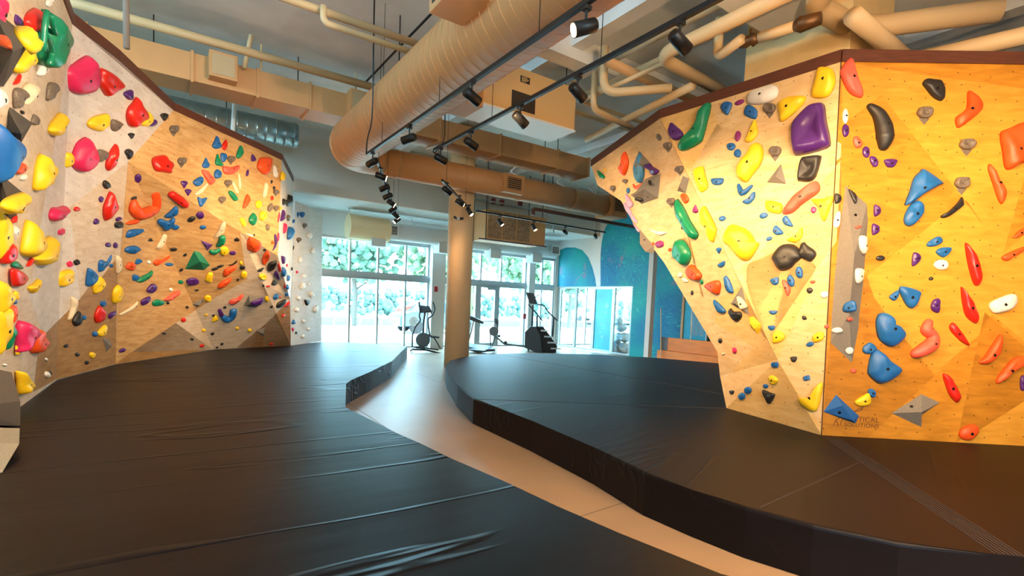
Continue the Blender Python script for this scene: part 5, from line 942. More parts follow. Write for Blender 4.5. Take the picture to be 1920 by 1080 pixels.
FOOT = """
B v 209 459.1 208 456.4 205.4 455 201.7 454.9 199 456.3 197.4 459.1 198.7 461.8 201.8 463.2 205.3 463.3 208.4 461.9
B c 1605.9 695 1604.6 692.2 1601.6 690.5 1598.2 690.8 1595.2 692.5 1594.7 695 1595.5 697.8 1598.2 699.5 1601.7 699.2 1604.3 697.5
B y 396.7 603.3 403.3 591.7 409.2 596.7 408.3 600.8
B v 236.4 654 234.2 652.9 230.7 653 226.5 654.9 224.1 657.5 223.3 660.1 225.2 661.3 229.4 660.9 233.4 659.1 236.4 656.2
B y 500.8 555.5 498 557 496.3 559.5 496.6 562.9 498.3 565.5 500.8 566.3 503.7 565.8 505.3 562.9 505 559.6 503.4 556.7
B b 326.2 495.8 324.6 494 320.3 493 315.5 492.9 311.2 493.9 310.4 495.8 311.8 497.7 315.4 498.7 320.4 498.7 324.1 497.8
B v 217.2 454.6 214.5 455.9 213.1 458.7 213 462 214.4 464.9 217.2 465.5 219.9 464.6 221.3 462.1 221.4 458.7 220 456.1
B b 1343.5 464.9 1347.4 463.7 1351.4 464.9 1352.3 467.6 1350.1 471.4 1348 475.6 1346.9 475.6 1344.8 471.4 1342.6 467.6
B p 1374.8 651.2 1372.9 653 1372.8 656.6 1373.8 660 1376.2 662.6 1378.8 662.5 1380.6 660.5 1380.9 657.5 1379.8 653.9 1377.7 651.8
B b 32.7 565.5 31.4 562.8 29.2 560.9 26.1 560.6 23.9 562.6 23.1 565.5 23.6 568.2 26.2 570.1 29.1 570.3 31.7 568.4
B w 591.5 474.9 587.6 476.1 583.7 474.9 582.7 472.3 584.9 468.5 587 464.4 588.2 464.4 590.3 468.5 592.5 472.3
B v 228.7 408.2 226.3 406.9 223 407.1 219.4 408.6 217.1 411 217.4 413.4 219 415.2 222.4 414.9 225.9 413.4 228.3 411
B r 38.6 722.5 36.6 720.5 33.3 719.9 30.2 721.1 28.1 723.7 28.4 726.2 30 728.2 33 729 36.2 727.7 38 725.2
B b 1447.3 444.9 1445.2 443.4 1442.2 443.5 1438.6 445.1 1436.7 447.3 1436.2 450.1 1438.1 451.7 1441.7 451.4 1445.1 449.9 1447.6 447.4
B b 387 426.3 385.6 424 382.8 422.9 378.7 423 375.9 424.1 374.4 426.3 375.4 428.5 378.9 429.7 382.6 429.6 386.1 428.5
B v 443 474.5 441.6 472.3 438.8 471.1 434.7 471.2 431.9 472.3 430.4 474.5 431.4 476.8 434.9 477.9 438.6 477.8 442.1 476.7
B b 512.5 558.3 516.7 551.7 522 551.7 520.8 560 514.2 561.7
B v 532.5 393.8 534.4 400.9 529.9 412.6 526.7 413.9 528 406.1
B v 473.3 288.9 480 297 479.3 301.8 471.9 301.5
B k 332.8 467.8 331.3 465.9 327.5 464.7 323.3 464.9 319.5 466.1 318.7 467.8 320 469.7 323.2 470.9 327.6 470.7 330.9 469.5
S e 1166.6 339.4 1168.4 336.4 1171.7 335.9 1175.3 336.1 1176.8 338.4 1176 341 1173.8 342.5 1174.5 343.3 1171.7 346.1 1168.7 343 1169.7 342.2 1167.6 341.2
B k 460.4 502 458.8 499.5 456.3 498.2 452.9 498.3 450.4 499.5 449.5 502 450.1 504.5 453 505.8 456.2 505.7 459.1 504.5
B b 563 398.3 570.7 397.7 571.4 403.5 567.5 408.1 563.6 404.8
B e 501.7 420.4 499.6 421.3 498.7 424.3 499.1 428 500.5 430.8 502.8 432.2 504.9 430.4 505.8 427.4 505.4 423.7 504 420.8
B w 1275.1 510.5 1272.9 511.1 1271.2 514 1271 517 1272.7 519.8 1275.1 520.7 1277.4 519.4 1279 517.1 1279.2 513.8 1277.6 511.6
B w 561 580.8 560.4 578 558.2 576.3 555.3 576.6 553 578.3 551.8 580.8 553 583.7 555.3 585.3 558.2 585 560.4 583.4
B k 509.2 533.3 514.2 524.7 520.8 531.7 513.3 535.3
B r 348.9 597.5 346.7 595.9 344.2 595.9 341.4 597.5 340.1 599.8 340.3 602.5 342.3 604.3 345.3 604 347.8 602.5 349.6 600
B b 1440.3 724 1439.3 721.7 1436.6 720.4 1433.5 720.1 1430.8 721.5 1430.2 724 1431.2 726.3 1433.4 727.7 1436.6 727.9 1438.9 726.6
B b 530.8 500 536.7 511.7 534.2 519.2 530.8 513.3
B w 563.3 481.4 561.5 482.7 560.1 485.8 560 489.3 561.3 492.5 563.3 493.1 565.2 492.1 566.5 489.4 566.7 485.7 565.4 483
B b 163.1 595.6 162.3 593.1 159.8 591.3 157.1 591.5 154.5 593.2 153.9 595.6 154.9 598.1 157 599.8 159.9 599.7 161.9 598
S e 556.4 449.2 557.9 445.9 560.6 445.3 563.6 445.6 564.8 448.1 564.2 450.8 562.3 452.5 562.9 453.3 560.6 456.3 558.1 453 558.9 452.2 557.3 451.1
B c 1599.4 597.8 1597.6 595.8 1595.1 595 1592 595.4 1589.9 597 1589.5 599.6 1590.5 601.8 1593.3 602.5 1596.3 602.2 1598.8 600.5
B k 257.1 370 255.8 368.5 252.6 368.5 249.1 369.5 246.7 371.6 246 374.1 248 375.3 251.2 375.3 254.7 374.3 257.2 372.2
B b 1177.4 352 1175.6 352.6 1174.3 355.4 1174.1 358.9 1175.3 361.7 1177.4 363.2 1179.3 361.7 1180.5 358.9 1180.7 355.4 1179.5 352.7
B w 574.9 517.5 573.8 515.4 571.6 514.1 568.4 513.9 566.2 515.2 564.9 517.5 565.8 519.6 568.5 520.9 571.5 521.1 574.3 519.8
B r 520.8 496.7 524.2 495 527.5 506.7 523.3 510
B w 1278.2 520.6 1286.3 522.6 1290.4 528.7 1282.2 528.7
S e 567.5 422.6 568.9 419.3 571.4 418.8 574.1 419 575.3 421.5 574.7 424.3 572.9 425.9 573.5 426.7 571.4 429.8 569.1 426.5 569.8 425.6 568.3 424.5
B k 1512.3 598.5 1512.5 596.3 1510.8 593.6 1508.2 592.1 1505.1 592 1503.6 593.4 1503.4 595.6 1504.7 598 1507.4 599.6 1510.1 599.5
B g 344.3 528.8 343 526.7 340.6 525.5 337.6 525.3 335.2 526.5 334.6 528.8 335.2 531 337.6 532.2 340.6 532.4 343 531.2
B b 199.9 492 209.5 477.6 207.1 489.6 202.3 494.4
B k 1367.1 732.7 1371.5 731.7 1375.9 732.7 1375.5 736.1 1373.7 739 1371.5 739.6 1369.3 739 1367.5 736.1
B c 1555.4 612.2 1554.9 609.9 1552.5 608.6 1549.6 608.8 1547.2 610.1 1546 612.2 1547.2 614.6 1549.6 615.9 1552.5 615.6 1554.8 614.4
B c 1615.7 424.5 1614.6 422.8 1611.1 422.5 1607.6 423.1 1604.5 424.6 1603.8 426.5 1605.6 428.1 1608.4 428.5 1612.2 427.8 1614.7 426.4
B p 23.4 710.5 21.1 711.8 19.8 714 20.1 717.1 21.3 719.3 23.4 720.1 25.6 719.6 26.9 717 26.6 714.1 25.4 711.5
B v 528.3 480 534.2 481.7 533.3 490 530.8 495
B r 532.5 575.8 538.3 568.3 544.2 565.8 542.5 573.3
B w 564.1 559.2 563.6 556.6 561.3 555.4 558.8 555.4 556.5 556.7 555.8 559.2 556.8 561.7 558.7 563 561.3 562.9 563.2 561.6
B k 1350.1 634.6 1348.1 635.1 1346.6 637.5 1346.6 640.4 1348.1 642.8 1350.1 644 1352.1 642.7 1353.5 640.4 1353.5 637.5 1352.1 635.1
B k 167.6 679 166.4 677 163.7 676.1 161.1 676.9 158.8 678.6 158.6 680.6 159.9 682.7 162.2 683.6 165 682.8 166.8 681.2
B p 535.3 418.2 534.2 419.2 533.2 424.3 532.6 430.2 532.7 435.5 533.6 437.6 534.8 435 535.7 430.6 536.3 424.5 536.2 420
B k 149.6 663.3 148.2 661.8 145.3 661.3 142.7 662.2 140.8 664.4 141 666.5 142.5 667.9 144.9 668.6 147.7 667.6 149.1 665.6
B k 129.2 646.1 127.3 645 124.3 645.4 121.3 646.8 119.1 648.9 119.3 650.7 120.9 652 123.6 651.8 126.6 650.3 128.6 648.4
B c 1528.7 527.6 1527.4 526 1524.5 525.4 1521.5 525.8 1519 527.3 1518.8 529.3 1520 530.9 1522.4 531.6 1525.6 531.2 1527.7 529.8
B k 1217.3 337.5 1215.5 338.4 1215 341.4 1215.7 344.3 1217.3 346.9 1219.1 347.5 1220.7 345.9 1221.4 343.5 1220.6 340.3 1219.2 338.2
B k 448.9 451.6 444.4 452.2 440 451.6 438.9 450.1 441.4 447.9 443.8 445.6 445.1 445.6 447.5 447.9 450 450.1
B v 465.4 317.5 463.7 319.1 462.4 322.1 461.6 326.2 461.8 329.5 463.1 330.7 464.5 330.2 465.9 326.9 466.7 322.9 466.5 319.3
B r 384 647.5 382.6 645.8 380.2 645.1 377.1 645.9 375.1 647.4 374.2 649.2 375.3 650.9 378.2 651.5 381.1 650.8 383.7 649.2
B g 1315.5 523.7 1313.6 524.5 1312.5 526.7 1312.7 529.8 1313.8 532.1 1315.5 533.4 1317.4 532.4 1318.4 529.7 1318.2 526.8 1317.2 524.2
B k 45.8 215.1 46.2 213.1 45.2 210.2 43.1 207.7 40.4 206.2 38.8 206.8 38.2 208.4 39 211 41.2 213.6 43.7 214.9
B k 483.3 506.7 495 501.7 491.7 508.3 485 510
B k 1749.7 520.9 1748.3 519.4 1746 518.7 1743.5 519.5 1742.2 521.5 1741.8 523.8 1743.2 525.3 1745.9 525.8 1748.2 525 1749.9 522.9
B b 213.1 498.1 212.3 496.1 210.4 494.7 207.7 494.7 205.8 496.1 204.7 498.1 205.4 500 207.8 501.4 210.3 501.4 212.6 500
B b 553.8 607 550.8 607.9 547.8 607 547.1 604.9 548.8 602 550.4 598.8 551.3 598.8 552.9 602 554.6 604.9
B l 1185.5 416.7 1198.7 430.9 1197.7 436 1190.6 424.8
B p 522.4 435.8 521.4 436.9 520.7 440.9 520.4 446.2 520.9 450.2 521.8 452.6 522.9 450.6 523.6 446.2 523.8 441.1 523.4 436.7
B e 538.6 404.3 540.9 403.2 543.3 404.3 543.8 406.8 542.5 410.4 541.3 414.2 540.6 414.2 539.3 410.4 538 406.8
B k 395.8 505.8 403.3 501.7 410 503.3 401.7 507.5
B w 283.6 491.7 282.7 489.5 280.8 488.2 278.5 488.4 276.5 489.7 276.1 491.7 276.7 493.8 278.4 495.2 280.8 495 282.6 493.6
B b 541.3 552.5 540.7 550.6 538.4 549.7 535.9 549.6 533.6 550.6 532.9 552.5 534 554.4 535.9 555.3 538.5 555.4 540.4 554.4
B w 573.4 602.5 572.6 600.6 570.6 599.3 568.3 599.1 566.3 600.5 565.9 602.5 566.5 604.4 568.3 605.7 570.6 605.9 572.4 604.5
B w 568.3 626.9 566.5 627.8 565.1 629.7 565 632 566.3 634 568.3 634.4 570.2 633.8 571.5 632.1 571.7 629.7 570.4 627.9
B w 324.8 543.3 323.9 541.5 321.9 540.1 319.6 540 317.7 541.3 317.3 543.3 317.8 545.2 319.6 546.5 322 546.7 323.7 545.4
B k 532.2 372 531 372.7 530.3 376.3 530.5 380.1 531.2 383.7 532.2 384.9 533.5 383.2 534.1 380.3 534 376.1 533.3 373.2
B k 427.5 496.7 436.7 495 444.2 488.3 443.3 493.3 433.3 498.3
B k 286.1 452.4 282.5 453 279 452.4 278.1 450.9 280.1 448.7 282 446.4 283.1 446.4 285 448.7 287 450.9
B r 510.4 367 508.7 368 507.8 370 507.8 372.8 508.7 374.8 510.4 375.9 512 375.2 512.9 372.7 513 370.1 512.1 367.6
B w 458.5 437 474.8 440.7 471.9 444.4
B b 540.8 515.6 539.6 516.8 538.9 520 539 523.5 539.6 526.6 540.8 527.2 542.1 526.3 542.7 523.6 542.7 519.9 542.1 517.2
B y 472.3 619.7 471.4 617.8 469.4 616.8 467.1 616.8 465.2 617.7 464.8 619.7 465.3 621.5 467.1 622.5 469.5 622.6 471.2 621.6
B w 14.7 684.2 13.3 682.8 11.1 682 8.1 681.9 5.8 682.7 5 684.2 5.5 685.5 8.1 686.4 11 686.5 13.6 685.7
B y 455.6 493.3 454.7 491.5 453.2 490.1 451.1 490 449.5 491.3 449 493.3 449.3 495.2 451.1 496.5 453.1 496.7 454.9 495.4
B o 1257.5 465 1255.5 464.7 1253.8 465.6 1252.6 467.5 1252.7 469.4 1253.9 471.2 1255.9 471.6 1257.8 470.4 1258.9 468.6 1259 466.4
B k 1297.5 544.3 1296 545.4 1295.2 547.8 1295.2 550.6 1296 553 1297.5 553.5 1299.1 552.8 1299.8 550.6 1299.8 547.7 1299 545.6
B y 386.4 619.7 385.6 617.9 383.6 616.7 381.3 616.8 379.3 618 378.9 619.7 379.5 621.4 381.3 622.6 383.6 622.5 385.4 621.3
B k 94.4 696.2 92.6 696.6 91.7 698.4 91.7 700.7 92.6 702.5 94.4 703.4 96.2 702.4 97.1 700.7 97.1 698.4 96.2 696.7
B k 406.7 500 415 496.7 420 498.3 411.7 501.7
B k 343.7 504.6 342.6 503.4 340.1 503.6 337.9 504.8 336.2 506.6 336.2 508.1 337.8 509.1 339.8 509.1 342.2 507.8 343.5 506.2
B b 539.5 533.4 538.2 534.5 537.6 536.7 537.6 539.9 538.3 542.1 539.5 543.4 540.8 542.6 541.4 539.8 541.4 536.8 540.7 534
B w 581.8 617 580.9 615.3 579.4 614.1 577.2 614.1 575.7 615.4 575.1 617 575.5 618.7 577.3 619.9 579.3 619.9 581.1 618.6
B p 524.1 397 524.7 407.4 522.1 416.5 521.2 412.6
B w 90.6 673.8 89.7 672 88.2 671.1 86.1 671.1 84.6 672 83.8 673.8 84.3 675.7 86.1 676.6 88.2 676.5 90 675.6
B k 402 624.8 400.7 623.7 398.5 623.6 396.4 624.2 394.8 625.7 395 627.4 396.1 628.6 398 628.8 400.2 628.1 401.6 626.7
B r 535.1 590 533.6 589.1 531.4 589.4 529.4 590.4 528.1 592.2 528.6 593.8 529.8 594.8 531.8 594.7 533.9 593.6 535 592
B b 559.1 397.3 558 398 557.3 400.5 557.3 403.8 558 406.3 559.1 407.7 560.1 406.4 560.9 403.7 560.9 400.6 560.1 397.9
B k 1279.6 422.5 1278.1 423.2 1277.3 425.3 1277.3 427.6 1278.1 429.8 1279.6 430.3 1281.1 429.4 1281.9 427.7 1281.9 425.2 1281.1 423.5
B k 350.7 476.2 349.6 475.3 347.5 475.7 345.3 476.8 343.9 478.5 343.7 480.3 345.3 481 347.4 480.6 349.7 479.4 351 477.7
B y 448.9 615.8 448.1 614.3 446.1 613.4 443.8 613.6 441.8 614.4 441.4 615.8 442 617.4 443.8 618.3 446.1 618.1 447.9 617.2
B k 363.6 636.2 363.1 634.6 361.5 633.8 359.3 633.7 357.6 634.5 356.6 636.2 357.5 637.7 359.3 638.6 361.4 638.6 363.3 637.8
B o 511.1 451.3 509.6 452.1 508.5 453.8 508.6 455.9 509.6 457.6 511.1 458 512.6 457.5 513.7 455.9 513.6 453.8 512.6 452.2
B k 311.6 625.5 311.1 624.3 308.8 623.6 306.3 623.4 304 624.2 303.3 625.5 304.3 626.7 306.2 627.4 308.8 627.6 310.7 626.8
B o 1226.7 456.8 1225.9 454.9 1224.7 453.8 1222.9 454 1221.6 455.1 1221 456.8 1221.3 458.7 1222.9 459.8 1224.6 459.6 1226.2 458.5
B r 507.4 536.3 506.6 535.1 504.2 534.9 501.8 535.4 499.6 536.4 499.2 537.7 500.4 538.8 502.4 539.1 505 538.6 506.7 537.7
B p 547.4 615 549.5 614.2 551.6 615 552.2 616.7 551 619.1 549.8 621.8 549.2 621.8 548 619.1 546.8 616.7
B k 318.5 568.3 317.6 566.8 316 565.9 313.9 566.1 312.4 566.9 311.8 568.3 312.2 569.9 314 570.8 316 570.6 317.8 569.7
B k 514.7 349 513.3 349.2 512.1 351.1 511.9 353.3 512.3 355.5 513.4 356.3 514.9 355.6 516 354.1 516.3 351.8 515.8 350
B k 354.4 576.2 353.9 574.6 352.1 573.7 350.2 573.9 348.5 574.8 348.1 576.2 348.7 577.7 350.1 578.6 352.2 578.4 353.6 577.6
B r 512.8 645 511.9 643.7 509.9 643.1 507.6 643.1 505.7 643.8 505.3 645 505.8 646.3 507.6 646.9 510 646.9 511.7 646.2
B r 531.7 536.7 534.2 531.7 535.8 540 532.5 540.8
B k 512.2 573.6 510.8 573 509.1 573.1 507.2 574.1 506.2 575.5 506.4 576.9 507.3 577.8 509.2 577.5 511 576.6 512.2 575.1
B k 550.8 460.4 549.7 461.2 548.8 463.5 548.4 466.3 548.5 468.7 549.3 469.4 550.3 468.8 551.2 466.8 551.6 464 551.5 461.8
B k 373.2 543.5 372.5 542.6 370.1 542.5 367.7 542.8 365.5 543.8 365 544.9 366.2 545.6 368.1 545.9 370.8 545.5 372.5 544.6
B y 390.1 590.5 389.2 589.2 387.7 588.6 385.6 588.6 384 589.3 383.5 590.5 383.8 591.8 385.6 592.4 387.6 592.4 389.4 591.7
B k 425.1 576.3 424.2 575.1 422.7 574.4 420.6 574.5 419 575.1 418.5 576.3 418.8 577.6 420.6 578.2 422.6 578.2 424.4 577.6
B k 510.3 337.2 509.1 337.4 508.2 339.3 507.8 341.5 508 343.6 509 344.4 510.2 343.7 511.1 342.2 511.5 339.9 511.2 338.1
B k 499.4 468.9 498.6 467.5 497.2 466.7 495.3 466.9 494 467.7 493.5 468.9 493.8 470.3 495.4 471.1 497.2 470.9 498.8 470.1
B k 419.6 643.8 418.4 643.1 416.7 642.9 414.7 643.7 413.5 644.9 413.3 646.1 414 647 416 647.1 417.9 646.4 419.3 645
B y 526 387.1 524.8 387.5 524.1 389.3 524.2 391.3 524.9 393.1 526 393.6 527.2 392.8 527.9 391.3 527.8 389.2 527.1 387.8
B w 581.5 533 581.2 531.4 580 530.6 578.4 530.7 577.2 531.6 576.5 533 577.2 534.6 578.4 535.4 580 535.3 581.2 534.4
B b 551 411.2 549.9 411.5 549.1 413.1 548.8 415.3 549 417.2 549.7 418.3 550.9 417.5 551.7 415.8 552 413.7 551.8 411.8
B k 558.2 624.2 557.6 622.8 556.6 621.9 555.1 621.8 554 622.8 553.5 624.2 553.8 625.5 555.1 626.5 556.5 626.5 557.8 625.5
B k 496.2 535.8 495.6 534.5 494.6 533.5 493.1 533.5 492 534.5 491.5 535.8 491.8 537.2 493.1 538.1 494.5 538.2 495.8 537.2
B y 1136.9 321.2 1137.1 320.1 1136.5 318.5 1135.1 316.7 1133.6 315.9 1132.3 315.7 1132 316.8 1132.8 318.7 1134.2 320.4 1135.9 321.5
B p 557.2 507.2 556.1 507.7 555.3 509.1 555.3 510.9 556.1 512.2 557.2 513 558.2 512.5 559 510.9 559 509.1 558.2 507.5
B k 449 524.2 448.2 523.2 446.8 522.7 445 523 443.8 524 443.2 525.2 443.9 526.1 445.6 526.6 447.4 526.3 448.8 525.3
B k 403.8 591.1 402.7 590.3 401.1 590 399 590.3 397.6 591.1 397.2 592.2 397.7 593.1 399.6 593.3 401.6 593.1 403.2 592.2
B n 1359.1 663.2 1358.3 662.3 1356.7 661.7 1354.7 661.7 1353.1 662.4 1352.8 663.2 1353.2 664.2 1354.7 664.8 1356.7 664.8 1358.2 664.1
B k 548.1 500.7 547 501.5 546.3 502.9 546 505 546.2 506.6 546.9 507.3 547.9 507.1 548.7 505.4 549 503.4 548.8 501.6
B p 538.3 494.7 537.4 495.2 536.8 496.6 536.7 498.4 537.3 499.7 538.3 500.5 539.3 500 539.8 498.4 539.9 496.6 539.4 495
B k 410 651.2 409.2 650.4 407.8 650 406 650.2 404.8 651 404.2 652.2 404.9 653 406.6 653.3 408.3 653.1 409.8 652.3
B r 528.2 557 527.6 556.1 526.6 555.5 525.1 555.4 524 556 523.5 557 523.8 557.9 525.1 558.5 526.5 558.6 527.8 558
B k 476.7 438.7 475.9 438.9 475.4 440 475.3 441.4 475.8 442.5 476.7 443.1 477.6 442.5 478.1 441.4 478.2 440 477.7 438.9
"""
# ================================================================== HOLDS
CM = dict(a='5a5146',p='d8265c', e='6e6255', o='e8521c', y='f6c91e', v='4d2470', r='cf2418', k='262524', g='12805a', w='e9e4da', n='e3d2ae', b='1c62a6', c='ee5a48', m='8a2a72', l='b79ac0', h='3f7fa8')
def hold_mat(c):
    gl = c in 'vgrbk'
    return mat('resin_' + c, CM[c], rough=.3 if c in 'vgr' else .45, spec=.5, noise_amt=.10 if c != 'e' else .28, nscale=7 if c != 'e' else 60, bump=.12 if c != 'e' else .5, bscale=60)
VOLM = {'a': mat('shaded_volume_coating', '4b443b', rough=.9, noise_amt=.12, nscale=70, bump=.3, bscale=90), 'e': mat('textured_grey_volume_coating', '77726a', rough=.9, noise_amt=.12, nscale=70, bump=.3, bscale=90), 'b': mat('textured_blue_volume_coating', '1f5fa3', rough=.75, bump=.2, bscale=90),  # dark copy paints the weaker light on left volumes into the coating
        'g': mat('textured_green_volume_coating', '117a58', rough=.6), 'v': mat('textured_purple_volume_coating', '56307c', rough=.7), 'y': mat('textured_yellow_volume_coating', 'e8b91c', rough=.7)}
def catmull(P, n):
    out = []; L = len(P)
    for i in range(L):
        p0, p1, p2, p3 = P[i - 1], P[i], P[(i + 1) % L], P[(i + 2) % L]
        for k in range(n):
            t = k / n; out.append(.5 * ((2 * p1) + (p2 - p0) * t + (2 * p0 - 5 * p1 + 4 * p2 - p3) * t * t + (3 * p1 - 3 * p2 + p3 - p0) * t ** 3))
    return out
def hold_mesh(bm, st, P, t, rnd, nrings=(1, .965, .86, .66, .38), apex=(), dish=False):
    """P: outline in metres about the local origin, wall plane = XY, bulging along +Z by t. Returns the crown point."""
    if inv_area(P) < 0: P = P[::-1]
    A = abs(inv_area(P)); cen = sum(P, Vector((0, 0))) / len(P)
    if st == 'S' and len(P) == 12:
        # pocketed cap above, flat arrow tip below
        q = sorted(range(12), key=lambda k: P[k].y)[0]; r = [P[(q + k) % 12] for k in range(12)]      # r[0] is the tip
        cap = [r[k] for k in range(2, 11)]; top_ = sum(cap, Vector((0, 0))) / 9
        tip = [r[0], r[1] + (r[1] - r[0]) * .25, top_ * .6 + r[0] * .4, r[11] + (r[11] - r[0]) * .25]
        c_ = sum(tip, Vector((0, 0))) / 4; b_ = [bm.verts.new((p.x, p.y, 0)) for p in tip]; h_ = bm.verts.new((c_.x, c_.y, t * .5))
        for k in range(4): bm.faces.new((b_[k], b_[(k + 1) % 4], h_))
        return hold_mesh(bm, 'B', cap, t, rnd, dish=True)
    if st == 'V':
        # a folded plywood volume: outline on the wall, a ridge of two raised corners
        ax = max(((a - b).length, i, j) for i, a in enumerate(P) for j, b in enumerate(P))
        d = (P[ax[1]] - P[ax[2]]).normalized(); c2 = cen + Vector((0, -.05 * math.sqrt(A)))
        base = [bm.verts.new((p.x, p.y, 0)) for p in P]
        if apex: top = [bm.verts.new((q.x, q.y, t * (1 - .35 * k))) for k, q in enumerate(apex)]; c2 = apex[0]
        elif len(P) <= 4: top = [bm.verts.new((c2.x, c2.y, t))]
        else: top = [bm.verts.new((c2.x + d.x * s, c2.y + d.y * s, t * (1 if s > 0 else .8))) for s in (ax[0] * .16, -ax[0] * .16)]
        near_ = [min(range(len(top)), key=lambda k: (Vector(top[k].co[:2]) - (P[i] + P[(i + 1) % len(P)]) / 2).length) for i in range(len(P))]
        for i in range(len(P)):
            a, b = base[i], base[(i + 1) % len(P)]
            bm.faces.new((a, b, top[near_[i]]))
            if near_[i] != near_[i - 1]: bm.faces.new((base[i], top[near_[i]], top[near_[i - 1]]))
        bm.faces.new(base[::-1])
        return Vector((c2.x, c2.y, t))
    if st in 'BS': Q = catmull(P, max(2, round((30 if A > .004 else 16) / len(P))))
    else: Q = P
    off = Vector((rnd.uniform(-.06, .06), rnd.uniform(-.10, .02))) * math.sqrt(A)
    prof = {1: 0, .965: .34, .9: .6, .86: .68, .66: .9, .6: .95, .38: 1.0}
    if dish: prof = {1: 0, .965: .45, .9: .75, .86: .92, .66: 1.0, .6: .9, .38: .66}
    if st == 'Q': nrings = (1, .9, .55); prof = {1: 0, .9: .62, .55: 1}
    seed = Vector((rnd.uniform(0, 99), rnd.uniform(0, 99), 0)); rings = []; sc = 2.2 / math.sqrt(A)
    for s in nrings:
        r = []
        for p in Q:
            x = cen + (p - cen) * s + off * (1 - s)
            h = t * prof[s]
            if s < .95: h *= 1 + .34 * noise.noise(Vector((x.x * sc, x.y * sc, 0)) + seed)
            r.append(bm.verts.new((x.x, x.y, h)))
        rings.append(r)
    c = cen + off; hc = t * (1 + .2 * noise.noise(Vector((c.x * sc, c.y * sc, 0)) + seed))
    if dish: hc = t * .45
    top = bm.verts.new((c.x, c.y, hc)); n = len(Q)
    for a, b in zip(rings, rings[1:]):
        for k in range(n): bm.faces.new((a[k], a[(k + 1) % n], b[(k + 1) % n], b[k]))
    for k in range(n): bm.faces.new((rings[-1][k], rings[-1][(k + 1) % n], top))
    bm.faces.new(rings[0][::-1])
    return Vector((c.x, c.y, hc))
def tube_mesh(bm, P, R):
    """a finger-thick bar lying on the wall"""
    pts, rs = [], []
    n = len(P)
    for i in range(n - 1):
        p0, p1, p2, p3 = P[max(i - 1, 0)], P[i], P[i + 1], P[min(i + 2, n - 1)]
        for k in range(5):
            t = k / 5; pts.append(.5 * ((2 * p1) + (p2 - p0) * t + (2 * p0 - 5 * p1 + 4 * p2 - p3) * t * t + (3 * p1 - 3 * p2 + p3 - p0) * t ** 3)); rs.append(R[i] * (1 - t) + R[i + 1] * t)
    pts.append(P[-1]); rs.append(R[-1])
    d0, d1 = (pts[0] - pts[1]).normalized(), (pts[-1] - pts[-2]).normalized()
    pts = [pts[0] + d0 * rs[0] * .85, pts[0] + d0 * rs[0] * .5] + pts + [pts[-1] + d1 * rs[-1] * .5, pts[-1] + d1 * rs[-1] * .85]
    rs = [rs[0] * .35, rs[0] * .8] + rs + [rs[-1] * .8, rs[-1] * .35]
    rings = []
    for i, p in enumerate(pts):
        t = (pts[min(i + 1, len(pts) - 1)] - pts[max(i - 1, 0)]).normalized(); s = Vector((-t.y, t.x))
        rings.append([bm.verts.new((p.x + s.x * rs[i] * math.cos(a), p.y + s.y * rs[i] * math.cos(a), rs[i] * 1.15 * max(0, math.sin(a)) ** .8)) for a in [k * math.pi / 8 for k in range(9)]])
    for a, b in zip(rings, rings[1:]):
        for k in range(8): bm.faces.new((a[k], b[k], b[k + 1], a[k + 1]))
        bm.faces.new((a[8], b[8], b[0], a[0]))
    bm.faces.new(rings[0]); bm.faces.new(rings[-1][::-1])
    c = P[n // 2]; return Vector((c.x, c.y, R[n // 2] * 1.15))
VOLS = []      # volumes already set: holds may sit on them
def seat(px, py):
    """the surface under a pixel: a volume face if there is one, else the wall panel"""
    for tris in VOLS:
        for P, a, n in tris:
            sg = [(P[(i + 1) % 3][0] - P[i][0]) * (py - P[i][1]) - (P[(i + 1) % 3][1] - P[i][1]) * (px - P[i][0]) for i in range(3)]
            if (min(sg) >= 0 or max(sg) <= 0):
                u = Vector((0, 0, 1)).cross(n).normalized(); return a, n, u, n.cross(u)
    w = LW if px < 700 else RW
    t = w.find(px, py); return t[1], t[2], t[3], t[4]
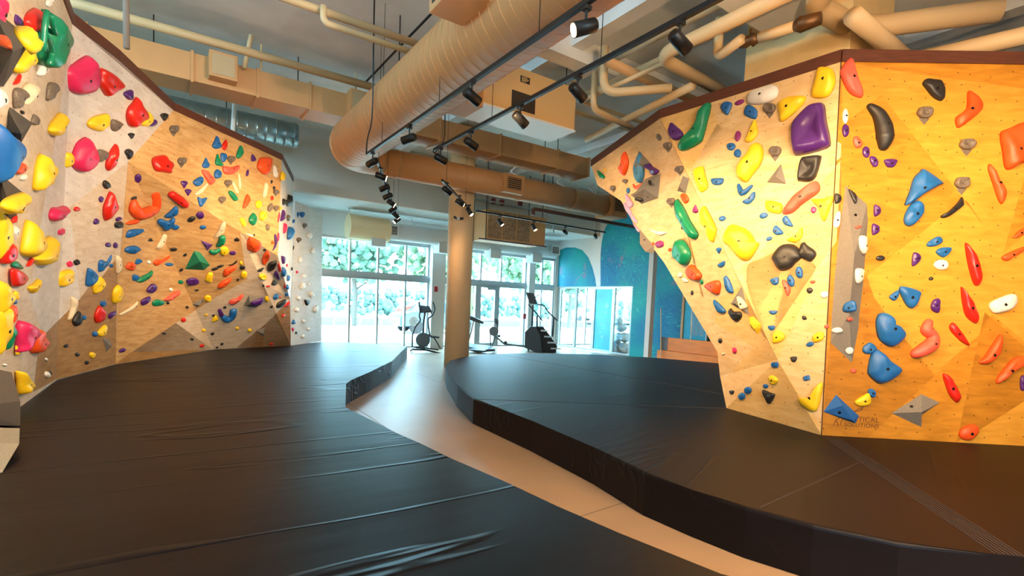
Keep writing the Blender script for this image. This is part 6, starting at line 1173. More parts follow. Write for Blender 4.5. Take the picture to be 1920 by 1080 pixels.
def place(row, i, single=None):
    head, _, label = row.partition('|'); f = head.split(); st, c = f[0], f[1]; v = [float(q) for q in f[2:] if q[0] != '^']; ap = [tuple(map(float, q[1:].split(','))) for q in f[2:] if q[0] == '^']; rnd = random.Random(i * 7 + 3)
    if st == 'T': px = [(v[k], v[k + 1]) for k in range(0, len(v), 3)]; pr = v[2::3]; cx, cy = px[len(px) // 2]
    else: px = [(v[k], v[k + 1]) for k in range(0, len(v), 2)]; cx = sum(p[0] for p in px) / len(px); cy = sum(p[1] for p in px) / len(px)
    if st == 'V' : w = LW if cx < 700 else RW; t_ = w.find(cx, cy); a, n, u, vv = t_[1], t_[2], t_[3], t_[4]
    else: a, n, u, vv = seat(cx, cy)
    def flat(lift):
        o = atp(cx, cy, a + n * lift, n)
        q = [atp(x, y, a + n * lift, n) - o for x, y in px]
        return o - n * lift, [Vector((d.dot(u), d.dot(vv))) for d in q]
    o, P = flat(0)
    if st == 'T':
        sc = (atp(cx, cy, a, n) - EYE).length / F * .93
        R = [r * sc for r in pr]; o, P = flat(max(R) * .5)
    else:
        w_ = min(max(p.x for p in P) - min(p.x for p in P), max(p.y for p in P) - min(p.y for p in P)); A = abs(inv_area(P))
        t = min(.34 * w_, .30 * math.sqrt(A)) if st != 'V' else min(.42 * w_, .34 * math.sqrt(A))
        t = min(max(t, .018), .17 if st != 'V' else .4); vd = (EYE - o).normalized(); graz = abs(vd.dot(n))
        o, P = flat(t * (.42 if st != 'V' else .05))
        if graz < .55:   # seen edge-on: part of the outline is the bulge itself
            k = .55 + .45 * graz / .55; cm = sum(P, Vector((0, 0))) / len(P); P = [Vector((cm.x + (p.x - cm.x) * k, p.y)) for p in P]
    Mx = Matrix((u, vv, n)).transposed().to_4x4(); Mx.translation = o + n * .0016
    if single is not None:
        b2_ = bmesh.new(); hold_mesh(b2_, st, P, t, rnd, (1, .9, .6))if st != 'T' else tube_mesh(b2_, P, R)
        bmesh.ops.transform(b2_, matrix=Mx, verts=b2_.verts); me = bpy.data.meshes.new('t'); b2_.to_mesh(me); b2_.free(); single[c].append(me); return
    bm = bmesh.new()
    if ap:
        lo = a + n * t * .9; AP = [Vector(((atp(x, y, lo, n) - o).dot(u), (atp(x, y, lo, n) - o).dot(vv))) for x, y in ap]
    else: AP = ()
    crown = tube_mesh(bm, P, R) if st == 'T' else hold_mesh(bm, st, P, t, rnd, apex=AP, dish='glossy purple' in label or 'pocketed' in label)
    bmesh.ops.recalc_face_normals(bm, faces=bm.faces)
    name = 'climbing_volume' if st == 'V' else 'climbing_hold'
    me = bpy.data.meshes.new(name); bm.to_mesh(me); bm.free()
    ob = link(name, me, VOLM[c] if st == 'V' else hold_mat(c), None, smooth=st not in 'VQ'); ob.matrix_world = Mx
    tag(ob, label, 'climbing volume' if st == 'V' else 'climbing hold', 'plywood volumes on the bouldering walls' if st == 'V' else 'holds bolted to the bouldering walls')
    if st == 'V':
        tr = []
        for p in me.polygons:
            w3 = [Mx @ me.vertices[k].co for k in p.vertices]
            if len(w3) == 3:
                nn = (Mx.to_3x3() @ p.normal).normalized()
                if nn.dot(EYE - w3[0]) > 0: tr.append(([proj(q_) for q_ in w3], w3[0], nn))
        VOLS.append(tr)
    size_px = math.sqrt(abs(inv_area([Vector(p) for p in px]))) if st != 'T' else 20
    if size_px > 13:
        # the bolt that fixes it, sunk in the crown
        r = .009 if size_px < 24 else .013
        bm = bmesh.new(); p = crown
        if st == 'V':
            f_ = max((f for f in me.polygons if len(f.vertices) == 3), key=lambda f: f.area); nn = f_.normal; p = f_.center
        else: nn = Vector((0, 0, 1)); p = crown * 1.0
        u_, v_ = frame(nn); tube(bm, [p - nn * .012, p + nn * .0015], r * 1.3, 10); me2 = bpy.data.meshes.new('bolt'); bm.to_mesh(me2); bm.free()
        link('bolt', me2, dark_metal, ob)
    return ob
rows = HOLDS.strip().split('\n')
for i, r in enumerate(rows): place(r, i)
foot = {k: [] for k in CM}
for i, r in enumerate(FOOT.strip().split('\n')): place(r, 1000 + i, foot)
# the smallest footholds, too many to tell apart, as one object with a material per colour; one black blob stands for a volume's dark hole
bm = bmesh.new(); cols = [c for c in foot if foot[c]]
for k, c in enumerate(cols):
    for me in foot[c]:
        n0 = len(bm.faces); bm.from_mesh(me); bm.faces.ensure_lookup_table()
        for f in bm.faces[n0:]: f.material_index = k; f.smooth = True
bmesh.ops.recalc_face_normals(bm, faces=bm.faces)
me = bpy.data.meshes.new('tiny_footholds'); bm.to_mesh(me); bm.free()
tag(link('tiny_footholds', me, [hold_mat(c) for c in cols]), 'scatter of tiny coloured footholds dotted over the bouldering walls', 'footholds', kind='stuff')

# raised ribs on the big green shell hold
for o_ in list(C.objects):
    if o_.get('label', '').startswith('large dark green ribbed shell'):
        Mi = o_.matrix_world; inv_ = Mi.inverted(); n_ = Mi.to_3x3() @ Vector((0, 0, 1)); me_ = o_.data; zt = max(v.co.z for v in me_.vertices)
        for P_ in ([(100, 30), (104, 55), (116, 78), (121, 100), (112, 118)], [(88, 60), (98, 80), (103, 102), (96, 122)], [(92, 22), (88, 45), (86, 70), (84, 96)]):
            pts = [inv_ @ atp(x, y, o_.location + n_ * zt * .75, n_) for x, y in P_]
            b_ = tube(bmesh.new(), bend([Vector((q.x, q.y, zt * .68)) for q in pts], .1), .022, 8); m_ = bpy.data.meshes.new('rib'); b_.to_mesh(m_); b_.free(); link('rib', m_, hold_mat('g'), o_, True)
# ================================================================== CEILING SERVICES
def ribs(bm, pts, r, step, seg=32, w=.012, h=.008):
    L = 0; acc = 0
    for a, b in zip(pts, pts[1:]):
        a, b = Vector(a), Vector(b); d = (b - a); l = d.length; d.normalize(); x = step - acc
        while x < l: p = a + d * x; tube(bm, [p - d * w, p + d * w], r + h, seg); x += step
        acc = l - (x - step)
ZD = 4.55
# big spiral duct along Y, bending to the smaller duct along X
dt = thing('spiral_duct', (2.85, 6, ZD), 'huge beige spiral duct sweeping overhead, then bending along the bulkhead', 'air duct')
R1 = .43; X1 = 2.86; Y2 = 10.55; R2 = .29
el = [Vector((X1, -4, ZD)), Vector((X1, 9.7, ZD))]; bend_p = arc((X1 + .85, 9.7, ZD), (-.85, 0, 0), (0, .85, 0), 10)
obj('duct_run', tb(el, R1, 48), duct_paint, dt, smooth=True)
rr = [R1 - (R1 - R2) * i / 10 for i in range(11)]
bm = tube(bmesh.new(), bend_p, rr, 40); obj('elbow', bm, duct_paint, dt, smooth=True)
bm = tb([bend_p[-1], (10.2, Y2, ZD)], R2, 40); obj('branch_run', bm, duct_paint, dt, smooth=True)
bm = bmesh.new(); ribs(bm, el, R1, .155, 40, .003, .003); obj('spiral_rib', bm, duct_paint, dt)
bm = bmesh.new()
for p, r in zip(bend_p[1:-1:2], rr[1:-1:2]):
    pass
bm.free()
bm = bmesh.new()
for x in (4.0, 5.6, 7.2, 8.9): obj('joint_band', tb([(x - .02, Y2, ZD), (x + .02, Y2, ZD)], R2 + .012, 40), duct_paint, dt)
def grille(par, c, nrm_, w, h, slats=6, m=None, name='vent_grille'):
    """a louvred grille: frame with slats on a dark back"""
    c = Vector(c); n_ = Vector(nrm_).normalized(); u = Vector((0, 0, 1)).cross(n_); u = u.normalized() if u.length > .1 else Vector((1, 0, 0)); v = n_.cross(u)
    Mx = Matrix((u, v, n_)).transposed().to_4x4(); Mx.translation = c
    bm = bmesh.new(); f = .03
    for a, b in (((-w/2, -h/2, 0), (w/2, -h/2 + f, .02)), ((-w/2, h/2 - f, 0), (w/2, h/2, .02)), ((-w/2, -h/2 + f, 0), (-w/2 + f, h/2 - f, .02)), ((w/2 - f, -h/2 + f, 0), (w/2, h/2 - f, .02))): box(bm, a, b)
    for k in range(slats): y = -h/2 + f + (h - 2*f) * (k + .5) / slats; box(bm, (-w/2 + f, y - .006, .002), (w/2 - f, y + .006, .018))
    bmesh.ops.transform(bm, matrix=Mx, verts=bm.verts); g = obj(name, bm, m or duct_paint, par)
    bm = bmesh.new(); box(bm, (-w/2 + f, -h/2 + f, 0), (w/2 - f, h/2 - f, .002)); bmesh.ops.transform(bm, matrix=Mx, verts=bm.verts); obj('grille_back', bm, mat('duct_inside_shade', '3b3128', rough=.9), g)
    return g
# side boxes of the ducts
obj('end_box', bx((10.15, Y2 - .36, ZD - .32), (10.75, Y2 + .3, ZD + .28), .01), duct_paint, dt); grille(dt, (10.75 - .3, Y2 - .361, ZD), (0, -1, 0), .5, .42, 7)
obj('outlet_box', bx((6.55, Y2 - .36, ZD - .22), (7.15, Y2, ZD + .22), .01), duct_paint, dt); grille(dt, (6.85, Y2 - .362, ZD), (0, -1, 0), .46, .34, 6)
bm = bx((X1 - .78, 4.15, ZD - .12), (X1 - .3, 4.7, ZD + .42), .01); so_ = obj('side_outlet', bm, duct_paint, dt)
obj('outlet_opening', bx((X1 - .784, 4.22, ZD - .06), (X1 - .779, 4.63, ZD + .36)), mat('duct_inside_shade', '3b3128', rough=.9), so_)  # flat dark sheet, painted for the shade inside the outlet
bm = bx((X1 + .3, 6.4, ZD - .1), (X1 + .85, 6.95, ZD + .35), .01); obj('side_outlet', bm, duct_paint, dt)
# rectangular duct along X
rd = thing('rectangular_duct', (3, 9.9, 5.05), 'long flat-sided beige duct passing behind the spiral duct', 'air duct')
obj('duct_run', bx((-3.5, 9.85, 5.03), (8.95, 10.5, 5.47), .008), duct_paint, rd)
bm = bmesh.new()
for x in (-1.0, .3, 1.25, 2.1, 3.4, 4.7, 6.2, 7.9, 8.9): obj('flange', bx((x - .02, 9.825, 5.005), (x + .02, 10.525, 5.495)), duct_paint, rd)
for x in (.72, 2.95):
    b_ = obj('side_outlet', bx((x - .2, 9.6, 5.1), (x + .2, 9.85, 5.5), .008), duct_paint, rd); obj('outlet_face', bx((x - .16, 9.59, 5.14), (x + .16, 9.6, 5.46)), mat('dull_beige_paint', 'b99f78', rough=.7), b_)  # outlet face in a greyer beige
# galvanised spiral duct far left
a = aty(330, 205, 12.6); b = aty(556, 258, 12.6)
gz = (a.z + b.z) / 2
gd = thing('galvanised_duct', a, 'bare galvanised spiral duct ending above the left wall', 'air duct')
p0, p1 = Vector((-3, 12.6, (a.z + b.z) / 2)), Vector((b.x, 12.6, (a.z + b.z) / 2))
obj('duct_run', tb([p0, p1], .27, 36), galv, gd, smooth=True); bm = bmesh.new(); ribs(bm, [p0, p1], .27, .19, 36, .006, .006); obj('spiral_rib', bm, galv, gd)
# boxed air handler
h0, h1 = atz(833, 208, 4.75), atz(1071, 251, 4.75); h2 = atz(1023, 267, 4.75); h3 = atz(870, 178, 4.75)
X0_, X1_ = (h0.x + h3.x) / 2, (h1.x + h2.x) / 2; Y0_, Y1_ = (h1.y + h3.y) / 2, (h0.y + h2.y) / 2
ztop = atx(1073, 178, X1_).z
ah = thing('air_handler', (X0_, Y0_, 4.75), 'boxy beige air handler with a pale underside hung above the track lights', 'air handler')
obj('casing', bx((X0_, Y0_, 4.78), (X1_, Y1_, 5.5), .01), mat('beige_insulation_board', 'd9b47c', rough=.7), ah)
obj('underside_panel', bx((X0_ - .01, Y0_ - .01, 4.75), (X1_ + .01, Y1_ + .01, 4.78)), white_metal, ah)
q0, q1 = aty(960, 168, Y0_), aty(1002, 215, Y0_)
obj('dark_opening', bx((q0.x, Y0_ - .012, q1.z), (q1.x, Y0_ + .002, q0.z)), mat('duct_inside_shade', '3b3128', rough=.9), ah)  # dark sheet on the casing stands for a shaded hollow
q0, q1 = aty(976, 141, Y0_), aty(993, 159, Y0_)
lb = obj('warning_label', bx((q0.x, Y0_ - .006, q1.z), (q1.x, Y0_ + .002, q0.z)), mat('black_label', '1a1a1a', rough=.6), ah)
bm = bmesh.new()
for k, (f0, f1) in enumerate(((.12, .7), (.12, .88), (.12, .8), (.12, .6))):
    z = q0.z + (q1.z - q0.z) * (.2 + .2 * k); box(bm, (q0.x + (q1.x - q0.x) * f0, Y0_ - .009, z - .008), (q0.x + (q1.x - q0.x) * f1, Y0_ - .006, z + .008))
obj('label_lines', bm, mat('faded_label_text', 'b99a6a', rough=.7), lb)
grille(ah, (X0_ - .01, (Y0_ + Y1_) / 2, 5.05), (-1, 0, 0), (Y1_ - Y0_) * .8, .5, 9)
# filtered unit near the windows
YF = 12.9
f0, f1 = aty(915, 398, YF), aty(993, 456, YF); f2 = aty(996, 412, YF)
fu = thing('filter_unit', (f0.x, YF, f1.z), 'hanging air unit with a row of brown pleated filters', 'air handler')
obj('casing', bx((f0.x, YF, f1.z - .02), (f1.x + .6, YF + .9, f2.z + .12), .01), duct_paint, fu)
w_ = (f1.x - f0.x) / 3
fm = mat('brown_pleated_filter', '9a7c5e', rough=.9, noise_amt=.35, nscale=14, bump=.4, bscale=30)
for k in range(3): obj('filter', bx((f0.x + w_ * k + .03, YF - .02, f1.z + .03), (f0.x + w_ * (k + 1) - .03, YF, f2.z + .08)), fm, fu)
bm = bmesh.new()
for x in (f0.x - .02, f1.x + .5):
    for y in (YF + .05, YF + .8): tube(bm, [(x, y, f1.z - .05), (x, y, CEIL)], .012, 6)
obj('hanger_rod', bm, dark_metal, fu); obj('angle_rail', bx((f0.x - .3, YF - .05, f1.z - .07), (f1.x + .65, YF - .01, f1.z - .03)), mat('rust_brown_steel', '5b3a2c', rough=.6), fu)
# white duct by the windows
YD = 15.3; ZW = 4.0
wd = thing('window_duct', (6, YD, ZW), 'off-white round duct with box outlets running along above the windows', 'air duct')
xa, xb = aty(652, 425, YD).x, aty(1040, 485, YD).x; zc = aty(700, 430, YD).z
obj('duct_run', tb([(aty(727, 430, YD).x, YD, zc), (xb, YD, zc)], .27, 32), white_wall, wd, smooth=True)
obj('insulated_drum', tb([(xa, YD, zc), (aty(727, 430, YD).x, YD, zc)], .36, 32), mat('cream_duct_wrap', 'efd9ac', rough=.8), wd)
for px in (706, 830, 925, 1003):
    x = aty(px, 450, YD).x; obj('outlet_box', bx((x - .22, YD - .22, zc - .52), (x + .22, YD + .22, zc - .2), .01), white_wall, wd)
for x in (4.4, 6.4, 9.6, 11.6): obj('strap', tb([(x, YD, zc + .25), (x, YD, 4.31)], .015, 6), white_metal, wd)
grille(wd, (aty(735, 432, YD - .28).x, YD - .3, zc), (0, -1, 0), .4, .34, 6, white_metal); grille(wd, (aty(1043, 470, YD - .28).x - .05, YD - .3, zc), (0, -1, 0), .4, .34, 6, white_metal)

# ---- pipes
def pipe(pts, r, label, m=pipe_paint, name='ceiling_pipe', cat='pipe', r2=.12, fl=()):
    P = bend(pts, r2) if len(pts) > 2 else [Vector(p) for p in pts]
    o = tag(obj(name, tb(P, r, 16), m, smooth=True), label, cat, 'pipes under the ceiling')
    return o
a = atz(124, 1, 5.62); b = atz(715, 188, 5.62)
pipe([(a.x - 2, a.y, 5.62), (b.x, a.y, 5.62)], .065, 'long dark beige pipe running across above the flat-sided duct')
a = atz(545, 0, 5.3); b = atz(760, 70, 5.3); pipe([(a.x - 1.5, a.y, 5.3), (b.x + .2, a.y, 5.3)], .05, 'beige sprinkler pipe ending near the spiral duct')
a = atz(606, 42, 5.1); b = atz(780, 108, 5.1); pipe([(a.x, a.y, 5.3), (a.x, a.y, 5.1), (b.x, a.y, 5.1)], .04, 'thin beige pipe with a drop elbow beside the sprinkler pipe')
pipe([aty(487, -12, 9.5), aty(458, 128, 9.7)], .035, 'leaning beige hanger pipe above the flat-sided duct')
for (x0, y0, x1, y1, w) in ((469, 22, 463, 116, 'left of the leaning pipe'), (491, 42, 489, 136, 'right of the leaning pipe'), (668, 122, 667, 186, 'near the spiral duct')):
    pipe([aty(x0, y0, 9.85), aty(x1, y1, 9.85)], .018, 'thin upright conduit ' + w)
a = atz(838, -5, 5.75); b = atz(678, 162, 5.75); pipe([a, b], .018, 'thin dark conduit crossing under the ceiling beside the spiral duct', dark_metal)
for k, (x, w) in enumerate(((6.9, 'nearest the vent'), (8.35, 'in the middle'), (9.5, 'nearest the end box'))):
    P_ = [(x + .1, 10.35, 5.02), (x, 10.45, 4.9), (x, 10.4, ZD + .3), (x + .15, 10.3, ZD + .22)]
    tag(obj('duct_bracket', tb(bend(P_, .05), .022, 8), white_metal, smooth=True), 'white strap bracket between the two ducts, ' + w, 'bracket', 'straps between the ducts')
a = aty(862, 368, 13.7); b = aty(1000, 392, 13.7)
pipe([Vector((a.x, 13.7, a.z - .8)), Vector((a.x, 13.7, a.z)), Vector((b.x, 13.7, a.z)), Vector((b.x + .9, 13.7, a.z - .1)), Vector((b.x + .9, 13.7, a.z - .7))], .03, 'slim grey conduit with rounded corners on the bulkhead', alu, r2=.25)
for k, (px_, w) in enumerate(((925, 'first'), (941, 'second'), (975, 'third'))):
    p = aty(px_, 377 + k * 3, 13.75); tag(obj('alarm_box', bx((p.x - .05, 13.68, p.z - .09), (p.x + .05, 13.8, p.z + .09), .005), mat('dull_red_plastic', '7e2f35', rough=.6)), w + ' of three small red boxes on the bulkhead behind the duct', 'alarm box', 'red boxes on the bulkhead')
for k in range(3):
    x = 6.6 + 1.5 * k; pipe([(x, 12.2, CEIL), (x, 12.2, 5.25), (x + 1.5, 12.2, 5.25)] if k < 2 else [(x, 12.2, CEIL), (x, 12.2, 5.25)], .012, ['first', 'second', 'third'][k] + ' thin dark support frame hanging behind the two ducts', dark_metal, r2=.02)
a = atx(217, 0, -.35)
pipe([(-.45, 8.3, 4.7), (-.45, 8.3, CEIL)], .035, 'upright grey-brown post rising behind the left wall trim', mat('taupe_post', '8a7c70', rough=.8))
a = aty(434, 205, 11.9); pipe([(a.x, 11.9, a.z - .8), (a.x + .1, 11.9, a.z + .9)], .04, 'white pipe standing in front of the galvanised duct', white_metal)
# right side pipes run along Y or X at different heights
a = atz(1233, 105, 5.1); b = atz(1460, -5, 5.1)
pipe([(a.x + 1.6, a.y + .1, 5.1), (a.x, a.y, 5.1), (a.x, b.y - 3, 5.1)], .085, 'thick beige pipe with an elbow high above the cream wall', r2=.3)
a = atz(1345, 108, 5.0); b = atz(1400, 78, 5.0); c = atz(1520, 40, 5.0)
pipe([(a.x, a.y, 5.5), (a.x, a.y, 5.0), (b.x - .1, b.y, 5.0)], .06, 'beige pipe dropping then turning towards the valve')
bronze = mat('tarnished_bronze', '6b4a2a', rough=.4, metal=.5)
d_ = (c - b); m0 = b + d_ * .05
vv_ = thing('pipe_valve', b, 'dark bronze valve and strainer in the line above the cream wall', 'valve')
obj('valve_body', tube(bmesh.new(), [b - d_ * .12, b, b + d_ * .06, b + d_ * .10, b + d_ * .2], [.055, .07, .05, .08, .05], 14), bronze, vv_, True)
obj('hand_wheel', tb([b + d_ * .06, b + d_ * .06 + Vector((0, 0, .14))], .014, 8), bronze, vv_)
pipe([b + d_ * .2, b + d_ * .75], .06, 'short insulated beige pipe beyond the bronze valve')
tag(obj('pipe_fitting', tube(bmesh.new(), [b + d_ * .75, b + d_ * .85, b + d_ * 1.15], [.05, .09, .07], 14), bronze, smooth=True), 'bronze fitting where the pipe meets the beige drop column', 'pipe fitting')
a = atz(1515, 5, 5.2); b2 = atz(1545, 38, 5.2)
pipe([(a.x, a.y - .6, 5.35), (a.x, a.y, 5.2), (a.x + 1.0, a.y - .1, 5.2), (a.x + 1.9, a.y - 1.2, 5.25)], .125, 'fat cream pipe elbow at the beige drop column', r2=.3)
a = atz(1600, 30, 4.95); b = atz(1690, 105, 4.95)
pipe([a, b + (b - a) * .3], .10, 'cream pipe branch slanting down behind the golden wall trim')
a = atz(1740, 108, 4.9); b = atz(1930, 65, 4.9)
pipe([a - (b - a) * .3, b + (b - a) * .6], .10, 'long cream pipe rising over the golden wall')
# pipes between the air handler and the cream wall
a = atz(1100, 262, 5.0); b = atz(1300, 160, 5.0); pipe([a, b], .06, 'beige pipe slanting up behind the cream wall top')
a = atz(1090, 190, 5.2); b = atz(1245, 110, 5.2); c = atz(1230, 235, 5.2); 
pipe([(c.x, a.y, 5.2), (a.x, a.y, 5.2), (a.x, b.y, 5.2)], .035, 'thin pipe loop beside the air handler')
a = atz(1130, 175, 5.0); b = atz(1260, 165, 5.0); pipe([(a.x, a.y, 5.7), (a.x, a.y, 5.0), (b.x, b.y, 5.0)], .065, 'thick pipe with a dropped elbow beside the air handler', r2=.25)
a = atz(1112, 205, 4.9); c = atz(1185, 240, 4.9); pipe([(a.x, a.y, 5.5), (a.x, a.y, 4.9), (c.x, c.y, 4.9)], .05, 'thinner pipe with a dropped elbow under the thick one', r2=.15)
a = atz(1138, 115, 5.3); b = atz(1440, 250, 5.3); pipe([a, b], .07, 'square-edged cable tray crossing above the cream wall', duct_paint)
a = atz(1072, 190, 5.5); b = atz(1300, -5, 5.5); pipe([(a.x, a.y, 5.5), (a.x, b.y - 2, 5.5)], .05, 'long beige pipe above the upper track')
a = atz(1075, 150, 5.6); pipe([(a.x, a.y, 5.6), (a.x, a.y - 8, 5.6)], .06, 'second long beige pipe beside the first above the track')
a = atz(1005, 185, 5.5); b = atz(1180, 250, 5.5); pipe([(a.x, a.y, 5.5), (b.x + .6, a.y, 5.5)], .045, 'beige pipe crossing behind the air handler')
rb = mat('rust_brown_steel', '5b3a2c', rough=.6)
a = atz(1000, 392, 4.1); b = atz(1180, 412, 4.1); pipe([(a.x, a.y, 3.95), (a.x, a.y, 4.1), (b.x + 1, a.y, 4.1)], .05, 'rust-brown pipe running past the teal mural arch', rb)
# beams over the right side, and the beige drop column
for k, (y0, y1, z0) in enumerate(((3.2, 3.9, 5.35), (.2, 1.0, 5.2), (6.3, 6.6, 5.55), (-2.8, -2, 5.3))):
    struct('beam_%d' % (k + 1), bx((4.6, y0, z0), (XR, y1, CEIL)), deck)
for k, x in enumerate((-1.5, 5.2, 9.0)): struct('beam_%d' % (k + 5), bx((x, -5.9, 5.72), (x + .25, 13.8, CEIL)), deck)
a = atz(1515, 95, 5.0); b = atz(1690, 110, 5.0)
struct('column_5', bx((6.75, 2.95, HT + .2), (7.9, 4.3, CEIL)), mat('beige_drop_column', 'dcc08a', rough=.8, noise_amt=.05))
# hanger rods
for x, y, z, w in [(2.86, 3.0, ZD + .43, 'near end of the spiral duct'), (2.86, 7.5, ZD + .43, 'spiral duct just before its bend'), (5.0, Y2, ZD + .28, 'branch duct beside the cream column'), (8.0, Y2, ZD + .28, 'branch duct short of its end box'),
        (-.2, 9.9, 5.45, 'flat-sided duct above the left wall trim'), (1.9, 9.9, 5.45, 'flat-sided duct between its two side outlets'), (4.7, 9.9, 5.45, 'flat-sided duct behind the air handler'), (7.9, 9.9, 5.45, 'flat-sided duct near its right end'),
        (1.0, 12.6, gz + .25, 'galvanised duct'), (X0_ + .2, Y0_ + .05, 5.49, 'left side of the air handler'), (X1_ - .2, Y0_ + .05, 5.49, 'right side of the air handler')]:
    tag(obj('hanger_rod', tb([(x, y, z), (x, y, CEIL)], .009, 6), dark_metal), 'thin dark threaded rod holding the ' + w, 'hanger rod', 'threaded rods holding up the ducts')

# ================================================================== TRACK LIGHTS
lens_on = mat('lit_warm_lens', 'ffd9a0', emit=22); 
ZT = 3.9
def track(a, b, label):
    t = thing('light_track', a, label, 'light track', 'black tracks for the spotlights')
    d = (Vector(b) - Vector(a)).normalized(); s = Vector((-d.y, d.x, 0)) * .02
    bm = bmesh.new(); A, B = Vector(a), Vector(b)
    prism(bm, [A - s, B - s, B + s, A + s], ZT, ZT + .04); obj('rail', bm, black_metal, t)
    L = (B - A).length; k = .35
    while k < L:
        p = A + d * k; obj('suspension_cable', tb([(p.x, p.y, ZT + .04), (p.x, p.y, CEIL)], .004, 5), dark_metal, t); k += 1.9
    return t
ta, tb_ = atz(1115, 0, ZT), atz(690, 290, ZT); ta.x = tb_.x = (ta.x + tb_.x) / 2
tc, td = atz(1360, 0, ZT), atz(812, 283, ZT); tc.x = td.x = (tc.x + td.x) / 2
track((ta.x, -2.5, ZT), tb_, 'black light track under the spiral duct'); track((tc.x, -2.5, ZT), td, 'black light track nearer the cream wall')
u0, u1 = atz(706, 300, ZT), atz(746, 412, ZT); track(u0, u1, 'black light track running away from the first towards the windows')
w0, w1 = atz(829, 340, ZT), atz(887, 400, ZT); track(w0, w1, 'short black light track crossing the cream column')
x0_, x1_ = atz(893, 397, ZT), atz(1135, 437, ZT); track(x0_, x1_, 'thin black light track in front of the filter unit')
def lamp(p, aim, label, power=0, lit=False, ang=70, col=None):
    p = Vector(p); p.z = ZT
    t = thing('track_spotlight', p, label, 'spotlight', 'black cylinder spotlights on the tracks')
    obj('adapter', bx((p.x - .03, p.y - .03, ZT - .03), (p.x + .03, p.y + .03, ZT + .001), .004), black_metal, t)
    piv = Vector((p.x, p.y, ZT - .15)); obj('stem', tb([(p.x, p.y, ZT - .03), piv], .011, 8), black_metal, t)
    d = (Vector(aim) - piv).normalized()
    body = obj('lamp_body', tube(bmesh.new(), [piv - d * .09, piv - d * .075, piv + d * .10], [.04, .052, .055], 20), black_metal, t, False)
    for q in body.data.polygons: q.use_smooth = len(q.vertices) == 4
    bm = tube(bmesh.new(), [piv + d * .1005, piv + d * .103], .046, 20); obj('lens', bm, lens_on, t)
    if power:
        l = bpy.data.lights.new('spotlight_beam', 'SPOT'); l.energy = power; l.color = col or WARM; l.spot_size = math.radians(ang); l.spot_blend = .9; l.shadow_soft_size = .045
        o = bpy.data.objects.new('spotlight_beam', l); C.objects.link(o); o.parent = t
        Mx = d.to_track_quat('-Z', 'Y').to_matrix().to_4x4(); Mx.translation = piv + d * .13
        o.matrix_world = Mx
    return t
PR, PL = 185, 165
K = lambda s: s
lamp(atz(1100, 12, ZT), (-2.2, 5.0, 1.8), 'glowing spotlight at the near end of the first track, facing the birch wall', PL * .6, col=COOL)
lamp(atz(885, 152, ZT), (6.3, 5.2, 2.4), 'spotlight on the first track, below the spiral duct and left of the air handler', PR * .7)
lamp(atz(768, 238, ZT), (-.3, 10.2, 2.6), 'spotlight on the first track, last but one before its far end', PL)
lamp(atz(699, 286, ZT), (1.0, 12.0, 2.6), 'spotlight at the far end of the first track', PL)
lamp(atz(1276, 40, ZT), (6.6, 2.4, 2.2), 'spotlight on the second track, in front of the thick elbowed pipe', PR)
lamp(atz(1084, 143, ZT), (6.0, 4.0, 2.4), 'spotlight on the second track, above the cream wall top corner', PR)
lamp(atz(976, 198, ZT), (6.2, 4.9, 2.0), 'spotlight on the second track, in front of the dark opening', PR * .8)
lamp(atz(883, 247, ZT), (6.6, 6.3, 2.6), 'spotlight on the second track, over the flat-sided duct', PR * .7)
lamp(atz(826, 278, ZT), (6.6, 6.9, 2.8), 'spotlight at the far end of the second track', PR * .6)
# further lamps on the same tracks, over and behind the camera
for y, aim, w in ((1.3, (6.6, 2.1, 3.0), 'level with the arete'), (.2, (7.5, 1.5, 1.8), 'above the viewer'), (-1.2, (8.6, .9, 2.8), 'behind the viewer')): lamp((tc.x, y, ZT), aim, 'spotlight on the second track facing the golden wall, ' + w, PR)
for y, aim, w in ((1.6, (-.9, 8.6, 2.2), 'ahead of'), (.4, (-.6, 8.8, 3.4), 'above')): lamp((ta.x, y, ZT), aim, 'spotlight on the first track facing the birch wall, ' + w + ' the viewer', PL * 2.2, col=COOL, ang=60)
# added unseen floodlights on the tracks, filling light on the aisle and the ceiling
for (x, y, aim, w) in ((ta.x, -.8, (1.6, 1.6, 0), 'the aisle'), (tc.x, -2.2, (4.5, .5, 0), 'the brown mat'), (ta.x, -2.1, (-1.0, .5, 0), 'the black mat')):
    f_ = lamp((x, y, ZT), aim, 'added wide floodlight near the back end of a track, turned down at ' + w, 230, ang=150)
for (x, y, aim, w) in ((tc.x, .8, (6.5, 3.0, CEIL), 'above the cream wall'), (tc.x, -1.7, (7.5, -.5, CEIL), 'above the golden wall'), (ta.x, -1.5, (2.0, 2.5, CEIL), 'by the spiral duct')):
    lamp((x, y, ZT), aim, 'added floodlight behind the viewer turned up at the ceiling ' + w, 120, ang=140)
dr_ = (u1 - u0)
AIMS = [(6.9, 7.2, 2.5), (.5, 12.3, 2.0), (1.4, 12.9, 2.4), (9, 9, .5), (2.6, 13.8, 2.0), (9, 12, .3), (2.4, 13.5, 1.6)]
NMS = ['first', 'second', 'third', 'fourth', 'fifth', 'sixth', 'last']
for k, y in enumerate((322, 345, 362, 375, 388, 400, 410)):
    f_ = (y - 300) / 112; p = atz(706 + 40 * f_, y - 8, ZT); lamp(p, AIMS[k], NMS[k] + ' spotlight of seven on the track running towards the windows', 90 if k < 5 else 0)
for k, (x, y) in enumerate(((838, 346), (862, 370), (880, 388))):
    lamp(atz(x, y - 4, ZT), ((9.5, 9.0, 1.0), (10.5, 8.5, 1.2), (7.0, 9.0, 1.5))[k], ['first', 'middle', 'last'][k] + ' glowing spotlight of three in front of the cream column', 70)
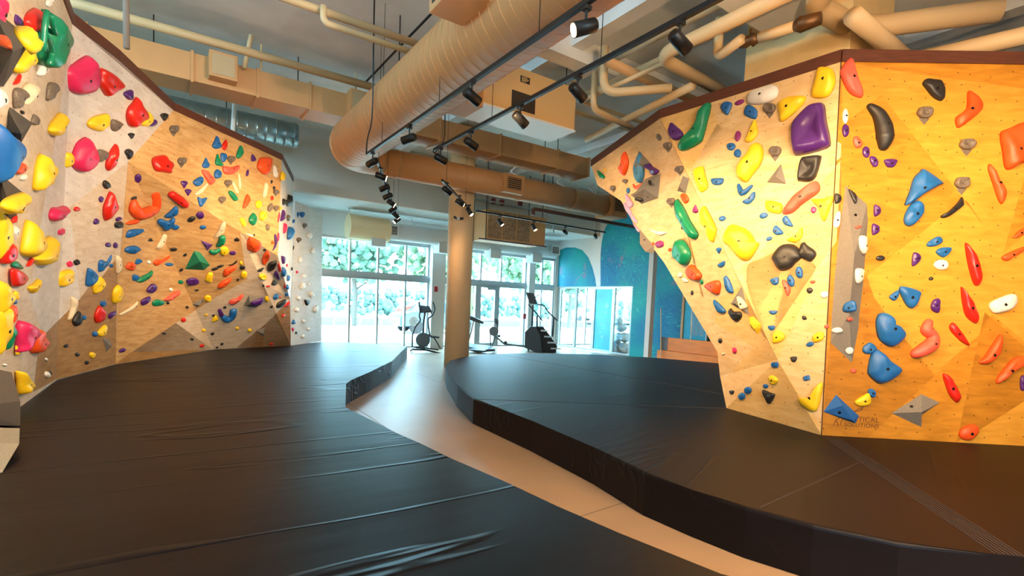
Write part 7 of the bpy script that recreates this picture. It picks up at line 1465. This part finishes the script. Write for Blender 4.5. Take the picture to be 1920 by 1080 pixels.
for k, (x, y) in enumerate(((938, 408), (1001, 418), (1060, 428), (1117, 436))):
    lamp(atz(x, y - 3, ZT), (XR, 13.2, 2.5) if k > 1 else (9.5, 9, 0), ['first', 'second', 'third', 'last'][k] + ' spotlight of four on the thin track by the filter unit', 60 if k > 1 else 0)
# loose black cable down from the ceiling to the first track
pts = [aty(702, 0, 7.2), aty(700, 100, 7.2), aty(699, 190, 7.3), aty(697, 232, 7.4), aty(688, 262, 7.5), aty(687, 290, 7.55)]
tag(obj('power_cable', tb(bend(pts, .2), .011, 8), black_metal, smooth=True), 'loose black cable hanging down to the first light track', 'cable')
pts = [aty(834, 228, 6.6), aty(834, 262, 6.7), aty(815, 288, 6.8), aty(812, 284, 6.85)]
tag(obj('power_cable', tb(bend([Vector((pts[0].x, pts[0].y, CEIL))] + pts, .1), .009, 8), black_metal, smooth=True), 'black cable hanging down to the second light track', 'cable')
# emergency lamp on the column
em = thing('emergency_lamp', (CXY.x, CXY.y, 3.5), 'small twin-headed emergency lamp on the cream column', 'emergency lamp')
p = aty(857, 410, CXY.y - .33); 
obj('housing', bx((p.x - .05, p.y - .06, p.z - .03), (p.x + .05, p.y + .03, p.z + .03), .008), white_metal, em)
for s in (-1, 1): obj('lamp_head', tb([(p.x + s * .05, p.y - .05, p.z), (p.x + s * .12, p.y - .1, p.z + .01)], .028, 12), black_metal, em)
# ================================================================== GYM MACHINES AND FURNITURE BY THE WINDOWS
steel = mat('satin_silver_steel', 'a7adb0', rough=.3, metal=.7)
plast = mat('hazed_charcoal_plastic', '2c363c', rough=.45)  # bluish lift paints in the haze over the machines
plast2 = mat('grey_plastic', '59636a', rough=.5)
belt = mat('blue_black_rubber', '1d3344', rough=.4)
class VP:
    """upright plane through a floor point, square to the line of sight: measures a machine's profile in metres"""
    def __init__(s, px, py, Y=None):
        s.o = atz(px, py, 0); d = s.o - EYE; d.z = 0; s.n = d.normalized(); s.r = Vector((s.n.y, -s.n.x, 0))
    def __call__(s, x, y, d=0): return atp(x, y, s.o, s.n) + s.n * d
def bar(v, pts, r, d=0, rb=.05): return tb(bend([v(*(p if len(p) == 3 else (*p, d))) for p in pts], rb), r, 10)
# elliptical trainer, standing between the mat and the column
v = VP(800, 661)
t = thing('elliptical_trainer', v(800, 661), 'black elliptical trainer with swing arms standing by the window', 'exercise machine')
obj('base_frame', bar(v, [(772, 655), (800, 656), (826, 663)], .03), plast, t); obj('stabiliser', bar(v, [(771, 656, -.25), (771, 656, .25)], .03), plast, t); obj('rear_stabiliser', bar(v, [(824, 664, -.25), (824, 664, .25)], .03), steel, t)
bm = bmesh.new()
for d0 in (-.07, .07):
    bmesh.ops.create_circle(bm, cap_ends=True, segments=28, radius=.30, matrix=Matrix.Translation(v(793, 636, d0)) @ v.n.to_track_quat('Z', 'Y').to_matrix().to_4x4())
fw = obj('flywheel_housing', tube(bmesh.new(), [v(793, 637, -.09), v(793, 637, -.07), v(793, 637, .07), v(793, 637, .09)], [.19, .23, .23, .19], 28), plast2, t); bm.free()
obj('upright', bar(v, [(793, 640), (794, 605), (797, 585)], .035), plast, t)
obj('console', obj_ := (lambda: (lambda b: b)(tube(bmesh.new(), [v(785, 572), v(807, 590)], .01, 4)))(), plast, t) if False else None
def panel(v, pts, th, m, name, par, d=0):
    bm = bmesh.new(); f = bm.faces.new([bm.verts.new(v(x, y, d)) for x, y in pts]); e = bmesh.ops.extrude_face_region(bm, geom=[f])
    bmesh.ops.translate(bm, vec=v.n * th, verts=[q for q in e['geom'] if isinstance(q, bmesh.types.BMVert)]); return obj(name, bm, m, par)
panel(v, [(784, 572), (805, 574), (811, 586), (789, 587)], .05, plast2, 'console', t)
panel(v, [(786, 574), (804, 576), (808, 583), (790, 584)], .004, mat('dark_screen', '0e1a20', rough=.15), 'screen', t, -.006)
for d_, P in ((-.22, [(786, 566), (788, 583), (786, 592), (789, 600), (779, 612), (774, 625), (773, 650)]), (.22, [(812, 566), (816, 580), (811, 592), (802, 598), (803, 612), (806, 630), (800, 650)])): obj('swing_arm', bar(v, P, .026, d_), plast, t)
for d_, P in ((-.18, [(775, 650), (800, 652), (822, 655)]), (.18, [(800, 627), (812, 632), (818, 640), (826, 655)])): obj('pedal_arm', bar(v, P, .022, d_), plast, t)
for d_, (x, y) in ((-.18, (788, 650)), (.18, (815, 632))): panel(v, [(x - 8, y - 2), (x + 9, y), (x + 9, y + 3), (x - 8, y + 2)], .13, plast, 'foot_pedal', t, d_ - .06)
obj('fixed_handle', bar(v, [(797, 592), (797, 584), (808, 584), (809, 590)], .014), plast, t)
# treadmill partly behind the column
v = VP(905, 662)
t = thing('treadmill', v(905, 662), 'low treadmill with a blue-black belt beside the cream column', 'exercise machine')
panel(v, [(874, 655), (897, 661), (928, 658), (928, 654), (900, 655), (876, 649)], .5, plast, 'deck', t, -.1)
bm = bmesh.new(); f = [v(873, 646, .35), v(877, 655, -.25), v(908, 657.5, -.25), v(925, 651.5, .35)]; bm.faces.new([bm.verts.new(p) for p in f]); e = bmesh.ops.extrude_face_region(bm, geom=bm.faces[:]); bmesh.ops.translate(bm, vec=(0, 0, .02), verts=[q for q in e['geom'] if isinstance(q, bmesh.types.BMVert)])
obj('running_belt', bm, belt, t)
for d_ in (-.3, .3): obj('upright', bar(v, [(879, 638, d_), (888, 602, d_)], .028), steel, t)
panel(v, [(879, 591), (888, 594), (907, 603), (906, 607), (888, 602), (879, 598)], .55, plast, 'console', t, -.27)
# rowing machine
v = VP(955, 657)
t = thing('rowing_machine', v(955, 657), 'slender rowing machine with a silver rail in front of the glass doors', 'exercise machine')
obj('rail', bar(v, [(923, 626), (946, 645), (962, 647), (992, 650)], .035, rb=.02), plast2, t)
obj('flywheel_cage', tube(bmesh.new(), [v(926, 621, -.07), v(926, 621, .07)], .17, 24), plast2, t)
obj('front_leg', bar(v, [(919, 622), (920, 650)], .022), plast, t); obj('front_leg', bar(v, [(929, 630), (922, 650)], .022), plast, t)
obj('monitor_arm', bar(v, [(933, 625), (932, 600)], .02), plast, t); panel(v, [(927, 597), (933, 598), (934, 608), (929, 608)], .03, plast2, 'monitor', t)
obj('seat', bar(v, [(948, 642, -.1), (948, 642, .1)], .06), plast, t); obj('foot_rest', bar(v, [(936, 630, -.15), (936, 630, .15)], .05), plast, t)
obj('rear_leg', bar(v, [(990, 650), (991, 660)], .03), plast, t)
# stair climber
v = VP(1010, 659)
t = thing('stair_climber', v(1010, 659), 'tall dark stair climbing machine with slanted rails and screen', 'exercise machine')
panel(v, [(984, 650), (985, 622), (995, 611), (1004, 612), (1013, 628), (1016, 659), (1000, 657)], .75, plast, 'side_housing', t, -.38)
panel(v, [(1004, 612), (1018, 612), (1034, 633), (1044, 648), (1042, 659), (1016, 659), (1013, 628)], .6, mat('black_stair_well', '0e1214', rough=.6), 'stair_well', t, -.25)
for k in range(4):
    x, y = 1014 + k * 6.2, 615 + k * 11
    panel(v, [(x, y + 3), (x + 14 + k * 1.5, y + 3.5), (x + 14 + k * 1.5, y + 6), (x, y + 5.5)], .05, steel, 'step', t, -.3)
for d_ in (-.32, .32): obj('hand_rail', bar(v, [(991, 571, d_), (1003, 584, d_), (1017, 601, d_)] if d_ < 0 else [(1008, 571, d_), (1019, 572, d_), (1030, 587, d_), (1046, 602, d_)], .024), plast, t)
for P in ([(997, 612), (998, 590), (999, 572)], [(1007, 626), (1007, 592)], [(1036, 632), (1038, 596)]): obj('upright', bar(v, P, .034), plast, t)
panel(v, [(986, 548), (1002, 550), (1008, 571), (993, 569)], .05, plast, 'console', t); panel(v, [(989, 550), (1000, 552), (1005, 568), (994, 567)], .004, MATS['dark_screen'], 'screen', t, -.006)
# reception desk of orange plywood
ow = mat('orange_varnished_plywood', 'cf7d22', rough=.5, noise_amt=.15, nscale=2, stretch=(1, 1, 6))
dk = thing('plywood_desk', (12.6, 8.7, 0), 'two-tier orange plywood desk behind the dark mat', 'desk')
f = lambda x, y, X=12.6: atx(x, y, X)
y0, y1 = f(1340, 660).y, f(1238, 660).y
obj('front_tier', bx((12.45, y0 - 1, 0), (12.65, y1, f(1240, 656).z + .0), .006), ow, dk)
obj('back_tier', bx((12.7, y0 - 1, 0), (12.86, f(1252, 640, 12.7).y, f(1252, 633, 12.7).z), .006), ow, dk)
obj('clear_end_panel', bx((12.7, f(1252, 640, 12.7).y, .3), (12.72, f(1238, 640, 12.7).y, f(1252, 633, 12.7).z)), mat('grey_plastic', '59636a'), dk)
tag(obj('mop_handle', tb([Vector((12.4, f(1241, 655, 12.4).y, 0)), f(1239, 578, 12.4)], .013, 8), mat('pale_wooden_handle', 'd9c08f', rough=.6)), 'pale wooden mop handle leaning at the desk end', 'mop')
# clothes rail with pale hangers in the doorway
rk = thing('clothes_rail', (13.0, 8.7, 0), 'white metal clothes rail crowded with hangers behind the desk', 'clothes rail')
zt_ = f(1300, 562, 13.0).z; yr0, yr1 = f(1326, 600, 13.0).y, f(1297, 600, 13.0).y
obj('rail_frame', tb(bend([(13.0, yr1, 0), (13.0, yr1, zt_), (13.0, yr0, zt_), (13.0, yr0, 0)], .05), .014, 8), white_metal, rk)
bm = bmesh.new()
for k in range(9): y = yr0 + (yr1 - yr0) * (k + .7) / 10; tube(bm, [(13.0 - .16, y, zt_ - .25), (13.0, y + .01, zt_ - .06), (13.0 + .12, y, zt_ - .25), (13.0 - .16, y + .01, zt_ - .26), (12.9, y, .95)], .008, 6)
obj('hanger', bm, mat('greyish_plastic', 'a5a9ad', rough=.5), rk)
# pile of silver bags behind the last glass pane
bagm = mat('crinkled_silver_foil', 'cfd3d5', rough=.4, metal=.6, bump=.8, bscale=9)
rn = random.Random(5)
for k, (px, py, s) in enumerate(((1156, 655, .29), (1173, 656, .27), (1157, 636, .25), (1173, 638, .24), (1164, 620, .22), (1158, 606, .2))):
    p = atx(px, py, 13.85); bm = bmesh.new(); bmesh.ops.create_icosphere(bm, subdivisions=3, radius=s)
    for q_ in bm.verts: q_.co *= 1 + .45 * noise.noise(q_.co * 5 + Vector((k * 9, 0, 0))); q_.co.z *= .75
    bmesh.ops.translate(bm, vec=(p.x, p.y, [.22, .22, .6, .6, .95, 1.2][k]), verts=bm.verts)
    tag(obj('foil_bag', bm, bagm, smooth=False), ['crumpled silver bag at the pile bottom near the blue door', 'crumpled silver bag at the pile bottom near the mural', 'silver bag in the middle of the pile, near the blue door', 'silver bag in the middle of the pile, near the mural', 'silver bag second from the pile top', 'small silver bag topmost of the pile'][k], 'bag', 'silver bags piled behind the glass')
# window stickers
def onwin(px, py): return aty(px, py, WIN_Y + .01)
p = onwin(777, 603); bm = bmesh.new(); bmesh.ops.create_circle(bm, cap_ends=True, segments=28, radius=.17, matrix=Matrix.Translation((p.x, WIN_Y + .068, p.z)) @ Matrix.Rotation(math.pi / 2, 4, 'X'))
st_ = tag(obj('window_sticker', bm, mat('white_vinyl', 'f2f4f4', rough=.5)), 'round white patterned sticker on the window glass', 'sticker')
bm = bmesh.new()
for k in range(9): a = k * 2.4; r = .03 + .012 * k; bmesh.ops.create_circle(bm, cap_ends=True, segments=8, radius=.016, matrix=Matrix.Translation((p.x + r * math.cos(a), WIN_Y + .065, p.z + r * math.sin(a))) @ Matrix.Rotation(math.pi / 2, 4, 'X'))
obj('sticker_print', bm, mat('grey_print', '8f9ba0'), st_)
for (px, py, w, h, s) in ((818, 542, .06, .09, 'small red alarm box on the white pilaster by the elliptical trainer'), (984, 593, .07, .1, 'small red sign on the white pilaster by the stair climber')):
    p = aty(px, py, WIN_Y - .27 if px < 900 else WIN_Y - .22); tag(obj('wall_sign', bx((p.x - w, p.y, p.z - h), (p.x + w, p.y + .02, p.z + h), .004), mat('red_plastic', 'b8303a', rough=.5)), s, 'sign')

# ================================================================== OUTSIDE
pave = mat('sunlit_pavement', 'd6cdc0', rough=.9, noise_amt=.06, nscale=.6)
struct('ground_outside', bx((-40, WIN_Y + .3, -.12), (90, 31, -.02)), pave)
struct('road_outside', bx((-60, 31, -.14), (120, 44, -.04)), mat('asphalt', '1b2023', rough=.9))
struct('ground_far', bx((-60, 44, -.12), (120, 90, -.02)), mat('dry_verge', 'c9c8b8', rough=.95))
lawn = tag(obj('grass_strip', bx((-2, 16.6, -.019), (13, 18.1, .03)), mat('pale_green_grass', '4d6649', rough=.95, noise_amt=.3, nscale=20)), 'narrow strip of grass along the window base', 'grass', kind='stuff')
leaf = mat('hazy_green_leaves', '5b7d68', rough=.9, noise_amt=.25, nscale=1.4); leaf2 = mat('bright_green_leaves', '6d8a68', rough=.9, noise_amt=.25, nscale=1.4); bark = mat('pale_bark', '5a544c', rough=.9)
def blob_crown(bm, c, R, n, rn, flat=.75):
    for k in range(n):
        th, ph = rn.uniform(0, 6.28), math.acos(rn.uniform(-1, 1)); r = R * rn.uniform(.35, 1)
        p = Vector((math.cos(th) * math.sin(ph) * r, math.sin(th) * math.sin(ph) * r, math.cos(ph) * r * flat)) + Vector(c)
        s = R * rn.uniform(.03, .085); q = bmesh.ops.create_icosphere(bm, subdivisions=1, radius=s, matrix=Matrix.Translation(p) @ Matrix.Rotation(rn.uniform(0, 3), 4, 'X'))
        for w in q['verts']: w.co += (w.co - p) * rn.uniform(-.35, .45)
def tree(x, y, h, R, label, m=leaf):
    t = thing('street_tree', (x, y, 0), label, 'tree', 'trees along the street'); rn = random.Random(int(x * 10 + y))
    bm = tube(bmesh.new(), [(x, y, 0), (x + .1, y, h * .35), (x - .05, y, h * .6), (x, y, h)], [.2, .15, .12, .04], 10)
    for k in range(5):
        a = k * 1.3; tube(bm, [(x, y, h * (.4 + .07 * k)), (x + math.cos(a) * R * .5, y + math.sin(a) * R * .5, h * (.62 + .07 * k))], [.07, .03], 6)
    obj('trunk', bm, bark, t); bm = bmesh.new(); blob_crown(bm, (x, y, h * .95), R, 850, rn); obj('crown', bm, m, t)
tree(9.0, 30, 5.2, 3.2, 'pale leafy street tree outside the left windows'); tree(13.5, 27, 5.0, 3.0, 'street tree outside, behind the elliptical trainer', leaf2)
tree(19.5, 26.5, 4.8, 2.8, 'slim street tree outside the glass doors', leaf2); tree(25, 29, 5.2, 3.1, 'street tree outside behind the stair climber'); tree(3.5, 33, 6, 3.4, 'street tree outside, farthest to the left'); tree(31, 31, 5.4, 3.0, 'street tree outside behind the partition', leaf2)
hb = bmesh.new(); rn = random.Random(9)
for k in range(900):
    x = rn.uniform(0, 75); p = (x, 50 + rn.uniform(-.6, .6), rn.uniform(.3, 2.6)); q = bmesh.ops.create_icosphere(hb, subdivisions=1, radius=rn.uniform(.2, .5), matrix=Matrix.Translation(p))
tag(obj('clipped_hedge', hb, mat('blue_green_hedge', '4a6a66', rough=.9)), 'long blue-green hedge beyond the street', 'hedge')
def rack(px, py, label):
    p = atz(px, py, 0); t = tag(obj('bike_rack', tb(bend([(p.x - .35, p.y, -.02), (p.x - .35, p.y, .85), (p.x + .35, p.y, .85), (p.x + .35, p.y, -.02)], .15), .03, 10), steel, smooth=True), label, 'bike rack', 'bike hoops on the pavement')
rack(642, 632, 'steel bike hoop outside the second window pane'); rack(729, 634, 'steel bike hoop outside the third window pane'); rack(690, 634, 'steel bike hoop between the other two')
def car(x, y, label, paint, L=4.6, Hh=1.75):
    t = thing('parked_car', (x, y, 0), label, 'car')
    pr = [(-2.3, .35), (-2.3, .85), (-2.1, 1.0), (-1.2, 1.08), (-.6, 1.62), (1.5, 1.66), (2.15, 1.05), (2.3, .9), (2.3, .35)]
    bm = bmesh.new(); a = [bm.verts.new((x + u, y - .9, z)) for u, z in pr]; b = [bm.verts.new((x + u, y + .9, z)) for u, z in pr]
    for i in range(len(pr)): bm.faces.new((a[i], a[(i + 1) % len(pr)], b[(i + 1) % len(pr)], b[i]))
    bm.faces.new(a); bm.faces.new(b); bmesh.ops.bevel(bm, geom=bm.edges[:], offset=.05, segments=2, affect='EDGES'); obj('body', bm, paint, t)
    for P in ([(-1.05, 1.08), (-.55, 1.55), (.35, 1.57), (.35, 1.08)], [(.45, 1.08), (.45, 1.57), (1.4, 1.58), (1.85, 1.1)]):
        bm = bmesh.new(); f = bm.faces.new([bm.verts.new((x + u, y - .915, z)) for u, z in P]); e = bmesh.ops.extrude_face_region(bm, geom=[f]); bmesh.ops.translate(bm, vec=(0, .02, 0), verts=[q for q in e['geom'] if isinstance(q, bmesh.types.BMVert)]); obj('side_window', bm, mat('tinted_glass', '33474f', rough=.1), t)
    for u in (-1.45, 1.45):
        for s in (-.82, .82): obj('wheel', tb([(x + u, y + s - .1, .34), (x + u, y + s + .1, .34)], .34, 20), mat('tyre_rubber', '1c1d1f', rough=.8), t)
car(11.6, 24.2, 'blue-grey parked SUV outside behind the elliptical trainer', mat('blue_grey_car_paint', '4b5b68', rough=.3))
car(20.5, 46, 'red car on the far side of the street', mat('red_car_paint', '8f2e1e', rough=.35)); car(42, 46, 'white car on the far side of the street', mat('white_car_paint', 'd9dcdc', rough=.35))
# feather banner by the doors, with its lettering
p = atz(888, 652, 0); p.y = 18.5; bx_ = aty(888, 560, 18.5).x
fb = thing('feather_banner', (bx_, 18.5, 0), 'pale yellow upright banner with dark letters outside the doors', 'banner')
obj('pole', tb([(bx_ - .3, 18.5, -.02), (bx_ - .3, 18.5, 2.5)], .015, 8), steel, fb)
bm = bx((bx_ - .3, 18.49, .95), (bx_ + .25, 18.51, 2.45)); obj('cloth', bm, mat('pale_yellow_cloth', 'a5a070', rough=.8), fb)
for k, ch in enumerate('SIV'):
    cu = bpy.data.curves.new('letter', 'FONT'); cu.body = ch; cu.size = .34; cu.extrude = .002; cu.align_x = 'CENTER'; tmp = bpy.data.objects.new('tmp', cu); C.objects.link(tmp); dg = bpy.context.evaluated_depsgraph_get()
    me = bpy.data.meshes.new_from_object(tmp.evaluated_get(dg)); bpy.data.objects.remove(tmp); o = link('letter', me, mat('dark_letter_ink', '1e211b'), fb)
    o.matrix_world = Matrix.Translation((bx_ + .02, 18.486, 2.12 - .42 * k)) @ Matrix.Rotation(math.pi / 2, 4, 'X')
